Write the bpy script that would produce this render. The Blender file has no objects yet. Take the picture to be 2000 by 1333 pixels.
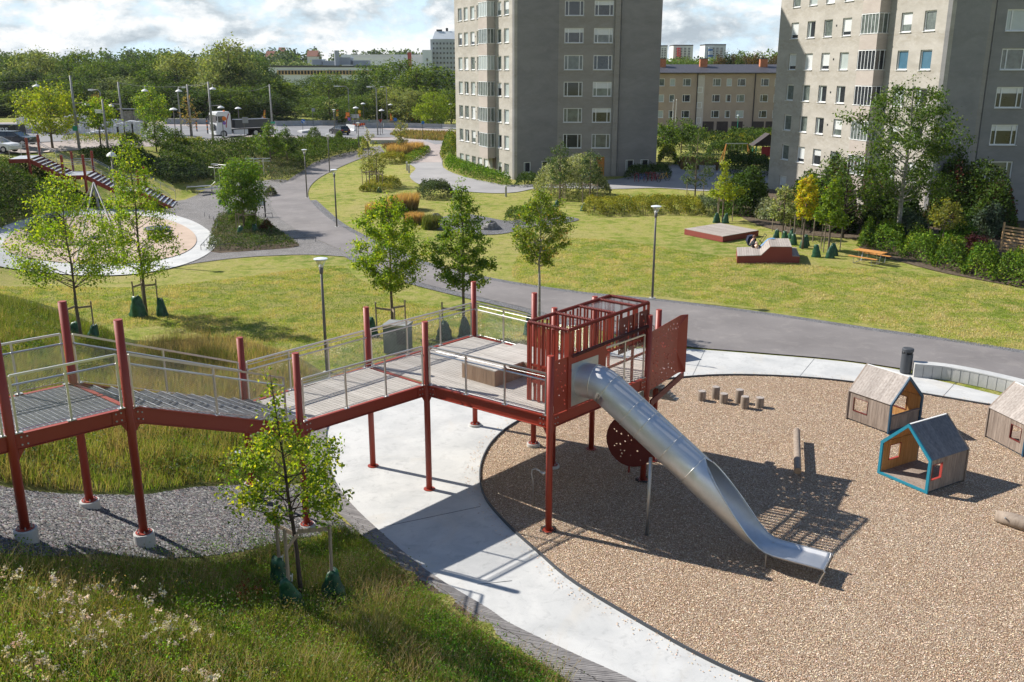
import bpy, math, random
import numpy as np
from mathutils import Vector, Matrix
from mathutils.geometry import delaunay_2d_cdt
R = math.radians
PI = math.pi
sc = bpy.context.scene
COL = sc.collection
random.seed(7)
RNG = np.random.default_rng(7)
# camera
FP, PITCH, CAMZ = 1820.0, R(16.22), 11.5
cam = bpy.data.cameras.new("camera")
cam_o = bpy.data.objects.new("camera", cam)
COL.objects.link(cam_o)
cam_o.location = (0, 0, CAMZ)
cam_o.rotation_euler = (R(90) - PITCH, 0, 0)
cam.sensor_width = 36
cam.lens = FP / 2000 * 36
cam.clip_start = 0.3
cam.clip_end = 9000
sc.camera = cam_o
# light
SUN_EL = R(40)
SUN_AZ = math.atan2(-0.902, 0.432)
sun_dir = Vector((math.sin(SUN_AZ) * math.cos(SUN_EL), math.cos(SUN_AZ) * math.cos(SUN_EL), math.sin(SUN_EL)))
sl = bpy.data.lights.new("sun", 'SUN')
sl.energy = 4.9
sl.angle = R(0.53)
sl.color = (1.0, 0.945, 0.87)
so = bpy.data.objects.new("sun", sl)
COL.objects.link(so)
so.location = (-60, 30, 80)
so.rotation_euler = sun_dir.to_track_quat('Z', 'Y').to_euler()
sc.view_settings.view_transform = 'Standard'
sc.view_settings.look = 'None'
sc.view_settings.exposure = 0.68
sc.view_settings.gamma = 1.0
sc.cycles.max_bounces = 6
sc.cycles.transparent_max_bounces = 10
world = bpy.data.worlds.new("World")
sc.world = world
world.use_nodes = True
def build_world():
 nt = world.node_tree
 N, L = nt.nodes, nt.links
 N.clear()
 out = N.new('ShaderNodeOutputWorld')
 sky = N.new('ShaderNodeTexSky')
 sky.sky_type = 'NISHITA'
 sky.sun_disc = False
 sky.sun_elevation = SUN_EL
 sky.sun_rotation = SUN_AZ
 sky.air_density = 1.0
 sky.dust_density = 0.1
 sky.ozone_density = 4.0
 b1 = N.new('ShaderNodeBackground')
 b1.inputs['Strength'].default_value = 0.085
 tc = N.new('ShaderNodeTexCoord')
 sep = N.new('ShaderNodeSeparateXYZ')
 L.new(tc.outputs['Generated'], sep.inputs[0])
 def mth(op, a, b=None, clamp=False):
  m = N.new('ShaderNodeMath'); m.operation = op; m.use_clamp = clamp
  for i, q in enumerate((a, b)):
   if q is None: continue
   if isinstance(q, (int, float)): m.inputs[i].default_value = q
   else: L.new(q, m.inputs[i])
  return m.outputs[0]
 zz = mth('MAXIMUM', sep.outputs[2], 0.0)
 pale = N.new('ShaderNodeMix'); pale.data_type = 'RGBA'
 L.new(mth('SUBTRACT', 1.0, mth('MULTIPLY', zz, 3.0), clamp=True), pale.inputs[0]); L.new(sky.outputs[0], pale.inputs[6]); pale.inputs[7].default_value = (5.6, 7.2, 8.4, 1)
 L.new(pale.outputs[2], b1.inputs['Color'])
 px = mth('MULTIPLY', sep.outputs[0], 12.0)
 py = mth('MULTIPLY', sep.outputs[1], 12.0)
 comb = N.new('ShaderNodeCombineXYZ')
 L.new(px, comb.inputs[0]); L.new(py, comb.inputs[1])
 L.new(mth('MULTIPLY', zz, 24.0), comb.inputs[2])
 n1 = N.new('ShaderNodeTexNoise')
 n1.inputs['Scale'].default_value = 0.8; n1.inputs['Detail'].default_value = 9
 n1.inputs['Roughness'].default_value = 0.6; n1.inputs['Distortion'].default_value = 0.1
 L.new(comb.outputs[0], n1.inputs['Vector'])
 n2 = N.new('ShaderNodeTexNoise')
 n2.inputs['Scale'].default_value = 0.95; n2.inputs['Detail'].default_value = 9
 n2.inputs['Roughness'].default_value = 0.6
 off = N.new('ShaderNodeVectorMath'); off.operation = 'ADD'
 off.inputs[1].default_value = (7.3, 2.1, 0.35)
 L.new(comb.outputs[0], off.inputs[0]); L.new(off.outputs[0], n2.inputs['Vector'])
 cov = mth('SUBTRACT', n1.outputs[0], mth('MULTIPLY', zz, 0.30))
 rp = N.new('ShaderNodeValToRGB')
 rp.color_ramp.elements[0].position = 0.40; rp.color_ramp.elements[0].color = (0, 0, 0, 1)
 rp.color_ramp.elements[1].position = 0.50; rp.color_ramp.elements[1].color = (1, 1, 1, 1)
 L.new(cov, rp.inputs[0])
 cr = N.new('ShaderNodeValToRGB')
 e = cr.color_ramp.elements
 e[0].position = 0.34; e[0].color = (0.44, 0.51, 0.57, 1)
 e[1].position = 0.60; e[1].color = (0.96, 0.97, 0.97, 1)
 m = e.new(0.45); m.color = (0.60, 0.67, 0.72, 1)
 m = e.new(0.51); m.color = (0.78, 0.83, 0.86, 1)
 n4 = N.new('ShaderNodeTexNoise')
 for k_, v_ in (('Scale', .8), ('Detail', 9), ('Roughness', .6), ('Distortion', .1)): n4.inputs[k_].default_value = v_
 of4 = N.new('ShaderNodeVectorMath'); of4.operation = 'ADD'; of4.inputs[1].default_value = (-.12, .05, .2)
 L.new(comb.outputs[0], of4.inputs[0]); L.new(of4.outputs[0], n4.inputs['Vector'])
 val = mth('ADD', mth('MULTIPLY', mth('SUBTRACT', n1.outputs[0], n4.outputs[0]), 1.3), mth('ADD', mth('MULTIPLY', n2.outputs[0], .8), .10))
 L.new(val, cr.inputs[0])
 b2 = N.new('ShaderNodeBackground')
 b2.inputs['Strength'].default_value = 0.68
 L.new(cr.outputs[0], b2.inputs['Color'])
 mx = N.new('ShaderNodeMixShader')
 L.new(rp.outputs[0], mx.inputs[0]); L.new(b1.outputs[0], mx.inputs[1]); L.new(b2.outputs[0], mx.inputs[2])
 L.new(mx.outputs[0], out.inputs[0])
build_world()
# projection helpers (used once, to lay things out in metres)
SP, CP = math.sin(PITCH), math.cos(PITCH)
def ray(u, v):
 x = (u - 1000) / FP; yc = (v - 666.5) / FP
 return (x, CP - yc * SP, -(SP + yc * CP))
def at(u, v, z=0.0):
 d = ray(u, v); t = (z - CAMZ) / d[2]
 return Vector((d[0] * t, d[1] * t, z))
def aty(u, v, Y):
 d = ray(u, v); t = Y / d[1]
 return Vector((d[0] * t, Y, CAMZ + d[2] * t))
# terrain
_ctl = [  # pixel, pixel, height: surveyed heights of the ground away from the near slope
 (560, 400, -.2), (600, 385, -.2), (655, 443, -.2), (500, 420, -.3), (430, 470, -.3), (220, 470, -.35), (20, 470, -.35),
 (250, 533, -.3), (60, 530, -.2), (420, 400, -.3), (450, 375, -.3), (385, 372, -.3), (700, 310, .2), (640, 345, 0), (720, 300, .5),
 (410, 413, -.3), (500, 540, -.1), (350, 560, .1), (700, 500, -.1), (250, 640, .5), (60, 590, .9), (0, 545, .4), (550, 620, .1),
 (800, 560, 0), (1000, 580, 0), (1300, 600, 0), (1900, 690, 0), (1500, 560, 0), (1800, 560, 0), (1200, 480, 0), (900, 470, 0),
 (1000, 400, 0), (800, 400, 0), (1350, 420, 0), (1650, 480, 0), (1250, 360, 0), (1000, 362, 0), (860, 330, .2), (700, 400, -.1),
 (800, 340, .1), (1400, 330, 0), (1600, 330, 0), (2100, 560, 0), (2200, 700, 0), (760, 286, .6), (830, 285, .6), (880, 270, .8),
 (0, 303, 4.2), (60, 303, 4.2), (105, 299, 4.2), (-150, 310, 4.4), (-100, 290, 4.3), (150, 292, 3.9), (240, 291, 3.5), (320, 288, 3.1),
 (420, 284, 2.7), (500, 280, 2.3), (560, 280, 1.9), (640, 280, 1.2), (700, 278, .8), (465, 272, 2.3), (330, 262, 3.0), (200, 268, 3.6), (60, 275, 4.0),
 (660, 264, .8), (800, 255, .6), (870, 260, .6), (550, 255, 1.6), (450, 245, 2.0), (250, 240, 2.8), (100, 240, 3.2), (700, 240, .8), (850, 235, .6),
 (1300, 270, 0), (1500, 262, 0), (1200, 262, 0), (1000, 250, .3), (2000, 262, 0), (600, 230, 1.5), (300, 228, 2.5), (0, 235, 3.2), (800, 215, .8), (-400, 240, 3.2),
 (-300, 470, 1.5), (-300, 380, 4.5), (-60, 430, 1.2), (0, 330, 3.9), (60, 350, 2.8), (-60, 350, 3.6), (130, 400, .4), (0, 400, 1.7), (200, 350, .9), (215, 396, -.4), (270, 402, -.4), (110, 330, 2.2), (150, 385, .1), (160, 310, 2.9), (200, 320, 2.3), (260, 335, 1.5), (300, 362, .4), (250, 378, -.3), (200, 374, 0),
 (300, 395, -.1),
 (330, 340, 1.4), (400, 330, 1.0), (480, 325, .7), (560, 330, .2), (340, 365, .2), (520, 345, .1), (440, 350, 0), (620, 310, .4), (330, 310, 2.4), (450, 300, 1.9), (560, 300, 1.1),
]
_cp = np.array([list(at(u, v, z)) for u, v, z in _ctl])
_cp = np.vstack([_cp, [[0, 10, 0], [10, 10, 0], [25, 20, 0], [40, 40, 0], [-8, 40, 0], [6, 30, 0], [60, 110, 0], [90, 60, 0], [-110, 60, 4.5], [-60, 30, 2.5], [-130, 180, 3], [130, 200, 0], [0, 300, 1], [-100, 300, 2], [100, 300, 0]]])
_A = np.sqrt(((_cp[:, None, :2] - _cp[None, :, :2]) ** 2).sum(-1) + 4.0)
_w = np.linalg.solve(np.block([[_A, np.ones((len(_cp), 1))], [np.ones((1, len(_cp))), np.zeros((1, 1))]]), np.append(_cp[:, 2], 0))
E1 = np.array([-0.77, -0.64])
def _hill(x, y):
 d = (x + 4.8) * E1[0] + (y - 23.3) * E1[1]
 d = d - 0.72
 lump = 0.10 * np.sin(x * .9 + 1.3) * np.sin(y * .7) + .05 * np.sin(x * 2.1 + y * 1.7)
 a = 0.385 * d + lump * np.clip(d, 0, 1.5) / 1.5
 soft = 0.5 * (a + np.sqrt(a * a + 0.02)) - 0.02
 return np.where(d > -1.5, soft, 0)
def _zraw(x, y):
 x = np.asarray(x, float); y = np.asarray(y, float)
 r = np.full(x.shape, _w[-1])
 for (cx, cy, _), w in zip(_cp, _w[:-1]):
  r = r + w * np.sqrt((x - cx) ** 2 + (y - cy) ** 2 + 4.0)
 flat = 1 / (1 + np.exp(-(x - (-8 - np.clip((y - 40) * .2, 0, 8))) * .8)) * (1 / (1 + np.exp((y - 112) * .25)))
 flat = np.maximum(flat, 1 / (1 + np.exp(-(x - 3) * .6)))
 r = r * (1 - flat)
 h = _hill(x, y)
 k = 1 / (1 + np.exp((y - 46 - np.clip(-x - 15, 0, 20) * .15) * .3))
 return r * (1 - k) + h * k
GX0, GX1, GY0, GY1, GS = -140.0, 140.0, -6.0, 320.0, 0.5
_gx = np.arange(GX0, GX1 + .01, GS); _gy = np.arange(GY0, GY1 + .01, GS)
_GX, _GY = np.meshgrid(_gx, _gy)
_GZ = _zraw(_GX, _GY)
def _blur(a, n):
 for _ in range(n):
  b = np.pad(a, 1, mode='edge')
  a = (b[1:-1, 1:-1] * 4 + b[:-2, 1:-1] + b[2:, 1:-1] + b[1:-1, :-2] + b[1:-1, 2:]) / 8
 return a
_GZ = _blur(_GZ, 4)
_wf = np.clip((_GY - 52) / 10, 0, 1) * np.clip((_GX + 125) / 10, 0, 1)
_GZ = _GZ * (1 - _wf) + _blur(_GZ, 70) * _wf
def tz(x, y):
 x = np.clip(np.asarray(x, float), GX0, GX1 - .01); y = np.clip(np.asarray(y, float), GY0, GY1 - .01)
 fx = (x - GX0) / GS; fy = (y - GY0) / GS
 i = fx.astype(int); j = fy.astype(int); a = fx - i; b = fy - j
 i2 = np.minimum(i + 1, len(_gx) - 1); j2 = np.minimum(j + 1, len(_gy) - 1)
 return _GZ[j, i] * (1 - a) * (1 - b) + _GZ[j, i2] * a * (1 - b) + _GZ[j2, i] * (1 - a) * b + _GZ[j2, i2] * a * b
def gz(x, y): return float(tz(x, y))
def atT(u, v, up=0.0):
 d = ray(u, v); lo = None
 t = 4.0; prev = t
 while t < 600:
  x, y, z = d[0] * t, d[1] * t, CAMZ + d[2] * t
  if z < gz(x, y) + up: break
  prev = t; t *= 1.02
 a, b = prev, t
 for _ in range(22):
  m = (a + b) / 2
  x, y, z = d[0] * m, d[1] * m, CAMZ + d[2] * m
  if z < gz(x, y) + up: b = m
  else: a = m
 return Vector((d[0] * a, d[1] * a, CAMZ + d[2] * a))
# mesh building
def tag(o, label=None, cat=None, group=None, kind=None):
 if label: o['label'] = label
 if cat: o['category'] = cat
 if group: o['group'] = group
 if kind: o['kind'] = kind
 return o
def thing(name, loc, label, cat, group=None, rz=0.0):
 o = bpy.data.objects.new(name, None)
 o.empty_display_size = 0.3
 COL.objects.link(o)
 o.location = loc
 o.rotation_euler = (0, 0, rz)
 return tag(o, label, cat, group)
def woff(o):
 v = Vector((0, 0, 0))
 while o is not None:
  v += o.location; o = o.parent
 return v
def mk(name, verts, faces, mat, parent=None, local=False, smooth=False, cols=None):
 me = bpy.data.meshes.new(name)
 V = np.asarray(verts, dtype=np.float32).reshape(-1, 3)
 o = bpy.data.objects.new(name, me)
 if parent is not None:
  o.parent = parent
  if not local: V = V - np.array(woff(parent), dtype=np.float32)
 if isinstance(faces, np.ndarray):
  n, k = faces.shape
  me.vertices.add(len(V)); me.vertices.foreach_set('co', V.ravel())
  me.loops.add(n * k); me.loops.foreach_set('vertex_index', faces.astype(np.int32).ravel())
  me.polygons.add(n); me.polygons.foreach_set('loop_start', np.arange(0, n * k, k, dtype=np.int32))
  me.update(calc_edges=True)
 else:
  me.from_pydata(V.tolist(), [], faces)
 me.materials.append(mat)
 if smooth: me.polygons.foreach_set('use_smooth', [True] * len(me.polygons))
 if cols is not None:
  ca = me.color_attributes.new('tint', 'FLOAT_COLOR', 'POINT')
  c = np.ones((len(V), 4), dtype=np.float32); c[:, :3] = cols
  ca.data.foreach_set('color', c.ravel())
 me.update()
 COL.objects.link(o)
 return o
class MB:
 def __init__(s): s.v = []; s.f = []
 def add(s, vs, fs):
  n = len(s.v); s.v += [tuple(p) for p in vs]; s.f += [tuple(i + n for i in f) for f in fs]; return s
 def box(s, c, d, rz=0.0, ax=None):
  hx, hy, hz = d[0] / 2, d[1] / 2, d[2] / 2
  P = [(-hx, -hy, -hz), (hx, -hy, -hz), (hx, hy, -hz), (-hx, hy, -hz), (-hx, -hy, hz), (hx, -hy, hz), (hx, hy, hz), (-hx, hy, hz)]
  if ax is not None: P = [tuple(Vector(c) + ax[0] * p[0] + ax[1] * p[1] + ax[2] * p[2]) for p in P]
  else:
   cr, sr = math.cos(rz), math.sin(rz)
   P = [(c[0] + p[0] * cr - p[1] * sr, c[1] + p[0] * sr + p[1] * cr, c[2] + p[2]) for p in P]
  return s.add(P, [(3, 2, 1, 0), (4, 5, 6, 7), (0, 1, 5, 4), (1, 2, 6, 5), (2, 3, 7, 6), (3, 0, 4, 7)])
 def beam(s, a, b, w, h, up=(0, 0, 1)):
  a, b = Vector(a), Vector(b); x = (b - a); l = x.length
  if l < 1e-6: return s
  x /= l; u = Vector(up); y = u.cross(x)
  if y.length < 1e-3: y = Vector((0, 1, 0)).cross(x)
  y.normalize(); z = x.cross(y)
  return s.box((a + b) / 2, (l, w, h), ax=(x, y, z))
 def tube(s, pts, r, seg=8, cap=True):
  pts = [Vector(p) for p in pts]; n = len(pts)
  rr = r if isinstance(r, (list, tuple)) else [r] * n
  base = len(s.v); prev = None
  for i, p in enumerate(pts):
   t = (pts[min(i + 1, n - 1)] - pts[max(i - 1, 0)])
   if t.length < 1e-9: t = Vector((0, 0, 1))
   t.normalize()
   if prev is None: a = t.orthogonal().normalized()
   else:
    a = prev - t * prev.dot(t)
    a = a.normalized() if a.length > 1e-5 else t.orthogonal().normalized()
   prev = a; b = t.cross(a)
   for k in range(seg):
    g = 2 * PI * k / seg
    s.v.append(tuple(p + (a * math.cos(g) + b * math.sin(g)) * rr[i]))
  for i in range(n - 1):
   for k in range(seg):
    k2 = (k + 1) % seg
    s.f.append((base + i * seg + k, base + i * seg + k2, base + (i + 1) * seg + k2, base + (i + 1) * seg + k))
  if cap:
   s.f.append(tuple(base + k for k in reversed(range(seg))))
   s.f.append(tuple(base + (n - 1) * seg + k for k in range(seg)))
  return s
 def lathe(s, c, prof, seg=16, cap=True):
  base = len(s.v)
  for r, z in prof:
   for k in range(seg):
    g = 2 * PI * k / seg
    s.v.append((c[0] + r * math.cos(g), c[1] + r * math.sin(g), c[2] + z))
  n = len(prof)
  for i in range(n - 1):
   for k in range(seg):
    k2 = (k + 1) % seg
    s.f.append((base + i * seg + k, base + i * seg + k2, base + (i + 1) * seg + k2, base + (i + 1) * seg + k))
  if cap:
   s.f.append(tuple(base + k for k in reversed(range(seg))))
   s.f.append(tuple(base + (n - 1) * seg + k for k in range(seg)))
  return s
 def prism(s, poly, z0, z1):
  n = len(poly)
  ar = sum(poly[i][0] * poly[(i + 1) % n][1] - poly[(i + 1) % n][0] * poly[i][1] for i in range(n))
  if ar < 0: poly = poly[::-1]
  return s.add([(p[0], p[1], z0) for p in poly] + [(p[0], p[1], z1) for p in poly],
     [tuple(reversed(range(n))), tuple(range(n, 2 * n))] + [(i, (i + 1) % n, n + (i + 1) % n, n + i) for i in range(n)])
 def extr(s, poly, o, U, W, T, t):
  """polygon in plane (U,W) at o, extruded t along T"""
  o, U, W, T = Vector(o), Vector(U), Vector(W), Vector(T); n = len(poly)
  return s.add([o + U * p[0] + W * p[1] for p in poly] + [o + U * p[0] + W * p[1] + T * t for p in poly],
     [tuple(reversed(range(n))), tuple(range(n, 2 * n))] + [(i, (i + 1) % n, n + (i + 1) % n, n + i) for i in range(n)])
 def build(s, name, mat, parent=None, local=False, smooth=False):
  return mk(name, s.v, s.f, mat, parent, local, smooth)
def inpoly(P, poly):
 P = np.asarray(P, float); x, y = P[:, 0], P[:, 1]
 ins = np.zeros(len(P), bool); n = len(poly)
 for i in range(n):
  x1, y1 = poly[i][0], poly[i][1]; x2, y2 = poly[(i + 1) % n][0], poly[(i + 1) % n][1]
  c = ((y1 > y) != (y2 > y))
  with np.errstate(divide='ignore', invalid='ignore'):
   xi = (x2 - x1) * (y - y1) / (y2 - y1 + 1e-12) + x1
  ins ^= c & (x < xi)
 return ins
def cdt(outline, holes=(), extra=()):
 vs = []; es = []
 for lp in [outline] + list(holes):
  b = len(vs); vs += [Vector((p[0], p[1])) for p in lp]
  es += [(b + i, b + (i + 1) % len(lp)) for i in range(len(lp))]
 vs += [Vector((p[0], p[1])) for p in extra]
 V, E, F, *_ = delaunay_2d_cdt(vs, es, [], 0, 1e-5)
 V = np.array([tuple(v) for v in V]); F = np.array([tuple(f) for f in F if len(f) == 3])
 c = V[F].mean(1)
 keep = inpoly(c, outline)
 for h in holes: keep &= ~inpoly(c, h)
 return V, F[keep]
def plate(name, outline, holes, o, U, W, T, t, mat, parent=None, local=False, warp=None):
 """sheet with holes, thickness t along T; warp maps (u,w,d)->3D for bent sheets"""
 V, F = cdt(outline, holes)
 o, U, W, T = Vector(o), Vector(U), Vector(W), Vector(T)
 fn = warp or (lambda a, b, d: o + U * a + W * b + T * d)
 n = len(V)
 verts = [fn(p[0], p[1], 0) for p in V] + [fn(p[0], p[1], t) for p in V]
 faces = [tuple(int(i) for i in f) for f in F]
 if U.cross(W).dot(T) > 0: faces = [f[::-1] for f in faces]
 ec = {}
 for f in faces:
  for i in range(3): ec[(f[i], f[(i + 1) % 3])] = 1
 side = [(b, a, a + n, b + n) for (a, b) in ec if (b, a) not in ec]
 faces = faces + [tuple(i + n for i in reversed(f)) for f in faces] + side
 return mk(name, [tuple(v) for v in verts], faces, mat, parent, local)
def smoothline(pts, n=6, closed=False):
 P = [np.array(p[:2], float) for p in pts]; out = []
 m = len(P); rng = range(m) if closed else range(m - 1)
 for i in rng:
  p0 = P[(i - 1) % m] if closed or i > 0 else P[i]
  p1 = P[i]; p2 = P[(i + 1) % m]
  p3 = P[(i + 2) % m] if closed or i + 2 < m else p2
  for k in range(n):
   t = k / n
   out.append(tuple(.5 * (2 * p1 + (p2 - p0) * t + (2 * p0 - 5 * p1 + 4 * p2 - p3) * t * t + (3 * p1 - p0 - 3 * p2 + p3) * t ** 3)))
 if not closed: out.append(tuple(P[-1]))
 return out
def gpts(px, T=True): return [tuple((atT(u, v) if T else at(u, v))[:2]) for u, v in px]
def drape(name, poly, up, mat, step=None, skirt=0.0, label=None, cat=None, group=None, kind='structure', holes=()):
 a = np.array(poly); x0, y0 = a.min(0); x1, y1 = a.max(0)
 if step is None: step = max(.5, min(3.0, math.hypot(x1 - x0, y1 - y0) / 45))
 gx, gy = np.meshgrid(np.arange(x0 + step / 2, x1, step), np.arange(y0 + step / 2, y1, step))
 P = np.stack([gx.ravel(), gy.ravel()], 1)
 P = P[inpoly(P, poly)]
 bz = tz(P[:, 0], P[:, 1]) if len(P) else []
 V, F = cdt(poly, holes, P)
 Z = tz(V[:, 0], V[:, 1]) + up
 verts = np.column_stack([V, Z])
 a0 = verts[F]
 nz = (a0[:, 1, 0] - a0[:, 0, 0]) * (a0[:, 2, 1] - a0[:, 0, 1]) - (a0[:, 1, 1] - a0[:, 0, 1]) * (a0[:, 2, 0] - a0[:, 0, 0])
 F[nz < 0] = F[nz < 0][:, ::-1]
 o = mk(name, verts, F.copy(), mat, smooth=True)
 return tag(o, label, cat, group, kind)
def kids(o): return [c for c in bpy.data.objects if c.parent == o]
_kidmap = {}
def copy_tree(o, parent=None, loc=None, rz=None, scale=None, label=None, group=None):
 c = o.copy(); COL.objects.link(c)
 if parent is not None: c.parent = parent
 if loc is not None: c.location = loc
 if rz is not None: c.rotation_euler = (0, 0, rz)
 if scale is not None: c.scale = scale if isinstance(scale, (tuple, list)) else (scale,) * 3
 if label: c['label'] = label
 if group: c['group'] = group
 for ch in list(o.children): copy_tree(ch, c)
 return c
# materials
class NT:
 def __init__(s, name):
  s.m = bpy.data.materials.new(name); s.m.use_nodes = True
  s.nt = s.m.node_tree; s.N = s.nt.nodes; s.L = s.nt.links
  s.b = s.N['Principled BSDF']; s.o = s.N['Material Output']
  s.geo = s.N.new('ShaderNodeNewGeometry')
  s.pos = s.geo.outputs['Position']
 def lk(s, a, b): s.L.new(a, b)
 def setv(s, inp, q):
  if isinstance(q, (int, float)): inp.default_value = q
  elif isinstance(q, (tuple, list)): inp.default_value = tuple(q) + ((1,) if len(q) == 3 and inp.type == 'RGBA' else ())
  else: s.L.new(q, inp)
 def math(s, op, a, b=None, c=None, clamp=False):
  n = s.N.new('ShaderNodeMath'); n.operation = op; n.use_clamp = clamp
  for i, q in enumerate((a, b, c)):
   if q is not None: s.setv(n.inputs[i], q)
  return n.outputs[0]
 def noise(s, scale, detail=4, rough=.55, vec=None, dist=0, out=0):
  n = s.N.new('ShaderNodeTexNoise'); n.inputs['Scale'].default_value = scale
  n.inputs['Detail'].default_value = detail; n.inputs['Roughness'].default_value = rough; n.inputs['Distortion'].default_value = dist
  s.L.new(vec or s.pos, n.inputs['Vector']); return n.outputs[out]
 def vor(s, scale, vec=None, out='Distance', feature='F1', rnd=1.0):
  n = s.N.new('ShaderNodeTexVoronoi'); n.feature = feature; n.inputs['Scale'].default_value = scale
  n.inputs['Randomness'].default_value = rnd
  s.L.new(vec or s.pos, n.inputs['Vector']); return n.outputs[out]
 def ramp(s, fac, stops, interp='LINEAR'):
  n = s.N.new('ShaderNodeValToRGB'); n.color_ramp.interpolation = interp
  e = n.color_ramp.elements
  while len(e) < len(stops): e.new(.5)
  for i, (p, c) in enumerate(stops):
   e[i].position = p
   e[i].color = tuple(c) + (1,) if isinstance(c, (tuple, list)) else (c, c, c, 1)
  s.setv(n.inputs[0], fac); return n.outputs[0]
 def mix(s, f, a, b, blend='MIX'):
  n = s.N.new('ShaderNodeMix'); n.data_type = 'RGBA'; n.blend_type = blend
  s.setv(n.inputs[0], f); s.setv(n.inputs[6], a); s.setv(n.inputs[7], b); return n.outputs[2]
 def scale(s, vec, sc3, rz=0.0):
  n = s.N.new('ShaderNodeMapping'); n.inputs['Scale'].default_value = sc3; n.inputs['Rotation'].default_value = (0, 0, rz)
  s.L.new(vec, n.inputs['Vector']); return n.outputs[0]
 def bump(s, h, strength=.4, dist=.02):
  n = s.N.new('ShaderNodeBump'); n.inputs['Strength'].default_value = strength; n.inputs['Distance'].default_value = dist
  s.L.new(h, n.inputs['Height']); s.L.new(n.outputs[0], s.b.inputs['Normal'])
 def done(s, col=None, rough=None, metal=None, spec=None):
  if col is not None: s.setv(s.b.inputs['Base Color'], col)
  if rough is not None: s.setv(s.b.inputs['Roughness'], rough)
  if metal is not None: s.setv(s.b.inputs['Metallic'], metal)
  if spec is not None: s.setv(s.b.inputs['Specular IOR Level'], spec)
  return s.m
def plain(name, c, rough=.6, metal=0, var=.12, vs=3.0, bump=0.0, bs=30, spec=.4, c2=None):
 n = NT(name)
 f = n.noise(vs, 5, .6)
 d = tuple(max(0, x * (1 - var * 1.6)) for x in c) if c2 is None else c2
 l = tuple(min(1, x * (1 + var)) for x in c)
 col = n.ramp(f, [(.3, d), (.7, l)])
 if bump: n.bump(n.noise(bs, 4, .6), bump, .01)
 return n.done(col, rough, metal, spec)
MAT = {}
n = NT('lawn_grass')
a = n.noise(.12, 5, .6, dist=.4); b = n.noise(1.1, 6, .65); c = n.noise(14, 3, .7)
fine = n.noise(60, 2, .6)
base = n.ramp(a, [(.36, (.19, .27, .03)), (.46, (.29, .35, .045)), (.56, (.40, .40, .09)), (.66, (.46, .40, .15))])
base = n.mix(n.ramp(b, [(.44, 0.0), (.58, .8)]), base, (.50, .42, .16))
base = n.mix(n.ramp(b, [(.34, .75), (.45, 0)]), base, (.15, .20, .028))
vs_ = n.scale(n.pos, (1, 1.7, 1))
sp = n.noise(2.0, 9, .78, vec=vs_)
base = n.mix(n.ramp(sp, [(.565, 0), (.62, .75)]), base, (.46, .37, .21))
base = n.mix(n.ramp(c, [(.40, .55), (.56, 0)]), base, (.13, .15, .025), 'MIX')
base = n.mix(n.ramp(fine, [(.3, .35), (.6, 0)]), base, (.06, .08, .015), 'MIX')
g2 = n.noise(2.8, 9, .8); g3 = n.noise(4.5, 8, .78, vec=vs_)
base = n.mix(n.ramp(g2, [(.55, 0), (.63, .75)]), base, (.13, .20, .025))
base = n.mix(n.ramp(g3, [(.57, 0), (.64, .8)]), base, (.50, .42, .24))
n.bump(n.math('ADD', c, fine), .9, .05)
MAT['lawn'] = n.done(base, .95, spec=.1)
n = NT('meadow_thatch')
a = n.noise(.5, 5, .6); b = n.noise(7, 6, .7)
base = n.ramp(a, [(.38, (.07, .10, .018)), (.5, (.13, .145, .035)), (.62, (.24, .20, .08))])
base = n.mix(n.ramp(b, [(.35, .8), (.65, 0)]), base, (.03, .035, .012))
n.bump(b, 1.0, .1)
MAT['meadow'] = n.done(base, .95, spec=.1)
n = NT('soil'); b = n.noise(6, 7, .7)
n.bump(b, .8, .05)
MAT['soil'] = n.done(n.ramp(b, [(.35, (.06, .045, .03)), (.65, (.16, .125, .09))]), .95, spec=.1)
n = NT('wood_chips')
v1 = n.vor(46, out='Color', rnd=1); d1 = n.vor(46, out='Distance')
v2 = n.vor(78, out='Color'); d2 = n.vor(78)
bw = n.N.new('ShaderNodeSeparateColor'); n.L.new(v1, bw.inputs[0])
bw2 = n.N.new('ShaderNodeSeparateColor'); n.L.new(v2, bw2.inputs[0])
c1 = n.ramp(bw.outputs[0], [(0, (.12, .065, .035)), (.2, (.32, .195, .115)), (.5, (.58, .42, .285)), (.8, (.72, .57, .42)), (1, (.82, .71, .57))])
c2 = n.ramp(bw2.outputs[0], [(0, (.10, .055, .03)), (.3, (.37, .235, .145)), (.6, (.64, .49, .345)), (1, (.88, .79, .67))])
col = n.mix(n.ramp(bw.outputs[1], [(.45, 0), (.55, 1)]), c1, c2)
col = n.mix(n.ramp(d1, [(.35, 0), (.62, .5)]), col, (.09, .055, .03))
big = n.noise(.35, 4, .6)
col = n.mix(n.ramp(big, [(.4, .30), (.6, 0)]), col, (.30, .18, .10))
mid = n.noise(2.2, 6, .7)
col = n.mix(n.ramp(mid, [(.55, 0), (.7, .22)]), col, (.60, .50, .38))
n.bump(n.math('SUBTRACT', n.math('MULTIPLY', bw.outputs[2], .8), d1), 1.0, .03)
MAT['chips'] = n.done(col, .85, spec=.15)
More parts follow.
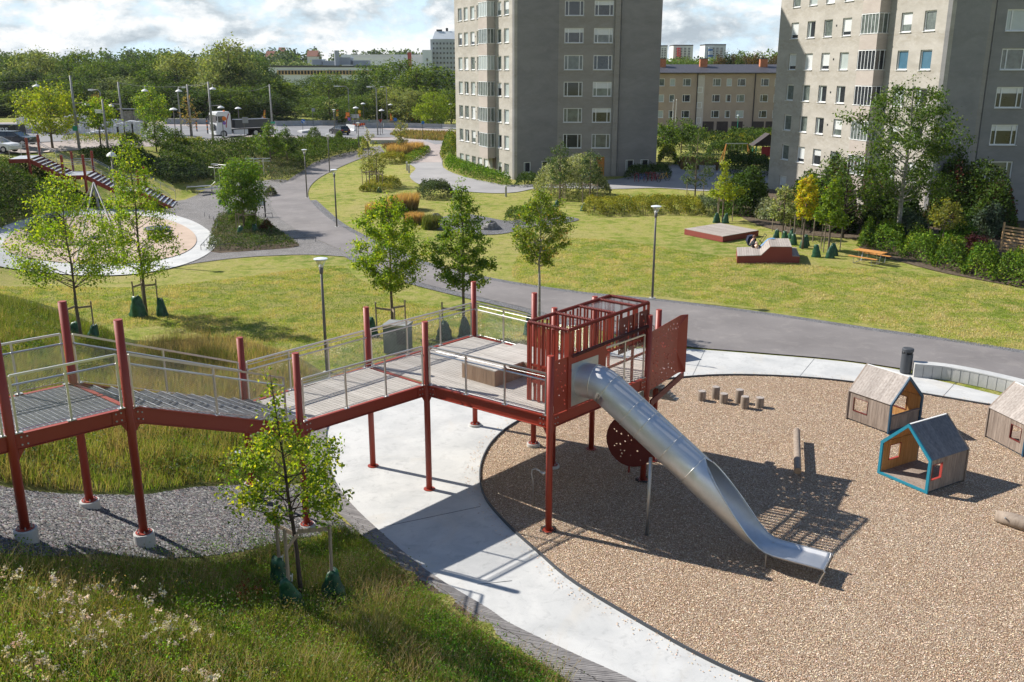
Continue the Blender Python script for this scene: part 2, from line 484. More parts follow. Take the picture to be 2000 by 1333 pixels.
def gravel(name, sc_, cols, dist=.04):
 n = NT(name)
 v1 = n.vor(sc_, out='Color'); d1 = n.vor(sc_)
 bw = n.N.new('ShaderNodeSeparateColor'); n.L.new(v1, bw.inputs[0])
 col = n.ramp(bw.outputs[0], cols)
 col = n.mix(n.ramp(d1, [(.35, 0), (.7, .85)]), col, (.03, .03, .033))
 big = n.noise(.8, 5, .6)
 col = n.mix(n.ramp(big, [(.42, .3), (.6, 0)]), col, (.12, .11, .10))
 n.bump(n.math('SUBTRACT', bw.outputs[2], n.math('MULTIPLY', d1, 1.5)), 1.0, dist)
 return n.done(col, .8, spec=.3)
MAT['gravel'] = gravel('crushed_stone', 17, [(0, (.06, .06, .064)), (.4, (.13, .13, .13)), (.7, (.21, .20, .195)), (1, (.36, .34, .32))], .06)
MAT['grit'] = gravel('fine_gravel', 40, [(0, (.23, .22, .21)), (.5, (.36, .34, .32)), (1, (.52, .49, .46))], .012)
MAT['edge_gravel'] = gravel('edge_gravel', 26, [(0, (.18, .18, .19)), (.5, (.30, .30, .31)), (1, (.5, .5, .5))], .03)
def asphalt(name, c0, c1, tint=(.30, .27, .24)):
 n = NT(name)
 a = n.noise(.25, 5, .6); f = n.noise(90, 3, .7); st = n.noise(1.2, 7, .7, dist=.6)
 col = n.ramp(a, [(.35, c0), (.65, c1)])
 col = n.mix(n.ramp(st, [(.52, 0), (.72, .35)]), col, tint)
 col = n.mix(n.ramp(f, [(.3, .4), (.55, 0)]), col, tuple(x * .55 for x in c0))
 n.bump(f, .35, .01)
 return n.done(col, .85, spec=.3)
MAT['asphalt'] = asphalt('path_asphalt', (.165, .152, .147), (.225, .208, .20), (.36, .33, .30))
MAT['road'] = asphalt('road_asphalt', (.19, .19, .195), (.26, .26, .26))
MAT['paving'] = asphalt('courtyard_paving', (.27, .265, .265), (.35, .34, .335))
MAT['pinkpave'] = asphalt('pinkish_paving', (.33, .28, .26), (.42, .36, .33))
MAT['dark_paving'] = asphalt('yard_paving', (.20, .19, .19), (.27, .26, .26))
def concrete(name, c0, c1, stain=.5):
 n = NT(name)
 a = n.noise(.7, 6, .62, dist=.5); b = n.noise(3.2, 8, .72, dist=1.0); f = n.noise(120, 2, .5); w = n.noise(.28, 5, .7, dist=1.5)
 col = n.ramp(a, [(.35, c0), (.62, c1)])
 col = n.mix(n.ramp(b, [(.30, stain), (.47, 0)]), col, tuple(x * .66 for x in c0))
 col = n.mix(n.ramp(w, [(.54, 0), (.64, .35)]), col, (.50, .46, .39))
 col = n.mix(n.ramp(f, [(.35, .12), (.5, 0)]), col, (.2, .2, .2))
 n.bump(b, .12, .02)
 return n.done(col, .75, spec=.3)
MAT['concrete'] = concrete('light_concrete', (.43, .435, .425), (.53, .53, .51))
MAT['concrete2'] = concrete('cast_concrete', (.40, .40, .385), (.50, .49, .46), .3)
MAT['barrier'] = concrete('barrier_concrete', (.26, .275, .285), (.35, .365, .37), .4)
def wood(name, c0, c1, axis_scale=(2, 2, 2), grain=(40, 3, 40), rz=0.0, rough=.8, plank=None):
 n = NT(name)
 tc = n.N.new('ShaderNodeTexCoord')
 isl = n.geo.outputs['Random Per Island']
 v = n.scale(tc.outputs['Object'], grain, rz)
 g = n.noise(1.0, 6, .6, vec=v)
 a = n.noise(1.3, 4, .6)
 col = n.ramp(g, [(.32, c0), (.66, c1)])
 col = n.mix(n.ramp(isl, [(0, .38), (1, 0)]), col, tuple(x * .58 for x in c0))
 col = n.mix(n.ramp(a, [(.5, 0), (.75, .3)]), col, tuple(min(1, x * 1.15) for x in c1))
 n.bump(g, .3, .01)
 return n.done(col, rough, spec=.2)
MAT['deck'] = wood('weathered_deck_boards', (.38, .35, .31), (.54, .51, .46), rz=R(-42), grain=(2.5, 40, 30))
MAT['greywood'] = wood('weathered_larch', (.20, .155, .125), (.36, .295, .245), grain=(18, 18, 1.5))
MAT['greyroof'] = wood('weathered_roof_boards', (.29, .25, .22), (.45, .405, .365), grain=(14, 14, 2))
MAT['orangewood'] = wood('sheltered_larch', (.42, .21, .07), (.56, .31, .12), grain=(18, 18, 1.5))
MAT['benchwood'] = wood('brown_timber', (.26, .16, .10), (.40, .28, .19), grain=(22, 22, 2))
MAT['log'] = wood('bare_log', (.20, .155, .12), (.34, .28, .225), grain=(14, 14, 2))
MAT['logend'] = wood('log_end', (.34, .21, .12), (.48, .33, .21), grain=(9, 9, 9))
MAT['stake'] = wood('stake_wood', (.24, .18, .13), (.38, .31, .24), grain=(20, 20, 2))
MAT['tablewood'] = wood('oiled_pine', (.50, .215, .055), (.62, .30, .09), grain=(10, 10, 3))
MAT['fencewood'] = wood('new_pine_fence', (.52, .31, .14), (.66, .45, .24), grain=(10, 10, 3))
def paint(name, c, rough=.38, dirt=.10, spec=.5, bump=0):
 n = NT(name)
 a = n.noise(1.7, 6, .65); s = n.noise(1.0, 5, .6, vec=n.scale(n.pos, (9, 9, .8)))
 col = n.mix(n.ramp(a, [(.35, dirt), (.6, 0)]), c, tuple(x * .5 + .03 for x in c))
 col = n.mix(n.ramp(s, [(.55, 0), (.8, dirt)]), col, tuple(min(1, x * .9 + .06) for x in c))
 if name == 'falu_red_paint':
  sc2 = n.noise(5.5, 9, .8); col = n.mix(n.ramp(sc2, [(.62, 0), (.68, .35)]), col, (.34, .10, .07))
  fd = n.noise(.5, 4, .6); col = n.mix(n.ramp(fd, [(.45, 0), (.65, .35)]), col, (.30, .05, .03))
 r = n.ramp(a, [(.3, min(1, rough + .15)), (.7, rough)])
 if bump: n.bump(n.noise(25, 3, .6), bump, .004)
 return n.done(col, r, spec=spec)
MAT['red'] = paint('falu_red_paint', (.27, .030, .013), .42, .06)
MAT['darkred'] = paint('dark_red_paint', (.13, .013, .010), .5, .06)
MAT['redwood'] = paint('red_stained_timber', (.24, .045, .03), .7)
MAT['white'] = paint('white_paint', (.72, .72, .70), .45, .06)
MAT['winwhite'] = paint('white_window_frame', (.74, .75, .74), .4, .05)
MAT['blue'] = paint('turquoise_blue_paint', (.01, .20, .29), .5)
MAT['navy'] = paint('dark_blue_paint', (.012, .065, .12), .5)
MAT['windowred'] = paint('red_window_frame', (.36, .045, .035), .5)
MAT['black'] = paint('black_paint', (.012, .012, .014), .4)
MAT['anthracite'] = paint('anthracite_paint', (.05, .056, .065), .45)
MAT['carblue'] = paint('navy_car_paint', (.012, .022, .04), .18, .03, .6)
MAT['carwhite'] = paint('white_car_paint', (.68, .69, .70), .22, .04, .6)
MAT['carblack'] = paint('black_car_paint', (.01, .012, .016), .2, .03, .6)
MAT['tyre'] = paint('tyre_rubber', (.018, .018, .019), .85, .05, .2)
MAT['cabred'] = paint('red_stripe', (.35, .02, .03), .4)
MAT['lampred'] = paint('red_lens', (.4, .01, .01), .2)
MAT['signblue'] = paint('sign_blue', (.01, .13, .42), .4)
MAT['signorange'] = paint('sign_orange', (.85, .20, .015), .5)
MAT['signyellow'] = paint('sign_yellow', (.88, .50, .02), .5)
MAT['signred'] = paint('sign_red', (.65, .03, .02), .4)
MAT['signgreen'] = paint('sign_green', (.02, .30, .20), .4)
MAT['signgrey'] = paint('sign_back', (.28, .29, .30), .5)
MAT['purple'] = paint('purple_sign', (.25, .12, .5), .5)
MAT['bagmat'] = None
def metal(name, c, rough, var=.5, bump=0.0, sc_=2.0, streak=None):
 n = NT(name)
 a = n.noise(sc_, 6, .65)
 if streak: a = n.noise(1.0, 6, .6, vec=n.scale(n.pos, streak))
 col = n.ramp(a, [(.3, tuple(x * (1 - var * .4) for x in c)), (.7, c)])
 r = n.ramp(a, [(.3, min(1, rough * 1.35)), (.7, rough * .85)])
 if bump: n.bump(n.noise(9, 3, .6), bump, .01)
 return n.done(col, r, 1.0)
MAT['steel'] = metal('brushed_stainless', (.62, .61, .59), .36)
MAT['slide'] = metal('scuffed_stainless_slide', (.72, .72, .72), .5, .5, sc_=1.1, bump=.05)
MAT['galv'] = metal('galvanised_steel', (.50, .51, .52), .5, .3)
MAT['grate'] = metal('galvanised_grating', (.42, .435, .45), .5, .3)
MAT['pole'] = plain('lamp_pole_grey', (.14, .13, .12), .6)
MAT['polelight'] = plain('weathered_grey_pole', (.30, .295, .28), .6)
MAT['bag'] = plain('green_tarpaulin', (.018, .085, .038), .45, var=.4, vs=6, bump=.6, bs=9, spec=.4)
MAT['boulder'] = plain('granite', (.22, .21, .20), .9, var=.35, vs=4, bump=.8, bs=9)
MAT['rubber'] = plain('beige_rubber_surface', (.45, .345, .265), .9, var=.08, vs=1.2)
def glassy(name, c, rough=.08, var=.5, sc_=1.2):
 n = NT(name)
 a = n.noise(sc_, 4, .6)
 col = n.ramp(a, [(.35, tuple(x * (1 - var) for x in c)), (.65, c)])
 return n.done(col, rough, 0, .8)
MAT['glass_dark'] = glassy('dark_window_glass', (.035, .04, .045))
MAT['glass_mid'] = glassy('curtained_window_glass', (.16, .19, .17), .12, .5, 2.0)
MAT['glass_pale'] = glassy('blind_drawn_window', (.42, .47, .45), .2, .12)
MAT['glass_white'] = glassy('white_blind_window', (.62, .64, .63), .25, .08)
MAT['glass_blue'] = glassy('blue_sunscreen_window', (.05, .14, .21), .15, .2)
MAT['carglass'] = glassy('car_glass', (.02, .03, .035), .04, .3)
n = NT('clear_lamp_glass')
n.b.inputs['Transmission Weight'].default_value = .0
tr = n.N.new('ShaderNodeBsdfTransparent'); gl = n.N.new('ShaderNodeBsdfGlossy'); gl.inputs['Roughness'].default_value = .1
gl.inputs['Color'].default_value = (.8, .8, .8, 1)
mxn = n.N.new('ShaderNodeMixShader'); mxn.inputs[0].default_value = .35
n.L.new(tr.outputs[0], mxn.inputs[1]); n.L.new(gl.outputs[0], mxn.inputs[2]); n.L.new(mxn.outputs[0], n.o.inputs[0])
MAT['lampglass'] = n.m
def stucco(name, c0, c1, dark, amt=.5, rz=0.0):
 n = NT(name)
 v = n.scale(n.pos, (.35, .35, .9))
 a = n.noise(1.0, 6, .65, vec=v, dist=.6); b = n.noise(2.4, 7, .7, vec=n.scale(n.pos, (.5, .5, 1.2)), dist=1.2); f = n.noise(30, 3, .6)
 z = n.N.new('ShaderNodeSeparateXYZ'); n.L.new(n.pos, z.inputs[0])
 ph = n.math('FRACT', n.math('DIVIDE', n.math('SUBTRACT', z.outputs[2], .3), 2.8))
 band = n.ramp(ph, [(0, .3), (.25, 0), (.55, .0), (.80, .75), (.97, .85), (1, .3)])
 col = n.ramp(a, [(.33, c0), (.62, c1)])
 st = n.math('MULTIPLY', n.ramp(b, [(.36, 0), (.62, 1)]), n.math('ADD', n.math('MULTIPLY', band, .6), .25))
 col = n.mix(n.math('MULTIPLY', st, amt), col, dark)
 n.bump(n.math('ADD', f, n.math('MULTIPLY', b, 2.0)), .25, .02)
 return n.done(col, .9, spec=.15)
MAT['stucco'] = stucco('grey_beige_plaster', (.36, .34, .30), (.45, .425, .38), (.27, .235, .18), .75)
MAT['stuccoshade'] = stucco('grey_plaster_shaded', (.225, .223, .22), (.275, .27, .262), (.18, .172, .16), .45)  # same plaster on the sunless fronts, shade put into the colour
MAT['beige'] = plain('beige_brick_render', (.40, .315, .245), .9, var=.07, vs=.6)
MAT['beigelight'] = plain('pale_render', (.55, .50, .44), .9, var=.05)
MAT['parapet'] = stucco('pinkish_balcony_panel', (.40, .35, .31), (.46, .41, .365), (.3, .26, .22), .4)
MAT['roofdark'] = plain('black_roof_felt', (.06, .06, .07), .6, var=.2)
MAT['chimney'] = plain('orange_brick', (.50, .19, .09), .9, var=.15)
MAT['tile'] = plain('red_roof_tile', (.27, .12, .08), .9, var=.15)
MAT['farwhite'] = plain('far_white_render', (.62, .62, .60), .9, var=.05)
MAT['fargrey'] = plain('far_grey_cladding', (.36, .39, .42), .7, var=.08, vs=.2)
MAT['farlight'] = plain('far_light_cladding', (.60, .64, .67), .7, var=.06, vs=.2)
MAT['door'] = wood('orange_door', (.42, .17, .035), (.52, .23, .06), grain=(9, 9, 2))
MAT['garage'] = plain('brown_garage_door', (.045, .03, .025), .6)
MAT['bark'] = plain('bark_brown', (.15, .115, .085), .9, var=.3, vs=9, bump=.7, bs=20)
MAT['barkpale'] = plain('bark_pale', (.34, .31, .27), .9, var=.3, vs=9)
MAT['barkdark'] = plain('bark_dark', (.07, .05, .04), .9, var=.3)
def foliage(name, trans=.45, rough=.55, spec=.35, vary=False):
 n = NT(name)
 at_ = n.N.new('ShaderNodeAttribute'); at_.attribute_name = 'tint'
 col = at_.outputs['Color']
 if vary:
  oi = n.N.new('ShaderNodeObjectInfo')
  col = n.mix(1.0, col, n.ramp(oi.outputs['Random'], [(0, (.62, .68, .75)), (.5, (1, 1, 1)), (1, (1.45, 1.3, .95))]), 'MULTIPLY')
 n.done(col, rough, spec=spec)
 t = n.N.new('ShaderNodeBsdfTranslucent')
 g = n.mix(1.0, col, (1.25, 1.2, .55), 'MULTIPLY')
 n.L.new(g, t.inputs['Color'])
 m = n.N.new('ShaderNodeMixShader'); m.inputs[0].default_value = trans
 n.L.new(n.b.outputs[0], m.inputs[1]); n.L.new(t.outputs[0], m.inputs[2])
 n.L.new(m.outputs[0], n.o.inputs[0])
 return n.m
MAT['leaf'] = foliage('leaf_foliage', .55)
MAT['leafdense'] = foliage('dense_foliage', .3, .7, .15)
MAT['woodleaf'] = foliage('wood_foliage', .4, .7, .15, True)
MAT['grassblade'] = foliage('grass_blades', .4, .8, .1)
MAT['flowerhead'] = foliage('flower_heads', .3, .9, .1)
MAT['skin'] = plain('skin', (.55, .33, .24), .6, var=.05)
MAT['skinpale'] = plain('skin_pale', (.68, .48, .38), .6, var=.04)
MAT['hair'] = plain('brown_hair', (.16, .07, .035), .7)
MAT['shirtgrey'] = plain('grey_blue_cloth', (.11, .14, .16), .9)
MAT['clothblack'] = plain('black_cloth', (.012, .012, .014), .9)
MAT['clothyellow'] = plain('pale_yellow_cloth', (.62, .45, .20), .9)
MAT['clothwhite'] = plain('white_cloth', (.65, .65, .65), .9)
MAT['clothnavy'] = plain('navy_cloth', (.012, .018, .045), .9)
MAT['towel'] = plain('blue_towel', (.16, .29, .48), .9, var=.25, vs=9)
MAT['plastic'] = plain('white_shrink_wrap', (.62, .63, .65), .35, var=.2, vs=2.5)
MAT['brickpack'] = None
n = NT('wrapped_brick_packs')
tc = n.N.new('ShaderNodeTexCoord')
bk = n.N.new('ShaderNodeTexBrick'); n.L.new(n.scale(n.pos, (1, 1, 1)), bk.inputs['Vector'])
bk.inputs['Color1'].default_value = (.34, .22, .24, 1); bk.inputs['Color2'].default_value = (.26, .20, .24, 1); bk.inputs['Mortar'].default_value = (.66, .66, .68, 1)
bk.inputs['Scale'].default_value = 1.3; bk.inputs['Mortar Size'].default_value = .035
vv = n.N.new('ShaderNodeMapping'); vv.inputs['Rotation'].default_value = (R(90), 0, 0); n.L.new(n.pos, vv.inputs['Vector']); n.L.new(vv.outputs[0], bk.inputs['Vector'])
MAT['brickpack'] = n.done(bk.outputs['Color'], .5)
# the ground
def terrain():
 def axis(lo, hi, fine_lo, fine_hi, s0, s1):
  a = [fine_lo]
  while a[-1] < fine_hi: a.append(a[-1] + s0)
  s = s0
  while a[-1] < hi: s *= 1.12; a.append(a[-1] + s)
  b = [fine_lo]; s = s0
  while b[-1] > lo: s *= 1.12; b.append(b[-1] - s)
  return np.array(b[:0:-1] + a)
 xs = axis(-4000, 4000, -60, 45, 1.0, 0); ys = axis(-400, 6500, -6, 125, 1.0, 0)
 X, Y = np.meshgrid(xs, ys)
 Z = tz(X, Y)
 far = np.clip((np.hypot(X, Y) - 260) / 500, 0, 1)
 Z = Z * (1 - far) + far * 1.0
 Z = Z - .02
 nx, ny = len(xs), len(ys)
 V = np.stack([X.ravel(), Y.ravel(), Z.ravel()], 1)
 i = np.arange(nx * ny).reshape(ny, nx)
 F = np.stack([i[:-1, :-1].ravel(), i[:-1, 1:].ravel(), i[1:, 1:].ravel(), i[1:, :-1].ravel()], 1)
 tag(mk('lawn', V, F, MAT['lawn'], smooth=True), kind='structure')
terrain()
def band(mid, w0, w1=None):
 """left/right offset polygon of a centre line"""
 w1 = w0 if w1 is None else w1
 P = np.array(mid); t = np.gradient(P, axis=0); t /= np.linalg.norm(t, axis=1)[:, None]
 nrm = np.stack([-t[:, 1], t[:, 0]], 1)
 return [tuple(p) for p in P + nrm * w0] + [tuple(p) for p in (P - nrm * w1)[::-1]]
chips_px = [(2400, 930), (2150, 850), (2000, 806), (1900, 788), (1800, 771), (1660, 748), (1530, 737), (1400, 735), (1280, 745), (1190, 762), (1090, 790), (1010, 826), (968, 858), (945, 893), (937, 932), (948, 975), (990, 1026), (1050, 1080), (1120, 1139), (1250, 1218), (1380, 1290), (1500, 1342), (1640, 1385), (1900, 1450), (2300, 1500)]
chips = smoothline([at(u, v) for u, v in chips_px], 6)
drape('wood_chip_ground', chips, .012, MAT['chips'], step=1.2)
ed = MB()
for a_, b_ in zip(chips[:-1], chips[1:]):
 if a_[0] < 24 and b_[0] < 24: ed.beam((a_[0], a_[1], .03), (b_[0], b_[1], .03), .035, .10)
tag(ed.build('edging_strip', MAT['anthracite']), 'dark steel edging strip between the pale concrete and the wood chips', 'edging')
conc_in = [at(u, v) for u, v in [(1640, 1400), (1500, 1375)]]
strip_in_px = [(1420, 1430), (1250, 1340), (1120, 1281), (1000, 1224), (952, 1192), (836, 1120), (736, 1036), (676, 976), (648, 930), (638, 880), (640, 835), (665, 808)]
strip_in = smoothline([at(u, v) for u, v in strip_in_px], 5)
ctop_px = [(700, 790), (760, 768), (840, 752), (930, 735), (1040, 710), (1130, 690), (1230, 682), (1340, 682), (1480, 692), (1640, 706), (1750, 722), (1790, 734), (1900, 760), (2000, 786), (2160, 835), (2400, 920)]
ctop = smoothline([at(u, v) for u, v in ctop_px], 5)
inner = [p for p in chips]
conc = strip_in + ctop + [tuple(at(2400, 935)[:2])] + inner + [tuple(at(1640, 1470)[:2])]
drape('concrete_paving', [p for p in strip_in] + ctop + [tuple(at(2480, 935)[:2]), tuple(at(2480, 1600)[:2]), tuple(at(1500, 1600)[:2])], .005, MAT['concrete'], step=1.2)
so_px = [(1240, 1430), (1120, 1340), (960, 1240), (860, 1175), (764, 1098), (668, 1012), (632, 968), (612, 925), (604, 880), (612, 835), (640, 800)]
strip_out = smoothline([at(u, v) for u, v in so_px], 5)
sb = MB()
def resample(line, n):
 P = np.array(line); d = np.r_[0, np.cumsum(np.linalg.norm(np.diff(P, axis=0), axis=1))]
 t = np.linspace(0, d[-1], n); return np.stack([np.interp(t, d, P[:, 0]), np.interp(t, d, P[:, 1])], 1)
nn = 190
A_, B_ = resample(strip_in, nn), resample(strip_out, nn)
for i in range(nn - 1):
 g = .09
 q = [A_[i] * (1 - g) + A_[i + 1] * g, A_[i + 1] * (1 - g) + A_[i] * g, B_[i + 1] * (1 - g) + B_[i] * g, B_[i] * (1 - g) + B_[i + 1] * g]
 m = sum(q) / 4
 fr = .50 + .1 * random.random()
 dz = .06 + .006 * random.random()
 sb.prism([tuple(q[0]), tuple(q[1]), tuple(q[1] * (1 - fr) + q[2] * fr), tuple(q[0] * (1 - fr) + q[3] * fr)], -.08, dz)
 sb.prism([tuple(q[0] * (.97 - fr) + q[3] * (fr + .03)), tuple(q[1] * (.97 - fr) + q[2] * (fr + .03)), tuple(q[2]), tuple(q[3])], -.08, dz - .004)
tag(sb.build('paver_strip', wood('grey_pavers', (.19, .18, .175), (.28, .265, .255), grain=(5, 5, 5))), kind='structure')
drape('path_bed', [tuple(p) for p in strip_out[::-1]] + [tuple(p) for p in strip_in], .002, MAT['soil'], step=1.0)
jt = MB()
for a_, b_ in [((738, 1032), (938, 990)), ((1440, 1), (1, 1))][:1]:
 p, q = at(*a_), at(*b_); jt.beam((p.x, p.y, .006), (q.x, q.y, .006), .018, .004)
for a_, b_ in [((1870, 744), (1838, 779)), ((1378, 682), (1352, 736)), ((1590, 702), (1560, 738)), ((2010, 789), (1990, 801)), ((1000, 1135), (880, 1148))]:
 p, q = at(*a_), at(*b_); jt.beam((p.x, p.y, .006), (q.x, q.y, .006), .018, .004)
tag(jt.build('concrete_joints', MAT['anthracite']), kind='structure')
up_px = [(2600, 800), (2200, 724), (2000, 692), (1850, 668), (1700, 647), (1500, 617), (1290, 590), (1150, 577), (1000, 556), (880, 532), (820, 514), (760, 490), (700, 462), (652, 434), (624, 412), (606, 392), (602, 374), (616, 354), (650, 334), (690, 316), (720, 306), (752, 299)]
lo_px = [(742, 285), (700, 294), (660, 303), (618, 316), (588, 336), (556, 358), (532, 380), (530, 402), (548, 428), (590, 456), (640, 478), (690, 500), (740, 528), (820, 553), (930, 580), (1040, 606), (1130, 634), (1230, 660), (1340, 678), (1480, 690), (1640, 704), (1760, 721), (1880, 738), (2000, 757), (2300, 810), (2600, 880)]
up_l = smoothline(gpts(up_px), 5); lo_l = smoothline(gpts(lo_px), 5)
drape('asphalt_path', up_l + lo_l, .03, MAT['asphalt'], step=1.5)
def edgeband(px, w, name, up=.018, mat='edge_gravel'):
 drape(name, band(resample(smoothline(gpts(px), 5), 70), w, w), up, MAT[mat], step=1.5)
edgeband([(2200, 724), (2000, 692), (1850, 668), (1700, 647), (1500, 617), (1290, 590), (1150, 577), (1000, 556), (880, 532), (820, 514), (760, 490), (700, 462), (652, 434), (606, 392)], .55, 'gravel_verge')
edgeband([(690, 500), (740, 528), (820, 553), (930, 580), (1040, 606), (1130, 634)], .6, 'gravel_verge')
yard = smoothline(gpts([(330, 395), (400, 372), (470, 356), (560, 352), (545, 375), (530, 400), (550, 428), (600, 460), (660, 486), (705, 503), (600, 498), (480, 503), (380, 515), (300, 527), (300, 480), (330, 440), (318, 420)]), 4, True)
drape('gravel_yard', yard, .015, MAT['grit'], step=1.3)
ring = smoothline([(u, v) for u, v in [(-10, 450), (60, 426), (150, 411), (240, 408), (320, 417), (385, 437), (423, 470), (405, 498), (350, 521), (270, 536), (180, 540), (90, 534), (0, 522), (-70, 500), (-60, 470)]], 5, True)
drape('plaza_concrete_ring', gpts(ring), .05, MAT['concrete'], step=1.3)
disc = smoothline([(u, v) for u, v in [(12, 470), (60, 440), (150, 424), (240, 421), (320, 430), (370, 450), (384, 474), (360, 496), (300, 512), (220, 518), (130, 516), (50, 505), (8, 488)]], 5, True)
drape('plaza_rubber_disc', gpts(disc), .09, MAT['rubber'], step=1.3)
grav = smoothline(gpts([(-120, 930), (0, 952), (60, 962), (150, 968), (250, 970), (330, 962), (430, 952), (520, 945), (600, 955), (632, 985), (668, 1018), (690, 1046), (600, 1050), (500, 1072), (400, 1088), (300, 1093), (200, 1084), (100, 1088), (0, 1084), (-120, 1080)]), 4, True)
drape('crushed_stone_bed', grav, .03, MAT['gravel'], step=.6)
mead_near = smoothline(gpts([(-160, 1075), (0, 1080), (100, 1084), (200, 1080), (300, 1089), (400, 1084), (500, 1068), (600, 1046), (668, 1020), (764, 1102), (860, 1180), (960, 1245), (1120, 1345), (1200, 1400), (900, 1480), (400, 1500), (-160, 1480)]), 4, True)
drape('meadow_ground_near', mead_near, .02, MAT['meadow'], step=.8)
mead_mid = smoothline(gpts([(-200, 560), (0, 575), (130, 610), (260, 665), (430, 660), (560, 690), (640, 735), (700, 790), (650, 808), (612, 850), (606, 930), (540, 950), (430, 953), (330, 964), (250, 972), (150, 970), (0, 953), (-200, 930)]), 4, True)
drape('meadow_ground_middle', mead_mid, .02, MAT['meadow'], step=.9)
street = gpts([(-500, 322), (0, 301), (105, 297), (240, 289), (320, 286), (420, 281), (500, 277), (560, 276), (640, 276), (700, 275), (760, 279), (840, 291), (905, 290), (905, 262), (870, 250), (760, 247), (640, 240), (520, 236), (380, 238), (200, 238), (0, 240), (-500, 246)])
drape('sidewalk_paving', street, .03, MAT['pinkpave'], step=1.6)
road = gpts([(-500, 300), (0, 283), (120, 277), (250, 271), (330, 272), (420, 272), (500, 263), (600, 268), (700, 270), (800, 268), (850, 283), (905, 280), (905, 270), (860, 268), (780, 258), (720, 248), (600, 246), (520, 248), (420, 248), (330, 246), (200, 252), (0, 262), (-500, 274)])
drape('road', road, .06, MAT['road'], step=3)
court = smoothline(gpts([(800, 318), (812, 330), (800, 345), (822, 362), (880, 372), (960, 378), (1010, 376), (1060, 368), (1190, 370), (1290, 368), (1380, 374), (1440, 366), (1500, 358), (1560, 352), (1560, 338), (1470, 334), (1400, 330), (1330, 322), (1280, 328), (1210, 350), (1010, 362), (960, 357), (900, 344), (866, 328), (862, 308), (832, 300)]), 3, True)
drape('courtyard_paving', court, .03, MAT['paving'], step=2)
drape('brick_paved_drive', gpts([(806, 318), (864, 318), (858, 300), (866, 284), (852, 276), (800, 280), (826, 292), (822, 300)]), .045, MAT['pinkpave'], step=2)
drape('far_yard', gpts([(1288, 272), (1520, 272), (1520, 262), (1288, 262)]), .03, MAT['dark_paving'], step=4)
peb = smoothline(gpts([(850, 430), (900, 418), (950, 425), (1000, 432), (1060, 420), (1130, 428), (1100, 437), (1030, 445), (990, 456), (940, 459), (880, 452), (840, 445)]), 4, True)
drape('pebble_bed', peb, .02, MAT['edge_gravel'], step=1.5)
drape('bed_soil_right', smoothline(gpts([(1680, 490), (1760, 512), (1850, 535), (2000, 563), (2200, 600), (2200, 400), (1900, 400), (1500, 370), (1420, 380), (1440, 420), (1520, 452), (1600, 462), (1680, 470)]), 3, True), .02, MAT['soil'], step=2)
drape('island_soil', smoothline(gpts([(405, 492), (415, 450), (428, 424), (470, 415), (520, 435), (560, 465), (584, 482), (500, 490)]), 3, True), .03, MAT['soil'], step=1.2)
# play bridge: posts, beams, stairs, ramp, deck, cage, slide
DZ, LZ = 3.15, 5.05
def Dk(u, v, z=DZ): p = at(u, v, z); return np.array([p.x, p.y])
eU = np.array([.68, .733]); eU /= np.linalg.norm(eU)
eV = np.array([.78, -.625]); eV /= np.linalg.norm(eV)
pC = Dk(586, 827); p832 = Dk(833, 752); pM = Dk(1074, 815); pR = Dk(1264, 738)
p470 = Dk(479, 790); p717 = Dk(720, 717); p925 = Dk(926, 656); p1035 = np.array([.68, 27.55])
pL3 = Dk(251, 796, LZ); pL1 = Dk(20, 851, LZ); pL2 = Dk(143, 749, LZ)
pL0 = pL1 + (pL2 - pL3)
bridge = thing('play_bridge', (float(pM[0]), float(pM[1]), 0), 'long red steel play bridge with grated stairs, timber deck and a steel tube slide', 'play structure')
PR = .086
def post(p, ztop, zbase, foot=None, bolts=True):
 m = MB(); m.tube([(p[0], p[1], zbase), (p[0], p[1], ztop)], PR, 20)
 m.tube([(p[0], p[1], ztop), (p[0], p[1], ztop + .008)], PR * .96, 20)
 m.lathe((p[0], p[1], zbase), [(PR * 1.9, 0), (PR * 1.9, .018)], 20)
 o = m.build('post', MAT['red'], bridge, smooth=False)
 for pl in o.data.polygons:
  if len(pl.vertices) == 4: pl.use_smooth = True
 if foot:
  h, lean = foot
  m = MB(); m.lathe((p[0], p[1], zbase - h), [(.21, 0), (.21, h - .02), (.20, h - .004)], 28)
  f = m.build('footing', MAT['concrete2'], bridge)
  b = MB()
  for k in range(6):
   a = k * PI / 3; b.lathe((p[0] + .13 * math.cos(a), p[1] + .13 * math.sin(a), zbase + .016), [(.016, 0), (.016, .035), (.008, .036), (.008, .055)], 6)
  b.build('bolt_set', MAT['galv'], o)
 return o
post(pL3, LZ + 1.8, 2.30, (1.0, 0)); post(pL1, LZ + 1.8, 3.17, (1.0, 0)); post(pL2, LZ + 1.8, 2.31, (.8, 0))
post(p470, DZ + 1.8, .93, (.8, 0)); post(pC, DZ + 1.8, .42, (.6, 0))
post(p832, DZ + 1.8, .01); post(p717, DZ + 1.8, .01); post(pM, DZ + 1.6, .01); post(pR, DZ + 1.82, .01)
post(p925, DZ + 1.8, .08, (.09, 0)); post(p1035, DZ + 1.85, .12, (.13, 0))
pB1 = np.array([1.22, 25.9]); pB2 = np.array([2.5, 27.3]); pB3 = np.array([4.3, 26.4])
post(pB1, DZ + 1.8, .1, (.11, 0)); post(pB2, DZ + 1.8, .01); post(pB3, DZ + 1.62, .01)
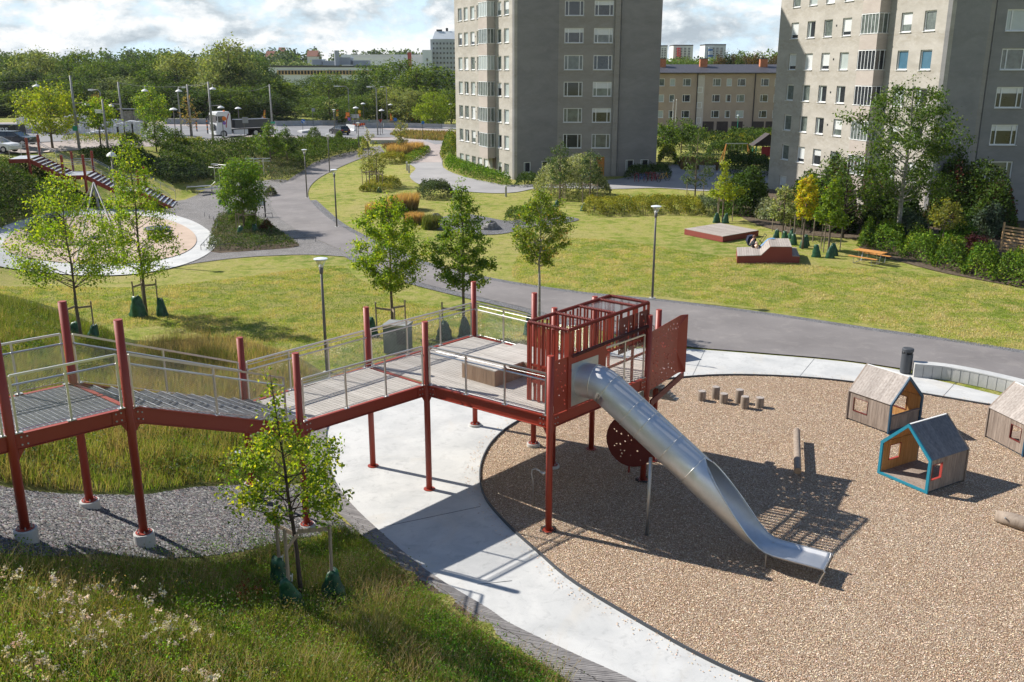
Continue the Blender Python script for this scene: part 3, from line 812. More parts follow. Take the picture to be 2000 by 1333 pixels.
for p in (pM, pR):
 m = MB()
 for k in range(30):
  a = random.random() * 2 * PI; r = .13 + .1 * random.random()
  q = (p[0] + r * math.cos(a), p[1] + r * math.sin(a))
  m.tube([(q[0], q[1], .02), (q[0] + .05 * math.cos(a + 1.5), q[1] + .05 * math.sin(a + 1.5), .05), (q[0] + .1 * math.cos(a + 1.5), q[1] + .1 * math.sin(a + 1.5), .02)], .011, 5)
 m.build('base_ring', MAT['black'], bridge)
BH = .30
def beam(a, b, za, zb, h=BH, w=.07, off=0.0, gus=True):
 """channel beam with flanges between two posts, gusset plates and bolts"""
 a = np.array(a); b = np.array(b); d = (b - a) / np.linalg.norm(b - a)
 s = a + d * .07; e = b - d * .07
 m = MB()
 A = Vector((s[0], s[1], za - h / 2)); B = Vector((e[0], e[1], zb - h / 2))
 m.beam(A, B, .012, h)
 m.beam(A + Vector((0, 0, h / 2 - .006)), B + Vector((0, 0, h / 2 - .006)), .10, .014)
 m.beam(A - Vector((0, 0, h / 2 - .006)), B - Vector((0, 0, h / 2 - .006)), .10, .014)
 nrm = np.array([d[1], -d[0]])
 if nrm[1] > 0: nrm = -nrm
 bo = MB()
 if gus:
  for q, sg, z in ((a, 1, za), (b, -1, zb)):
   dd = Vector((d[0] * sg, d[1] * sg, 0)); sl = (zb - za) / np.linalg.norm(b - a) * sg
   n3 = Vector((nrm[0], nrm[1], 0)); o = Vector((q[0], q[1], z)) + n3 * .012
   poly = [(.03, -.02), (.34, -.02 + sl * .34), (.34, -h + .015 + sl * .34), (.20, -h - .0 + sl * .2), (.085, -h - .20), (.03, -h - .24)]
   m.extr(poly, o, dd, (0, 0, 1), n3, .012)
   for bx in (.17, .27):
    for bz in (-.07, -.22):
     c = o + dd * bx + Vector((0, 0, bz + sl * bx)) + n3 * .012
     bo.tube([c, c + n3 * .02], .018, 6)
 o = m.build('beam', MAT['red'], bridge)
 if gus: bo.build('bolt_set', MAT['galv'], o)
beam(pL1, pL3, LZ, LZ); beam(pL2, pL3, LZ, LZ, gus=False); beam(pL0, pL2, LZ, LZ, gus=False); beam(pL0, pL1, LZ, LZ, gus=False)
beam(pL3, pC, LZ, DZ - .02, h=.34); beam(pL2, p470, LZ, DZ - .02, h=.34, gus=False)
beam(pC, p832, DZ, DZ); beam(p470, p717, DZ, DZ, gus=False); beam(p470, pC, DZ, DZ, gus=False)
beam(p832, pM, DZ, DZ); beam(pM, pR, DZ, DZ); beam(p717, p925, DZ, DZ, gus=False); beam(p925, p1035, DZ, DZ, gus=False)
beam(p1035, pB2, DZ, DZ, gus=False); beam(pB2, pB3, DZ, DZ, gus=False); beam(pB3, pR, DZ, DZ, gus=False); beam(p717, p832, DZ, DZ, gus=False); beam(p1035, pM, DZ, DZ, gus=False)
beam(pL1 - (pL3 - pL1) * .95, pL1, LZ + .0, LZ, gus=False)
gm = MB()
c0, c1, c2, c3 = pL1, pL3, pL2, pL0
ux = (c1 - c0); L1_ = np.linalg.norm(ux); ux = ux / L1_; vx = (c3 - c0); L2_ = np.linalg.norm(vx); vx = vx / L2_
ext = L1_ * 1.0
for k in range(int((L2_ - .1) / .042)):
 w = .07 + k * .042
 a = c0 - ux * ext + vx * w; b = c0 + ux * (L1_ - .07) + vx * w
 gm.beam((a[0], a[1], LZ - .012), (b[0], b[1], LZ - .012), .007, .03)
for k in range(int((L1_ + ext) / .11)):
 s_ = -ext + .05 + k * .11
 a = c0 + ux * s_ + vx * .06; b = c0 + ux * s_ + vx * (L2_ - .06)
 gm.beam((a[0], a[1], LZ - .006), (b[0], b[1], LZ - .006), .008, .02)
gm.build('landing_grate', MAT['grate'], bridge)
NS = 11
for k in range(NS):
 z = LZ - (k + 1) * (LZ - DZ) / (NS + 1)
 t0 = (k + .06) / NS; t1 = (k + 1.0) / NS
 def lerp(t): return pL3 * (1 - t) + pC * t, pL2 * (1 - t) + p470 * t
 tm = MB()
 f0, b0 = lerp(t0); f1, b1 = lerp(t1)
 n = 7
 for j in range(n + 1):
  t = j / n
  a = f0 * (1 - t) + f1 * t; b = b0 * (1 - t) + b1 * t; d = (b - a) / np.linalg.norm(b - a)
  a = a + d * .05; b = b - d * .05
  tm.beam((a[0], a[1], z - .015), (b[0], b[1], z - .015), .008 if 0 < j < n else .02, .03 if 0 < j < n else .06)
 nb = 46
 for j in range(1, nb):
  s_ = j / nb
  a = f0 * (1 - s_) + b0 * s_; b = f1 * (1 - s_) + b1 * s_
  tm.beam((a[0], a[1], z - .008), (b[0], b[1], z - .008), .006, .018)
 tm.build('stair_tread', MAT['grate'], bridge)
bd = (p832 - p717); bd /= np.linalg.norm(bd)      # boards run across the ramp
def boards(name, quad, z, step=.118, w=.108, th=.03, mat='deck', d=bd):
 """boards parallel to d clipped to a convex polygon"""
 Q = [np.array(q) for q in quad]; n = np.array([-d[1], d[0]])
 lo = min(q @ n for q in Q); hi = max(q @ n for q in Q); m = MB(); s_ = lo + .01
 while s_ + w <= hi:
  pts = []
  for off in (s_, s_ + w):
   xs = []
   for i in range(len(Q)):
    a, b = Q[i], Q[(i + 1) % len(Q)]; fa, fb = a @ n - off, b @ n - off
    if fa * fb <= 0 and abs(fa - fb) > 1e-9:
     t = fa / (fa - fb); xs.append((a + (b - a) * t) @ d)
   if len(xs) >= 2: pts.append((min(xs) + .004, max(xs) - .004))
  if len(pts) == 2:
   (x0, x1), (x2, x3) = pts
   if x1 - x0 > .03 and x3 - x2 > .03:
    dz = random.uniform(-.002, .002)
    m.prism([tuple(d * x0 + n * s_), tuple(d * x1 + n * s_), tuple(d * x3 + n * (s_ + w)), tuple(d * x2 + n * (s_ + w))], z - th + dz, z + dz)
  s_ += step
 return m.build(name, MAT[mat], bridge)
def inset(poly, m_):
 P = [np.array(p) for p in poly]; c = sum(P) / len(P)
 return [p + (c - p) / np.linalg.norm(c - p) * m_ for p in P]
boards('ramp_floor', inset([pC, p832, p717, p470], .09), DZ + .012)
boards('deck_floor', inset([p832, pM, pR, pB3, pB2, p1035, p925, p717], .10), DZ + .012)
tb = MB();
for a, b in ((p832, pM), (pM, pR), (p717, p925), (p925, p1035), (p470, p717), (pC, p832)):
 d = (b - a) / np.linalg.norm(b - a); a2 = a + d * .1; b2 = b - d * .1
 tb.beam((a2[0], a2[1], DZ + .012), (b2[0], b2[1], DZ + .012), .10, .022)
tb.build('deck_trim', MAT['red'], bridge)
def rail(a, b, za, zb, h=1.12, nmid=1, net=True, hand=True, double=True, inside=None, sag=0.0, e0=.13, e1=.13):
 a = np.array(a, float); b = np.array(b, float); L_ = np.linalg.norm(b - a); d = (b - a) / L_
 a = a + d * e0; b = b - d * e1; L2 = np.linalg.norm(b - a)
 n = np.array([-d[1], d[0]])
 if inside is not None and (np.array(inside) - a) @ n < 0: n = -n
 za2 = za + (zb - za) * e0 / L_; zb2 = zb - (zb - za) * e1 / L_
 P = lambda t, z, off=0.0: Vector((a[0] + d[0] * t * L2 + n[0] * off, a[1] + d[1] * t * L2 + n[1] * off, za2 + (zb2 - za2) * t + z))
 m = MB()
 m.beam(P(0, h), P(1, h), .042, .042)
 if double: m.tube([P(0, h - .085), P(1, h - .085)], .013, 6)
 for k in range(nmid + 2):
  t = k / (nmid + 1)
  wd = .040
  c0_, c1_ = P(t, .0), P(t, h)
  m.beam(c0_, c1_, wd, wd, up=(d[0], d[1], 0))
  bp = P(t, .02); m.box(bp, (.16, .10, .014), math.atan2(d[1], d[0]))
  if hand:
   m.tube([P(t, h - .28), P(t, h - .24, .05), P(t, h - .20, .055)], .008, 5)
 if hand: m.tube([P(-.01, h - .20, .055), P(1.01, h - .20, .055)], .021, 8)
 m.tube([P(0, .07), P(1, .07)], .010, 5)
 o = m.build('railing', MAT['steel'], bridge)
 if net:
  w = MB(); top = h - .20; bot = .07; H_ = top - bot; ps = .085; r = .0018
  def seg(t0, z0, t1, z1):
   p, q = P(t0, z0), P(t1, z1); n3 = Vector((n[0], n[1], 0)) * r; uz = (q - p).normalized().cross(Vector((n[0], n[1], 0))) * r
   bs = len(w.v)
   for c in (p, q):
    w.v += [tuple(c + n3), tuple(c - n3 * .5 + uz), tuple(c - n3 * .5 - uz)]
   w.f += [(bs, bs + 1, bs + 4, bs + 3), (bs + 1, bs + 2, bs + 5, bs + 4), (bs + 2, bs, bs + 3, bs + 5)]
  kx = 1.9
  cnt = int((L2 + H_ * kx) / ps) + 1
  for s_ in (1, -1):
   for k in range(cnt):
    x0 = k * ps - H_ * kx if s_ > 0 else k * ps
    zlo, zhi = 0.0, H_
    if s_ > 0:
     zlo = max(0, -x0 / kx); zhi = min(H_, (L2 - x0) / kx)
     if zhi <= zlo: continue
     seg((x0 + kx * zlo) / L2, bot + zlo, (x0 + kx * zhi) / L2, bot + zhi)
    else:
     zlo = max(0, (x0 - L2) / kx); zhi = min(H_, x0 / kx)
     if zhi <= zlo: continue
     seg((x0 - kx * zlo) / L2, bot + zlo, (x0 - kx * zhi) / L2, bot + zhi)
  w.build('wire_net', MAT['steel'], o)
 return o
cR = (pC + p717) / 2; cL = (pL1 + pL2) / 2; cD = (p832 + p925) / 2
rail(pL1, pL3, LZ, LZ, nmid=1, double=False, inside=cL)
rail(pL1 - (pL3 - pL1) * .95, pL1, LZ, LZ, nmid=1, double=False, inside=cL)
rail(pL0, pL2, LZ, LZ, nmid=1, double=False, inside=cL)
rail(pL0 - (pL2 - pL0) * .95, pL0, LZ, LZ, nmid=1, double=False, inside=cL)
rail(pL3, pC, LZ, DZ, nmid=1, double=False, inside=cR, e1=.45)
rail(pL2, p470, LZ, DZ, nmid=1, double=False, inside=cL)
rail(pC, p832, DZ, DZ, nmid=2, inside=cR)
rail(p470, p717, DZ, DZ, nmid=2, inside=cR)
rail(p832, pM, DZ, DZ, nmid=2, inside=cD)
rail(p717, p925, DZ, DZ, nmid=2, inside=cD)
rail(p925, p1035, DZ, DZ, nmid=1, inside=cD, e1=.1)
rail(p1035, pB2, DZ, DZ, nmid=1, inside=cD)
u12 = (pR - pM) / np.linalg.norm(pR - pM); LM = np.linalg.norm(pR - pM)
rail(pM + u12 * 2.15, pR, DZ + .03, DZ + .03, h=1.28, nmid=1, double=False, hand=False, e0=.05, e1=.22)
b0 = Dk(905, 706); bx1 = Dk(978, 730);
ed_ = bd
b3 = Dk(992, 664, DZ + .48) ;
bn = np.array([-bd[1], bd[0]])
if bn[1] < 0: bn = -bn
O = Dk(903, 738); bxL = 2.4; bxW = 1.45
quad = [O, O + bd * 1.05, O + bd * 1.05 + bn * 1.0, O + bd * bxL + bn * 1.0, O + bd * bxL + bn * bxW * 1.25, O + bn * bxW * 1.25]
O = Dk(903, 738)
def boxon(P0, lx, ly, z0, z1):
 q = [P0, P0 + bd * lx, P0 + bd * lx + bn * ly, P0 + bn * ly]
 m = MB()
 for a, b in ((q[0], q[1]), (q[1], q[2]), (q[2], q[3]), (q[3], q[0])):
  L_ = np.linalg.norm(b - a); d = (b - a) / L_; k = int(L_ / .1)
  for i in range(k):
   c = a + d * (i + .5) * L_ / k
   m.box((c[0], c[1], (z0 + z1 - .03) / 2), (L_ / k - .008, .025, z1 - z0 - .03), math.atan2(d[1], d[0]))
 m.build('bench_side', MAT['benchwood'], bridge)
 qq = [q[0] - bd * .02 - bn * .02, q[1] + bd * .02 - bn * .02, q[2] + bd * .02 + bn * .02, q[3] - bd * .02 + bn * .02]
 boards('bench_top', qq, z1, mat='deck')
boxon(O, 1.25, 1.15, DZ + .012, DZ + .47)
boxon(O + bn * 1.17 - bd * .0, 2.15, 1.35, DZ + .012, DZ + .47)
cFL = np.array([.43, 23.15]); cA = np.array([.70, -.714]); cB = np.array([.638, .77]); cB /= np.linalg.norm(cB)
cA = np.array([cB[1], -cB[0]])
CW, CL_, CT = 1.28, 3.75, DZ + 2.13
cFR = cFL + cA * CW; cBL = cFL + cB * CL_; cBR = cFR + cB * CL_
fr = MB()
for a, b in ((cFL, cFR), (cFR, cBR), (cBR, cBL), (cBL, cFL)):
 fr.tube([(a[0], a[1], CT), (b[0], b[1], CT)], .038, 8)
for t in (.31, .58, .85):
 a = cFL + cB * CL_ * t; b = cFR + cB * CL_ * t
 fr.tube([(a[0], a[1], CT), (b[0], b[1], CT)], .034, 8)
for q in (cFL, cFR, cBL, cBR, cFR + cB * CL_ * .42, cFR + cB * CL_ * .80):
 fr.box((q[0], q[1], (CT + DZ) / 2), (.06, .06, CT - DZ), math.atan2(cB[1], cB[0]))
for zr in (DZ + .55, DZ + 1.0):
 fr.beam((cFL[0], cFL[1], zr), (cFR[0], cFR[1], zr), .03, .07)
 fr.beam((cFR[0], cFR[1], zr + .15), (cBR[0], cBR[1], zr + .15), .03, .07)
cage = fr.build('cage_frame', MAT['red'], bridge)
rp = MB()
def wind(a, b, z, r=.048, zb=None):
 a3 = Vector((a[0], a[1], z)); b3 = Vector((b[0], b[1], z if zb is None else zb)); L_ = (b3 - a3).length; d = (b3 - a3).normalized()
 x = Vector((0, 0, 1)); x = (x - d * x.dot(d)).normalized(); y = d.cross(x); n_ = int(L_ / .05)
 pts = []
 for i in range(n_ * 6):
  g = i / 6 * 2 * PI; pts.append(a3 + d * (L_ * i / (n_ * 6)) + (x * math.cos(g) + y * math.sin(g)) * r)
 rp.tube(pts, .008, 4)
for a, b in ((cFL, cFR), (cFR, cBR), (cBR, cBL), (cBL, cFL)): wind(a, b, CT)
for t in (.31, .58, .85): wind(cFL + cB * CL_ * t, cFR + cB * CL_ * t, CT, .043)
rp.build('rope_binding', MAT['darkred'], cage)
def slats(a, b, z0, z1, n, w=.075, name='slat_screen', off=0.0):
 a, b = np.array(a), np.array(b); d = (b - a); L_ = np.linalg.norm(d); d = d / L_; m = MB(); nn_ = np.array([-d[1], d[0]])
 for i in range(n):
  c = a + d * (L_ * (i + .5) / n) + nn_ * (off + (.012 if i % 2 else -.012))
  m.box((c[0], c[1], (z0 + z1) / 2 + random.uniform(-.03, .0)), (w * random.uniform(.85, 1.15), .022, z1 - z0 - .05), math.atan2(d[1], d[0]))
 return m.build(name, MAT['red'], bridge)
slats(cFL, cFR, DZ + .02, CT - .02, 9, .088)
slats(cFL, cBL, DZ + .3, CT - .02, 22, .062)
slats(cBL, cBR, DZ + .8, CT - .02, 5, .08)
slats(cFR, cFR + cB * CL_ * .60, DZ + 1.1, CT - .02, 15, .062)
slats(cFR, cFR + cB * CL_ * .42, DZ + .05, DZ + 1.1, 10, .068)
def holes_in(w, h, n, r=.022, margin=.07, seed=1, seg=8, keep=None):
 rr = random.Random(seed); out = []; tries = 0
 while len(out) < n and tries < 4000:
  tries += 1
  x, y = rr.uniform(margin, w - margin), rr.uniform(margin, h - margin)
  if keep and not keep(x, y): continue
  if all((x - a) ** 2 + (y - b) ** 2 > (3.2 * r) ** 2 for a, b, _ in out): out.append((x, y, r * rr.choice((.8, 1, 1, 1.2))))
 return [[(x + q * math.cos(2 * PI * k / seg), y + q * math.sin(2 * PI * k / seg)) for k in range(seg)] for x, y, q in out]
for i in range(3):
 a = cFR + cB * (CL_ * .60 + .02 + i * .5) + cA * .0
 plate('pierced_plate', [(0, 0), (.46, 0), (.46, 1.0), (0, 1.0)], holes_in(.46, 1.0, 9, .028, .06, 20 + i), (a[0], a[1], DZ + .95), (cB[0], cB[1], 0), (0, 0, 1), (cA[0], cA[1], 0), .006, MAT['darkred'], bridge)
nm = MB()
for k in range(26):
 t = k / 25
 a = cFL + cB * CL_ * (.86 + .13 * 0);
 s0 = cFL + cB * CL_ * .60 + cA * CW * t; s1 = cBL + cA * CW * t
 nm.tube([(s0[0], s0[1], CT - .05), (s1[0], s1[1], CT - .05)], .004, 4)
for k in range(30):
 t = .60 + .4 * k / 29
 s0 = cFL + cB * CL_ * t; s1 = cFR + cB * CL_ * t
 nm.tube([(s0[0], s0[1], CT - .046), (s1[0], s1[1], CT - .046)], .004, 4)
nm.build('lid_net', MAT['galv'], cage)
m = MB(); a, b = cFR + cA * .12, pR - u12 * .05
zb0 = DZ + 1.48
m.tube([(a[0], a[1], zb0), (b[0], b[1], DZ + 1.52)], .036, 8); bar = m.build('bound_bar', MAT['darkred'], bridge)
rp = MB(); wind(a, b, zb0, .045, DZ + 1.52); rp.build('rope_binding', MAT['black'], bar)
nM = np.array([u12[1], -u12[0]])
PW, PHt = 2.12, 1.42
sx, sz = 1.22, .62      # slide mouth centre on the panel
panel_holes = holes_in(PW, PHt, 16, .026, .08, 5, keep=lambda x, y: x < .62)
rm = .42
mouth = [(sx + rm * math.cos(2 * PI * k / 28), sz + rm * math.sin(2 * PI * k / 28)) for k in range(28)]
Pp = pM + u12 * .10 + nM * .03
plate('pierced_panel', [(0, 0), (PW, 0), (PW, PHt - .06), (0, PHt)], panel_holes + [mouth], (Pp[0], Pp[1], DZ + .04), (u12[0], u12[1], 0), (0, 0, 1), (nM[0], nM[1], 0), .008, MAT['red'], bridge)
slide = thing('tube_slide', (0, 0, 0), None, None); slide.parent = bridge; slide.location = Vector((0, 0, 0)) - bridge.location
Q0 = pM + u12 * (.10 + sx) + nM * .045
plate('mouth_plate', [(-.55, -.58), (.55, -.58), (.55, .56), (-.55, .56)], [[(rm * math.cos(2 * PI * k / 28), rm * math.sin(2 * PI * k / 28)) for k in range(28)]], (Q0[0], Q0[1], DZ + .04 + sz), (u12[0], u12[1], 0), (0, 0, 1), (nM[0], nM[1], 0), .006, MAT['galv'], slide)
endc = (np.array(at(1612, 1112, .46)[:2]) + np.array(at(1619, 1079, .46)[:2])) / 2
hd = endc - Q0; HL = np.linalg.norm(hd); hd = hd / HL; hs = np.array([-hd[1], hd[0]])
zc0 = DZ + .04 + sz
prof = [(-.10, zc0), (.28, zc0), (.42, zc0 - .01), (.56, zc0 - .06), (.68, zc0 - .13)]
flat0 = HL - 1.35
zl = .78
sl_ = (zc0 - .13 - zl) / (flat0 - .25 - .68)
S = list(prof)
s_ = .68
while s_ < flat0 - .25: S.append((s_, zc0 - .13 - (s_ - .68) * sl_)); s_ += .16
S += [(flat0 - .1, zl - .0), (flat0 + .05, zl - .05), (flat0 + .2, zl - .07), (flat0 + .6, zl - .075), (flat0 + 1.0, zl - .08), (HL - .1, zl - .085), (HL, zl - .085)]
open0 = flat0 - 1.95
RT = .45
def tubemesh(r, name, mat, parent, thick=.012):
 V = []; F = []; seg = 40; rows = []
 for i, (s, z) in enumerate(S):
  i0, i1 = max(i - 1, 0), min(i + 1, len(S) - 1)
  tx, tz_ = S[i1][0] - S[i0][0], S[i1][1] - S[i0][1]; l = math.hypot(tx, tz_); tx /= l; tz_ /= l
  if s < open0: half = PI
  else:
   q = min(1, (s - open0) / (flat0 - open0)); half = math.acos(-(1 - 1.5 * q))
  ff = max(0, min(1, (s - (flat0 - .35)) / .5))
  for rr_ in (r, r - thick):
   for k in range(seg + 1):
    a = -PI / 2 - half + 2 * half * k / seg
    cx, cz = math.cos(a) * rr_, math.sin(a) * rr_
    if ff > 0:
     tt = (2 * k / seg - 1); lx = tt * .43; ax_ = abs(tt)
     lz = -.34 + (0.0 if ax_ < .8 else (ax_ - .8) / .2 * .085) - (r - rr_) * -1 * .0 + (0 if rr_ == r else thick)
     cx = cx * (1 - ff) + lx * ff; cz = cz * (1 - ff) + lz * ff
    V.append((Q0[0] + hd[0] * (s - tz_ * cz) + hs[0] * cx, Q0[1] + hd[1] * (s - tz_ * cz) + hs[1] * cx, z + tx * cz))
 n1 = seg + 1
 for i in range(len(S) - 1):
  for k in range(seg):
   a = i * 2 * n1 + k; b = (i + 1) * 2 * n1 + k
   F.append((a, b, b + 1, a + 1)); F.append((a + n1, a + n1 + 1, b + n1 + 1, b + n1))
  a = i * 2 * n1; b = (i + 1) * 2 * n1
  F.append((a, a + n1, b + n1, b)); F.append((a + seg, b + seg, b + seg + n1, a + seg + n1))
 a = (len(S) - 1) * 2 * n1
 for k in range(seg): F.append((a + k, a + k + n1, a + k + 1 + n1, a + k + 1))
 return mk(name, V, F, mat, parent, smooth=True)
sd = tubemesh(RT, 'slide_tube', MAT['slide'], slide)
sm_ = MB()
def ringat(s, r, half0=-PI / 2 - PI, half1=-PI / 2 + PI, n=36):
 z = np.interp(s, [q[0] for q in S], [q[1] for q in S]); j = max(1, min(len(S) - 1, sum(q[0] < s for q in S)))
 tx, tz_ = S[j][0] - S[j - 1][0], S[j][1] - S[j - 1][1]; l = math.hypot(tx, tz_); tx /= l; tz_ /= l
 return [(Q0[0] + hd[0] * (s - tz_ * math.sin(a) * r) + hs[0] * math.cos(a) * r, Q0[1] + hd[1] * (s - tz_ * math.sin(a) * r) + hs[1] * math.cos(a) * r, z + tx * math.sin(a) * r) for a in [half0 + (half1 - half0) * k / n for k in range(n + 1)]]
for s in (.30, .68, 1.35, 1.75, 2.42, 3.05, 3.70):
 if s < open0: sm_.tube(ringat(s, RT + .004), .011, 5, cap=False)
sm_.build('seam', MAT['steel'], sd)
rim = MB(); Vv = np.array([v.co[:] for v in sd.data.vertices]) + np.array(woff(slide)); n1 = 41
idx = [i for i, (s, z) in enumerate(S) if s >= open0 - .02]
La = [tuple(Vv[i * 2 * n1]) for i in idx]; Lb = [tuple(Vv[i * 2 * n1 + 40]) for i in idx]
rim.tube(La, .018, 7); rim.tube(Lb, .018, 7)
rim.tube([tuple(Vv[(len(S) - 1) * 2 * n1 + k]) for k in range(0, 41, 4)], .02, 7)
rim.build('rim', MAT['steel'], sd)
lg = MB()
eL = Vector(La[-1]); eR = Vector(Lb[-1])
for e_ in (eL, eR):
 p = Vector((e_.x, e_.y, 0)); q = Vector((hd[0], hd[1], 0))
 lg.tube([e_, e_ + q * .05 + Vector((0, 0, -.06)), e_ - q * .02 + Vector((0, 0, -.25)), Vector((e_.x, e_.y, -.05)) - q * .08], .019, 8)
lg.build('slide_leg', MAT['steel'], slide)
lg = MB(); c = Q0 + hd * (flat0 + .0)
for sgn in (-1, 1):
 q = c + hs * sgn * .3; lg.tube([(q[0], q[1], .42), (q[0], q[1], -.05)], .017, 8)
lg.build('slide_leg', MAT['steel'], slide)
lg = MB(); q = at(1263, 1046); lg.tube([(q.x, q.y, -.05), (q.x + .02, q.y + .02, 2.15)], .045, 14)
o = lg.build('slide_support', MAT['galv'], slide, smooth=True)
wall_a = np.array(at(1273, 745, DZ)[:2])
cvc = pR + np.array([.35, .55])
def warp_wall(R0, a0, cen, z0, lean=0.0, sg=1):
 def f(u, w, d):
  a = a0 + sg * u / R0
  r = R0 + d
  return Vector((cen[0] + r * math.cos(a), cen[1] + r * math.sin(a), z0 + w))
 return f
wA = np.array(at(1274, 745, 2.9)[:2]); wB = np.array(at(1332, 716, 2.9)[:2])
wA = pR + np.array([.10, .10]); tB = np.array(aty(1334, 616, 28.2)[:2])
wd = np.array([.50, .866]); wl = 2.55
def wf(u, w, d):
 t = u / wl
 bend = max(0, (t - .86) / .14)
 x = wA[0] + wd[0] * (u - bend * bend * .06) + wd[1] * (d + bend * bend * .16); y = wA[1] + wd[1] * (u - bend * bend * .06) - wd[0] * (d + bend * bend * .16)
 return Vector((x, y, 2.32 + w - .05 * t))
strips = [(.86 + .02 * k) * wl for k in range(8)]
hh = holes_in(wl * .86, 2.12, 84, .028, .07, 9, keep=lambda x, y: y > .44)
plate('climbing_wall', [(0, .42), (.4 * wl, .38), (.86 * wl, .34)] + [(s, .34) for s in strips[1:]] + [(s, 2.16) for s in strips[::-1]] + [(.4 * wl, 2.16), (0, 2.16)], hh, (0, 0, 0), (1, 0, 0), (0, 1, 0), (0, 0, 1), .01, MAT['red'], bridge, warp=wf)
st = MB()
for k in range(9):
 a = R(60 - k * 3); c = pR + wd * (.55 + k * .26) + np.array([wd[1], -wd[0]]) * -.55
 st.box((c[0], c[1], 2.95 - k * .16), (.26, 1.1, .05), math.atan2(wd[1], wd[0]))
st.build('ramp_step', MAT['deck'], bridge)
un = MB(); N_ = 14
for k in range(N_):
 t0, t1 = k / N_, (k + 1) / N_
 z0, z1 = 2.62 + .12 * math.sin(t0 * PI), 2.62 + .12 * math.sin(t1 * PI)
 a = wA + wd * wl * t0; b = wA + wd * wl * t1; o_ = np.array([-wd[1], wd[0]]) * 1.2
 un.add([(a[0], a[1], z0), (b[0], b[1], z1), (b[0] + o_[0], b[1] + o_[1], z1 - .9), (a[0] + o_[0], a[1] + o_[1], z0 - .9)], [(0, 1, 2, 3)])
un.build('ramp_underside', MAT['concrete2'], bridge)
a = wA + wd * .1; b = wA + wd * (wl + .25)
un = MB(); un.beam((a[0], a[1], 2.30), (b[0], b[1], 2.42), .05, .20); un.build('ramp_beam', MAT['darkred'], bridge)
q = wA + wd * (wl + .45)
for i, (px, pv) in enumerate(((1334, 716), (1352, 708))): pass
hr = MB(); P1 = at(1330, 712, .9); P2 = at(1343, 706, .9)
g1 = at(1336, 700, .25)
hr.tube([(g1.x, g1.y, .0), (g1.x, g1.y, 1.15), (g1.x - .35, g1.y + .25, 1.30), (g1.x - .7, g1.y + .5, 1.45)], .022, 8)
hr.tube([(g1.x, g1.y, .85), (g1.x - .7, g1.y + .5, 1.15)], .016, 8)
hr.build('end_handrail', MAT['steel'], bridge)
q = at(1345, 700, 0)
sbk = MB(); sbk.box((q.x - .9, q.y + .2, .3), (1.3, .9, .6), R(25)); sbk.build('end_step', MAT['red'], bridge)
cen = np.array(at(1228, 905, .0)[:2]) + np.array([0, .6])
cz = np.array(at(1235, 860, 1.4)[:2])
dw = []
plate('pierced_shield', [(.75 * math.cos(2 * PI * k / 26), .8 * math.sin(2 * PI * k / 26)) for k in range(26)], [[(x - .75, y - .8) for x, y in h] for h in holes_in(1.5, 1.6, 26, .024, .1, 14, keep=lambda x, y: (x - .75) ** 2 + (y - .8) ** 2 < .4)], (cz[0], cz[1] + .3, 1.25), (.9, -.43, 0), (0, 0, 1), (.43, .9, 0), .01, MAT['darkred'], bridge)
br = MB(); br.beam((pR[0] - .5, pR[1] + .2, 2.9), (pR[0] - .1, pR[1] + .05, 1.4), .05, .05); br.beam((pR[0] - .35, pR[1] + .5, 2.9), (pR[0] - .35, pR[1] + .5, .0), .05, .05)
br.build('brace', MAT['red'], bridge)
rail(pB2, pB3, DZ, DZ, nmid=0, inside=cD)
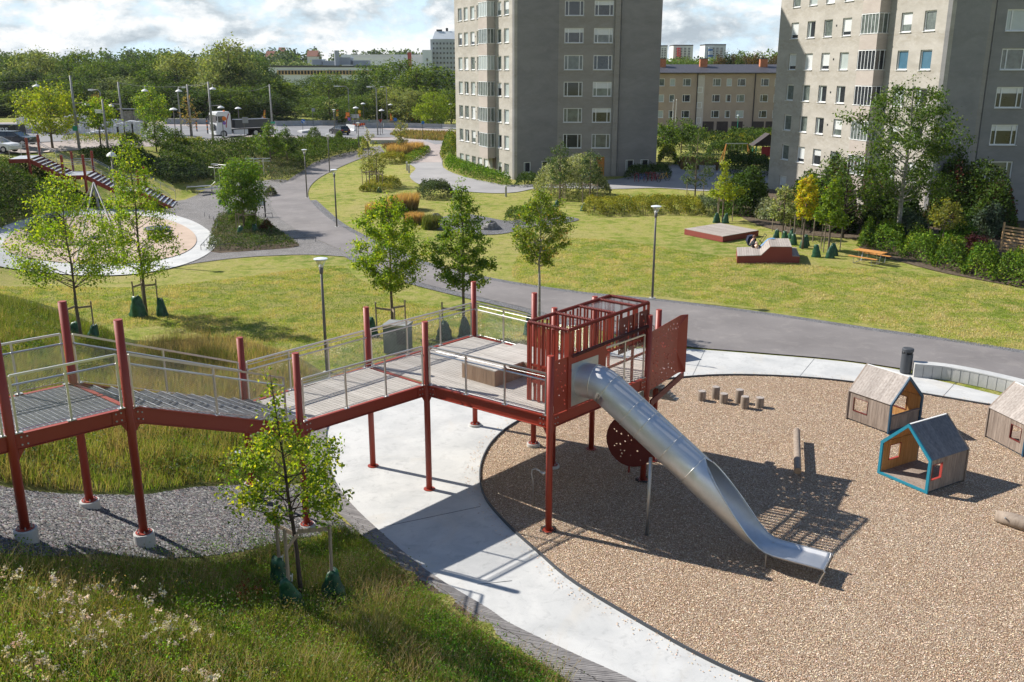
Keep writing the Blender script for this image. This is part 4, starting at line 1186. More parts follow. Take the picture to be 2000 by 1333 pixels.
# playhouses
def playhouse(o, L, W, label, win, half_gable, roofmat, group='little wooden playhouses on the wood chips', flip=False):
 """o front-left corner; W across the open gable, L away from it"""
 o = Vector((o[0], o[1], 0)); L = Vector((L[0], L[1], 0)).normalized(); W = Vector((W[0], W[1], 0)).normalized(); Z = Vector((0, 0, 1))
 w, l, he, ha, t = 1.62, 1.62, 1.03, 1.82, .05
 T = thing('playhouse', o + (L * l + W * w) / 2, label, 'playhouse', group)
 fl = .07
 m = MB(); n = 14
 for i in range(n):
  m.beam(o + W * .05 + L * (l * (i + .5) / n) + Z * (fl + .015), o + W * (w - .05) + L * (l * (i + .5) / n) + Z * (fl + .015), l / n - .008, .03)
 m.build('floor', MAT['greywood'], T)
 m = MB()
 for s in (0, 1):
  a = o + W * (.06 + s * (w - .12)); m.beam(a + L * .02 + Z * .04, a + L * (l - .02) + Z * .04, .06, .06)
 m.build('sill_beam', MAT['anthracite'], T)
 nb = 15
 for s in (0, 1):
  base = o + W * (s * w) + (W * .0)
  out = MB(); inn = MB(); wn = win[s]
  for i in range(nb):
   x0, x1 = l * i / nb, l * (i + 1) / nb; xm = (x0 + x1) / 2
   segs = [(fl, he)]
   if wn and wn[0] < xm < wn[1]: segs = [(fl, .40), (.86, he)]
   for z0, z1 in segs:
    c = base + L * xm + Z * (z0 + z1) / 2; sg = -1 if s == 0 else 1
    out.box(c + W * (-sg * .012), (x1 - x0 - .005, .022, z1 - z0), ax=(L, W, Z))
    inn.box(c + W * (-sg * .040), (x1 - x0 - .005, .020, z1 - z0), ax=(L, W, Z))
  out.build('side_wall', MAT['greywood'], T)
  inn.build('wall_lining', MAT['orangewood'], T)
  if wn:
   fr_ = MB(); c = base + W * (.026 if s == 0 else -.026)
   a0, a1, z0, z1 = wn[0] - .0, wn[1] + .0, .40, .86
   for p, q in (((a0, z0), (a1, z0)), ((a1, z0), (a1, z1)), ((a1, z1), (a0, z1)), ((a0, z1), (a0, z0))):
    fr_.beam(c + L * p[0] + Z * p[1], c + L * q[0] + Z * q[1], .075 if abs(p[1] - q[1]) < .01 else .013, .013 if abs(p[1] - q[1]) < .01 else .075, up=(0, 0, 1) if abs(p[1] - q[1]) < .01 else tuple(W))
   fr_.build('window_frame', MAT['darkred' if half_gable else 'windowred'], T)
 for s in (0, 1):
  e = o + W * (s * w) + Z * he; r = o + W * (w / 2) + Z * ha
  sl = (r - e).normalized(); nr = L.cross(sl)
  if nr.z < 0: nr = -nr
  ln = (r - e).length
  m = MB(); m2 = MB()
  for i in range(nb):
   xm = l * (i + .5) / nb
   a = e - sl * .02 + L * xm + nr * .02; b = r + L * xm + nr * .02 - sl * .0
   m.beam(a, b, l / nb - .005, .026, up=tuple(nr))
   m2.beam(a - nr * .034 + sl * .06, b - nr * .034 - sl * .04, l / nb - .005, .018, up=tuple(nr))
  m.build('roof', MAT[roofmat], T); m2.build('roof_lining', MAT['orangewood'], T)
 m = MB(); m.beam(o + W * w / 2 + Z * (ha + .03), o + W * w / 2 + L * l + Z * (ha + .03), .05, .02); m.build('ridge_cap', MAT['white'], T)
 poly = [(-.035, fl - .04), (w + .035, fl - .04), (w + .035, he + .02), (w / 2, ha + .05), (-.035, he + .02)]
 inn = [(.05, fl + .03), (w - .05, fl + .03), (w - .05, he - .03), (w / 2, ha - .065), (.05, he - .03)]
 plate('gable_frame', poly, [inn], tuple(o - L * .05), tuple(W), (0, 0, 1), tuple(L), .05, MAT['navy' if half_gable else 'blue'], T)
 if half_gable:
  m = MB()
  for i in range(12):
   c = o + W * (.05 + (w - .1) * (i + .5) / 12) + Z * (fl + .02 + .27); m.box(c + L * .02, ((w - .1) / 12 - .005, .025, .50), ax=(W, L, Z))
  m.build('gable_wall', MAT['greywood'], T)
  m = MB(); m.beam(o + W * .05 + Z * .59 + L * .02, o + W * (w - .05) + Z * .59 + L * .02, .10, .035); m.build('counter', MAT['greywood'], T)
 plate('gable_frame', poly, [inn], tuple(o + L * (l + .0)), tuple(W), (0, 0, 1), tuple(L), .05, MAT['greywood'], T)
 return T
MAT['darkboards'] = wood('dark_roof_boards', (.12, .125, .14), (.19, .195, .215), grain=(14, 14, 2))
h1o = at(1716.7, 925.8)
playhouse(h1o, (.862, .507), (.507, -.862), 'playhouse with a bright turquoise gable frame and dark boarded roof, nearest of the three', ((.30, .78), (.10, .54)), False, 'darkboards')
h2 = at(1733, 849)
Lh = Vector((-.53, .85, 0)); Wh = Vector((.85, .53, 0))
playhouse(h2, Lh, Wh, 'playhouse with a navy half-closed gable and a serving counter, beside the litter bin', ((.86, 1.42), (.5, 1.05)), True, 'greyroof')
h3 = at(1996, 893)
playhouse(h3, (-.22, .975), (.975, .22), 'playhouse cut by the right edge of the view, small yellow sticker on its boards', ((.18, .62), None), True, 'greyroof')
m = MB(); q = at(1936, 808, .85) ; m.lathe((0, 0, 0), [(.02, 0), (.02, .004)], 10);
# stumps, logs, small play things
for i, (u, v, hpx, lab) in enumerate([(1370, 783, .37, 'low round stump at the left end of the stepping group'), (1397, 779, .46, 'tall round stump, second from the left and rearmost of the stepping group'),
        (1413, 788, .37, 'low round stump between the two tall ones'), (1443, 787, .50, 'tallest stump, standing behind the front stump'),
        (1454, 798, .45, 'front stump of the group, nearest to the slide'), (1483, 796, .37, 'last stump at the right end of the stepping group')]):
 p = at(u, v)
 T = thing('stump', (p.x, p.y, 0), lab, 'stump', 'wooden stepping stumps in the wood chips')
 m = MB(); m.lathe((0, 0, -.1), [(.155, 0), (.15, .1), (.147, hpx * .6 + .1), (.144, hpx + .08), (.136, hpx + .1)], 22)
 m.build('stem', MAT['log'], T, local=True, smooth=False)
 m = MB(); m.lathe((0, 0, hpx), [(.132, 0), (.131, .004)], 22); m.build('cut_face', MAT['greyroof'], T, local=True)
p, q = at(1556, 943, 0), at(1554, 862, 0)
T = thing('balance_log', ((p + q) / 2), 'straight round balance log pointing at the camera in the middle of the chips', 'log', 'bare logs on the play area')
m = MB(); m.tube([(p.x, p.y, .36), (q.x, q.y, .36)], .105, 20, cap=False); m.build('stem', MAT['log'], T, smooth=True)
m = MB(); d = (q - p).normalized(); m.tube([Vector((p.x, p.y, .36)) - d * .002, Vector((p.x, p.y, .36)) + d * .02], .103, 20); m.tube([Vector((q.x, q.y, .36)), Vector((q.x, q.y, .36)) - d * .02], .103, 20); m.build('cut_face', MAT['logend'], T)
m = MB()
for t in (.18, .82):
 c = p.lerp(q, t); m.tube([(c.x, c.y, -.05), (c.x, c.y, .30)], .05, 10)
m.build('support', MAT['galv'], T)
p, q = at(1945, 1018), at(2120, 1075)
T = thing('lying_log', p, 'thick trunk lying in the chips at the right edge, metal peg in its end', 'log', 'bare logs on the play area')
m = MB(); d = (q - p).normalized(); m.tube([Vector((p.x, p.y, .15)), Vector((p.x, p.y, .17)) + d * .35, Vector((q.x, q.y, .2))], [.15, .19, .2], 20); m.build('stem', MAT['log'], T, smooth=True)
m = MB(); m.tube([Vector((p.x, p.y, .15)) - d * .004, Vector((p.x, p.y, .15)) + d * .01], .14, 20); m.build('cut_face', MAT['logend'], T)
m = MB(); c = Vector((p.x, p.y, .2)) + d * .12 + Vector((0, -.14, .02)); m.tube([c, c + Vector((-.05, -.14, .05))], .02, 8); m.build('peg', MAT['galv'], T)
p = at(1041, 990)
T = thing('speaking_tube', p, 'bent steel speaking tube with a funnel end, left of the tall red post', 'play pipe')
m = MB(); m.tube([(p.x, p.y, -.05), (p.x, p.y, .75), (p.x - .04, p.y, .98), (p.x - .02, p.y, 1.1), (p.x + .06, p.y - .02, 1.14), (p.x + .18, p.y - .05, 1.08)], .021, 10); m.build('pipe', MAT['steel'], T, smooth=True)
m = MB(); m.tube([(p.x + .18, p.y - .05, 1.08), (p.x + .30, p.y - .08, 1.0)], [.024, .062], 14); m.build('funnel', MAT['steel'], T, smooth=True)
p = at(1768, 729)
T = thing('litter_bin', p, 'round anthracite litter bin at the end of the low concrete wall', 'bin')
m = MB(); m.lathe((p.x, p.y, .0), [(.19, 0), (.19, .03), (.215, .05), (.215, .80)], 28); m.build('body', MAT['anthracite'], T, smooth=False)
m = MB(); m.lathe((p.x, p.y, .80), [(.15, 0), (.15, .16)], 24, cap=False); m.build('slot', MAT['black'], T)
m = MB(); m.lathe((p.x, p.y, .90), [(.222, 0), (.222, .10), (.19, .125), (.03, .13)], 28)
for a in (20, 90, 160, 230, 300): m.box((p.x + .2 * math.cos(R(a)), p.y + .2 * math.sin(R(a)), .85), (.03, .06, .12), R(a))
m.build('lid', MAT['anthracite'], T)
wl_px = smoothline([at(u, v) for u, v in [(1784, 737), (1840, 742), (1900, 753), (1960, 767), (2020, 783), (2100, 806), (2200, 838)]], 3)
T = thing('low_wall', (wl_px[0][0], wl_px[0][1], 0), 'low curved wall of pale cast concrete between path and play area', 'wall')
P = np.array(wl_px); t = np.gradient(P, axis=0); t /= np.linalg.norm(t, axis=1)[:, None]; nr = np.stack([-t[:, 1], t[:, 0]], 1)
poly = [tuple(x) for x in P] + [tuple(x) for x in (P + nr * .42)[::-1]]
m = MB(); m.prism(poly, 0, .50); m.build('body', MAT['concrete2'], T)
m = MB(); poly2 = [tuple(x) for x in P - nr * .012] + [tuple(x) for x in (P + nr * .432)[::-1]]; m.prism(poly2, .502, .545); m.build('coping', MAT['concrete'], T)
m = MB(); cum = resample([tuple(x) for x in P], 24)
for k in range(1, 23):
 tt = cum[k + 1] - cum[k] if k < 23 else cum[k] - cum[k - 1]; a = math.atan2(tt[1], tt[0]); nn_ = np.array([math.sin(a), -math.cos(a)])
 c = cum[k] + nn_ * .0015; m.box((c[0], c[1], .26), (.012, .006, .46), a)
m.build('board_mark', MAT['anthracite'], T)
p = atT(470, 925)
T = thing('service_bollard', p, 'square grey service bollard at the edge of the stone bed', 'bollard')
m = MB(); m.box((p.x, p.y, p.z + .25), (.20, .20, .80), .4); m.build('body', MAT['polelight'], T)
m = MB(); m.box((p.x, p.y, p.z + .665), (.212, .212, .03), .4); m.build('cap', MAT['galv'], T)
# buildings
def winproto(name, w, h, pane, bars=(), sill=True, fw=.085, glassname='pane'):
 """window centred on x, base at z=0, outward = -y"""
 m = MB()
 m.box((0, .0, fw / 2), (w, .07, fw)); m.box((0, .0, h - fw / 2), (w, .07, fw))
 for s in (-1, 1): m.box((s * (w / 2 - fw / 2), 0, h / 2), (fw, .07, h - 2 * fw))
 for b in bars: m.box((b, -.003, h / 2), (fw * .9, .07, h - 2 * fw))
 if sill: m.box((0, -.10, -.02), (w + .08, .22, .035))
 o = m.build(name, MAT['winwhite'], None, local=True)
 pane, bl = (pane.split(':') + ['0'])[:2]; bl = int(bl) / 100
 g = MB(); g.box((0, .03, h / 2), (w - 2 * fw + .01, .012, h - 2 * fw + .01))
 p = g.build(glassname, MAT[pane], o, local=True)
 if bl: g = MB(); g.box((0, .02, h - fw - bl * h / 2), (w - 2 * fw, .006, bl * h)); g.build('blind', MAT['glass_white'], o, local=True)
 if pane == 'glass_dark' and not bl and not bars: g = MB(); g.box((-w * .28, .02, h / 2), (w * .16, .006, h - 2 * fw)); g.build('curtain', MAT['glass_pale'], o, local=True)
 return o
PROTO = {}
def window(T, key, P, n, w, h, pane, bars=(), sill=True):
 """first one of a kind is built, later ones are copies"""
 k = (key, round(w, 2), round(h, 2), pane, bars)
 rz = math.atan2(-n[0], n[1]) + PI   # local -y looks along n
 rz = math.atan2(n[0], -n[1])
 loc = Vector(P) - T.location
 if k not in PROTO:
  o = winproto('window', w, h, pane, bars, sill); o.parent = T; PROTO[k] = o
  o.location = loc; o.rotation_euler = (0, 0, rz)
 else:
  s = PROTO[k]; o = s.copy(); COL.objects.link(o); o.parent = T; o.location = loc; o.rotation_euler = (0, 0, rz)
  for ch in list(s.children):
   c = ch.copy(); COL.objects.link(c); c.parent = o
 return o
def facade(T, A, B, z0, z1, wins, mat, n, th=.35, name='wall', depth=.16):
 """wins: (s_centre, z_bottom, w, h)"""
 A = np.array(A, float); B = np.array(B, float); L_ = np.linalg.norm(B - A); d = (B - A) / L_
 holes = [[(s - w / 2, z - z0), (s + w / 2, z - z0), (s + w / 2, z - z0 + h), (s - w / 2, z - z0 + h)] for s, z, w, h in wins]
 return plate(name, [(0, 0), (L_, 0), (L_, z1 - z0), (0, z1 - z0)], holes, (A[0], A[1], z0), (d[0], d[1], 0), (0, 0, 1), (-n[0], -n[1], 0), th, mat, T)
def spos(A, B, u, z=11.5):
 A = np.array(A, float); B = np.array(B, float); d = (B - A) / np.linalg.norm(B - A)
 k = (u - 1000) / FP
 return (k * ((CAMZ - z) * SP + A[1] * CP) - A[0]) / (d[0] - k * CP * d[1])
def outn(A, B, inside):
 d = np.array(B) - np.array(A); d = d / np.linalg.norm(d); n = np.array([d[1], -d[0]])
 if (np.array(inside) - np.array(A)) @ n > 0: n = -n
 return n
FL = 2.8
def tower(name_label, T, A, B, C, D, E, back, H, cols, bay, rows, smallcols, frontcols, gcols, door=None, pipe_u=None, seed=3, blue=(), lastcols=()):
 rr = random.Random(seed)
 cen = (np.array(A) + np.array(B) + np.array(D) + np.array(back[0])) / 4
 n = outn(A, B, cen); L_ = np.linalg.norm(np.array(B) - A); d = (np.array(B) - A) / L_
 wins = []; put = []
 kinds = ['glass_dark', 'glass_mid', 'glass_dark:35', 'glass_pale', 'glass_pale', 'glass_white', 'glass_mid:55', 'glass_dark:70', 'glass_mid']
 for r in range(rows):
  zb = .3 + FL * r; h = 1.25 if r == 0 else 1.46
  for ci, u in enumerate(cols):
   s = spos(A, B, u)
   if r == 0 and ci == 99: continue
   wins.append((s, zb, 1.34, h)); k = rr.choice(kinds)
   if (r, ci) in blue: k = 'glass_blue'
   put.append((s, zb, 1.34, h, k, ()))
 b0, b1 = (spos(A, B, u) for u in bay)
 facade(T, A, B, -1, H, wins, MAT['stucco'], n)
 for s, zb, w, h, k, bars in put:
  p = np.array(A) + d * s - n * .13; window(T, 'a', (p[0], p[1], zb), n, w, h, k, bars)
 for r in range(1, rows):
  for u in (cols[2] * .55 + cols[3] * .45,):
   s = spos(A, B, u); p = np.array(A) + d * s + n * .01
   v = MB(); v.box((p[0], p[1], .3 + FL * r + .9), (.16, .02, .16), math.atan2(d[1], d[0])); v.build('vent', MAT['black'], T)
 dep = .95
 for r in range(1, rows):
  zb = .3 + FL * r
  o_ = thing('balcony', (0, 0, 0), None, None); o_.parent = T
  c = np.array(A) + d * (b0 + b1) / 2 + n * dep / 2; w = abs(b1 - b0)
  o_.location = Vector((c[0], c[1], zb)) - T.location
  a = math.atan2(d[1], d[0])
  m = MB(); m.box((c[0], c[1], zb - .62), (w, dep, 1.20), a); m.build('parapet', MAT['parapet'], o_)
  m = MB(); m.box((c[0], c[1], zb + .01), (w + .08, dep + .08, .05), a); m.box((c[0], c[1], zb + 1.53), (w + .02, dep + .02, .06), a)
  for k in range(6):
   q = c + d * (w / 2 - .03) * (k / 5 * 2 - 1) + n * (dep / 2 - .03); m.box((q[0], q[1], zb + .77), (.05, .05, 1.46), a)
  for k in range(1, 3):
   q = c + d * (w / 2 - .03) + n * (dep / 2 - .03 - k * dep / 2.4); m.box((q[0], q[1], zb + .77), (.05, .05, 1.46), a)
  q = c - d * (w / 2 - .03) - n * (dep / 2 - .05); m.box((q[0], q[1], zb + .77), (.05, .05, 1.46), a)
  m.build('frame', MAT['winwhite'], o_)
  g = MB(); g.box((c[0], c[1], zb + .77), (w - .08, dep - .08, 1.45), a); g.build('glazing', MAT[rr.choice(['glass_mid', 'glass_dark', 'glass_mid', 'glass_pale'])], o_)
 m = MB()
 for zz in [.3 + FL * rows - .62]:
  c = np.array(A) + d * (b0 + b1) / 2 + n * dep / 2; m.box((c[0], c[1], zz), (w, dep, 1.2), math.atan2(d[1], d[0]))
 m.build('parapet', MAT['parapet'], T)
 c = np.array(A) + d * (b1 - .3) + n * .01; m = MB(); m.box((c[0], c[1], .9), (1.1, .05, 2.2), math.atan2(d[1], d[0])); m.build('side_door', plain('brown_side_door', (.13, .085, .065), .6) if 'brown_side_door' not in bpy.data.materials else bpy.data.materials['brown_side_door'], T)
 for (P, Q, us, gus, mt) in ((B, C, (), gcols[0], 'stuccoshade'), (C, D, frontcols, (), 'stucco2'), (D, E, lastcols, gcols[1], 'stuccoshade')):
  n = outn(P, Q, cen); L2 = np.linalg.norm(np.array(Q) - P); d2 = (np.array(Q) - P) / L2
  wins = []; put = []
  for u in us:
   s = spos(P, Q, u)
   for r in range(1, rows):
    zb = .3 + FL * r; wins.append((s, zb, 2.06, 1.55)); put.append((s, zb, 2.06, 1.55, rr.choice(['glass_mid', 'glass_dark', 'glass_mid:40', 'glass_dark:25', 'glass_pale', 'glass_mid']), (-.62, .62)))
  for u in gus:
   s = spos(P, Q, u, 1.5); wins.append((s, .35 + .3, 1.0, 1.15)); put.append((s, .65, 1.0, 1.15, 'glass_dark', ()))
  if door and us:
   s = spos(P, Q, door, 1.5); dr = (s, .02 - 0.0, .95, 2.05)
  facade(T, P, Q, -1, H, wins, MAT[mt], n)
  for s, zb, w, h, k, bars in put:
   p = np.array(P) + d2 * s - n * .10; window(T, 'b', (p[0], p[1], zb), n, w, h, k, bars)
  if door and us:
   p = np.array(P) + d2 * s + n * .012; m = MB(); m.box((p[0], p[1], 1.1), (.92, .06, 2.1), math.atan2(d2[1], d2[0])); m.build('door', MAT['door'], T)
   p = p + d2 * 0 + n * .5
 m = MB(); p = np.array(D); m.box((p[0] - .3, p[1] - .10, H / 2), (.55, .3, H), 0); m.build('pilaster', MAT['stucco2'], T)
 m = MB(); m.tube([(p[0] + .15, p[1] - .12, .2), (p[0] + .15, p[1] - .12, H)], .06, 8); m.build('downpipe', MAT['stuccoshade'], T)
 poly = [tuple(E)] + [tuple(b) for b in back] + [tuple(A)]
 for P, Q in zip(poly[:-1], poly[1:]):
  n = outn(P, Q, cen); facade(T, P, Q, -1, H, [], MAT['stucco'], n)
 m = MB(); m.prism([tuple(x) for x in (A, B, C, D, E)] + [tuple(b) for b in back], H - .3, H + .15); m.build('roof', MAT['roofdark'], T)
 ins = [cen + (np.array(x) - cen) * .93 for x in [A, B, C, D, E] + list(back)]
 m = MB(); m.prism([tuple(x) for x in ins], -.5, H - .4); m.build('interior', MAT['blackroom'], T)
MAT['stucco2'] = stucco('grey_beige_plaster_shaded', (.275, .26, .235), (.33, .312, .285), (.21, .188, .16), .6)  # tower plaster again, darkened in colour for the shaded centre front
MAT['blackroom'] = plain('dark_interior', (.035, .033, .03), .9)
LA = (-7.0, 119.5); LB = (.24, 102.5); LC = (5.05, 106.1); LD = (11.7, 106.0); LE = (16.35, 107.2)
T = thing('apartment_tower', (5, 108, 0), 'tall grey-beige plastered apartment tower behind the pale flowering bush, cut off by the top edge', 'apartment tower', 'twin apartment towers')
tower('l', T, LA, LB, LC, LD, LE, [(17.3, 116), (10, 128), (-1, 128)], 37.5, [899.5, 910.9, 923.5, 935.8, 947.5, 974.8, 989.2], (950, 967), 8, (), (1120, 1177), ((1030, 1064), (1230, 1259)), door=1185, seed=4)
RA = (25.85, 94.9); RC = (31.7, 71.1); RF = (36.2, 72.6); RG = (58, 73.5)
T = thing('apartment_tower', (35, 80, 0), 'apartment tower at the right with blue blinds in three windows, a tall birch before it', 'apartment tower', 'twin apartment towers')
tower('r', T, RA, RC, (35.9, 73.6), (36.0, 73.7), RG, [(58, 100), (35, 103)], 33, [1546, 1577.5, 1610, 1646, 1681.5, 1760, 1805], (1693, 1727), 8, (), (), ((), ()), seed=11, lastcols=(1979, 2063), blue=((4, 4), (4, 5), (4, 6)))
by = 175.0
def bx(u): return (u - 1000) / FP * CP * by
def bz_(v): return aty(1000, v, by).z
T = thing('apartment_block', (40, by, 0), 'low beige apartment block with brown garage doors and orange brick chimneys', 'apartment block')
X0, X1 = bx(1235), bx(1620)
cu = lambda x: 1250 + x / 3.92
wl_ = []
for r, zb in enumerate((3.1, 5.9, 8.7)):
 for x, w in ((172, 1.0), (254, .95), (365, 1.45), (595, 1.45), (690, .95), (785, 1.45), (965, 1.45), (1060, .95), (1150, 1.45), (60, 1.45)):
  k = random.choice(['glass_dark', 'glass_dark', 'glass_mid', 'glass_pale'])
  wl_.append((bx(cu(x)) - X0, zb, w, 1.30, k))
for x in (172, 254, 365): wl_.append((bx(cu(x)) - X0, .5, 1.0, 1.2, 'glass_dark'))
facade(T, (X0, by), (X1, by), -.5, 11.0, [w[:4] for w in wl_], MAT['beige'], (0, -1))
for s, zb, w, h, k in wl_: window(T, 'c', (X0 + s, by + .08, zb), (0, -1), w, h, k, (-.3,) if w > 1.2 else ())
m = MB(); m.box(((X0 + X1) / 2, by + 6.5, 5.2), (X1 - X0 - .8, 11.5, 11.4)); m.build('interior', MAT['blackroom'], T)
m = MB(); m.box((X0 + .2, by + 6.4, 5.2), (.4, 12, 11.5)); m.box((X1 - .2, by + 6.4, 5.2), (.4, 12, 11.5)); m.box(((X0 + X1) / 2, by + 12.6, 5.2), (X1 - X0, .4, 11.5)); m.build('wall', MAT['beige'], T)
m = MB(); m.add([(X0 - .5, by - .5, 11.0), (X1 + .5, by - .5, 11.0), (X1 + .5, by + 13, 11.0), (X0 - .5, by + 13, 11.0), (X0 + 4, by + 6.3, 12.5), (X1 - 4, by + 6.3, 12.5)], [(0, 1, 5, 4), (1, 2, 5), (2, 3, 4, 5), (3, 0, 4), (3, 2, 1, 0)])
m.build('roof', MAT['roofdark'], T)
m = MB(); m.box(((X0 + X1) / 2, by - .55, 10.95), (X1 - X0 + 1, .15, .16)); m.build('gutter', MAT['black'], T)
for x in (195, 520, 990):
 c = MB(); xx = bx(cu(x)); c.box((xx, by + 4.5, 12.6), (1.35, 1.0, 1.7)); ch = c.build('chimney', MAT['chimney'], T)
 c = MB(); c.box((xx, by + 4.5, 13.5), (1.45, 1.1, .14)); c.build('chimney_cap', MAT['roofdark'], ch)
for x in (545, 655, 770, 935, 1035):
 c = MB(); c.box((bx(cu(x)), by - .02, 1.22), (2.05, .06, 2.45)); c.build('garage_door', MAT['garage'], T)
for x in (445, 888):
 c = MB(); c.tube([(bx(cu(x)), by - .12, .2), (bx(cu(x)), by - .12, 10.9)], .08, 6); c.build('downpipe', MAT['black'], T)
c = MB(); c.box((bx(cu(474)), by - .01, 6.0), (1.25, .08, 9.2)); c.build('stair_panel', MAT['beigelight'], T)
for zb in (2.1, 4.8, 7.5): window(T, 'd', (bx(cu(468)), by - .06, zb), (0, -1), .9, 1.05, 'glass_dark', (), False)
def farblock(u0, u1, v0, v1, Y, depth, mat, label, cat, cols, rows, wmat='glass_dark', group=None, pad=.1, roof=True, wz=.5, ww=.55, basez=None):
 P0, P1 = aty(u0, v1, Y), aty(u1, v0, Y)
 z0 = P0.z if basez is None else basez
 T = thing('building' if cat != 'tower block' else 'tower_block', ((P0.x + P1.x) / 2, Y, z0), label, cat, group)
 m = MB(); m.box(((P0.x + P1.x) / 2, Y + depth / 2, (z0 + P1.z) / 2), (P1.x - P0.x, depth, P1.z - z0)); m.build('wall', MAT[mat], T)
 W, H_ = (P1.x - P0.x), (P1.z - P0.z)
 proto = None
 for i in range(cols):
  for j in range(rows):
   x = P0.x + W * (pad + (1 - 2 * pad) * (i + .5) / cols); z = P0.z + H_ * (pad + (1 - 2 * pad) * (j + .5) / rows)
   if proto is None:
    m = MB(); m.box((0, 0, 0), (W * (1 - 2 * pad) / cols * ww, .3, H_ * (1 - 2 * pad) / rows * wz)); proto = m.build('window', MAT[wmat], T, local=True); o = proto
   else: o = proto.copy(); COL.objects.link(o)
   o.location = Vector((x, Y - .1, z)) - T.location
 if roof:
  m = MB(); m.box(((P0.x + P1.x) / 2, Y + depth / 2, P1.z + .35), (W * 1.01, depth * 1.01, .7)); m.build('roof', MAT['roofdark'], T)
 return T
TW = 'white tower blocks on the wooded hill'
T = farblock(1283, 1304, 91, 124, 620, 14, 'farwhite', 'leftmost white tower block on the hill, half hidden by the near tower', 'tower block', 3, 8, group=TW)
T = farblock(1314, 1354, 90, 122, 640, 16, 'farwhite', 'white tower block with red balconies on the wooded hill', 'tower block', 4, 8, group=TW)
for j in range(7):
 p = aty(1326, 95 + j * 3.6, 638.5); m = MB(); m.box(p, (2.2, 1.2, .8)); m.build('balcony', MAT['signred'], T)
T = farblock(1375, 1418, 89, 128, 560, 15, 'farwhite', 'white tower block with pale blue balconies, rightmost on the wooded hill', 'tower block', 4, 9, group=TW)
for j in range(8):
 p = aty(1388, 94 + j * 3.9, 558.5); m = MB(); m.box(p, (2.2, 1.2, .8)); m.build('balcony', MAT['signblue'] if j % 3 == 1 else MAT['farlight'], T)
T = farblock(842, 900, 77, 150, 420, 25, 'fargrey', 'grey office tower with rows of paired windows beside the apartment tower', 'office building', 8, 7, pad=.05, wz=.42, ww=.42, roof=False, basez=-2)
P = aty(844, 61, 421); Q = aty(900, 76.6, 421)
m = MB(); m.add([(P.x, 421, Q.z), (Q.x, 421, Q.z), (Q.x, 421 + 20, Q.z), (P.x, 441, Q.z), (P.x + 1, 424, P.z), (Q.x, 424, P.z), (Q.x, 438, P.z), (P.x + 1, 438, P.z)], [(3, 2, 1, 0), (4, 5, 6, 7), (0, 1, 5, 4), (1, 2, 6, 5), (2, 3, 7, 6), (3, 0, 4, 7)]); m.build('roof', MAT['farlight'], T)
p = aty(858, 60, 425); m = MB(); m.box(p, (2.4, 2, .8)); p = aty(873, 59, 425); m.box(p, (1.0, 1, 1.6)); m.build('roof_vent', MAT['roofdark'], T)
T = farblock(826, 843, 98, 145, 415, 20, 'farlight', 'narrow pale stair tower joined to the grey office tower', 'building', 1, 2, pad=.3, ww=.3, roof=False, basez=-2)
T = farblock(668, 832, 107, 134, 440, 40, 'farlight', 'long pale metal clad factory hall with a bright shed roof', 'factory', 1, 1, pad=.48, ww=.1, roof=False, basez=-2)
a, b, c_, d_ = aty(690, 112, 439), aty(770, 112, 439), aty(766, 107.5, 442), aty(698, 107.5, 442)
m = MB(); m.box(((a.x + b.x) / 2, 438, (a.z + c_.z) / 2), (b.x - a.x, 1.5, 1.2)); a, b = aty(796, 112, 438), aty(826, 107.5, 438); m.box(((a.x + b.x) / 2, 438, (a.z + b.z) / 2), (b.x - a.x, 1.5, 1.2)); m.build('rooflight', MAT['farwhite'], T)
for x0, x1, v0, v1 in ((610, 628, 117, 127), (630, 656, 120, 128), (656, 684, 113, 127), (690, 718, 119, 129)):
 a, b = aty(x0, v1, 400), aty(x1, v0, 400)
 T = thing('plant_room', ((a.x + b.x) / 2, 404, a.z), {610: 'leftmost grey rooftop plant room, with a dark gap beside it', 630: 'low pale plant room second from the left on the long roof', 656: 'tallest pale plant room on the long low roof', 690: 'rightmost ribbed plant room on the long low roof'}[x0], 'plant room', 'plant rooms on the long low building')
 m = MB(); m.box(((a.x + b.x) / 2, 404, (a.z + b.z) / 2), (b.x - a.x, 8, b.z - a.z)); m.build('wall', MAT['fargrey'], T)
 m = MB(); m.box(((a.x + b.x) / 2, 404, b.z + .1), (b.x - a.x + .4, 8.4, .2)); m.build('roof', MAT['farlight'], T)
T = farblock(520, 740, 132, 139.5, 390, 30, 'farlight', 'long low pale industrial building with a dark flat roof behind the trees', 'factory', 1, 1, pad=.48, ww=.1, basez=-2)
proto = None
for k in range(30):
 p = aty(546 + k * 6.3, 142, 389.6)
 if proto is None: m = MB(); m.box((0, 0, 0), (.75, .3, 1.4)); proto = m.build('window', MAT['glass_dark'], T, local=True); o = proto
 else: o = proto.copy(); COL.objects.link(o)
 o.location = p - T.location
m = MB(); a, b = aty(541, 142, 389.8), aty(740, 142, 389.8); m.box(((a.x + b.x) / 2, 389.9, a.z), (b.x - a.x, .3, 1.7)); m.build('window_band', MAT['fencewood'], T)
p = aty(800, 118, 430); T = thing('crane_mast', (p.x, 430, -2), 'red mast standing in front of the pale factory roof', 'mast')
m = MB(); m.box((p.x, 430, (aty(800, 103, 430).z - 2) / 2), (1.6, 1.2, aty(800, 103, 430).z + 2)); m.build('post', MAT['red'], T)
p = aty(658, 118, 398); T = thing('flue', (p.x, 398, 5), 'grey chimney flue rising from the long low roof', 'chimney')
m = MB(); m.lathe((p.x, 398, 5), [(1.0, 0), (1.0, aty(658, 99, 398).z - 5)], 12); m.build('stack', MAT['fargrey'], T)
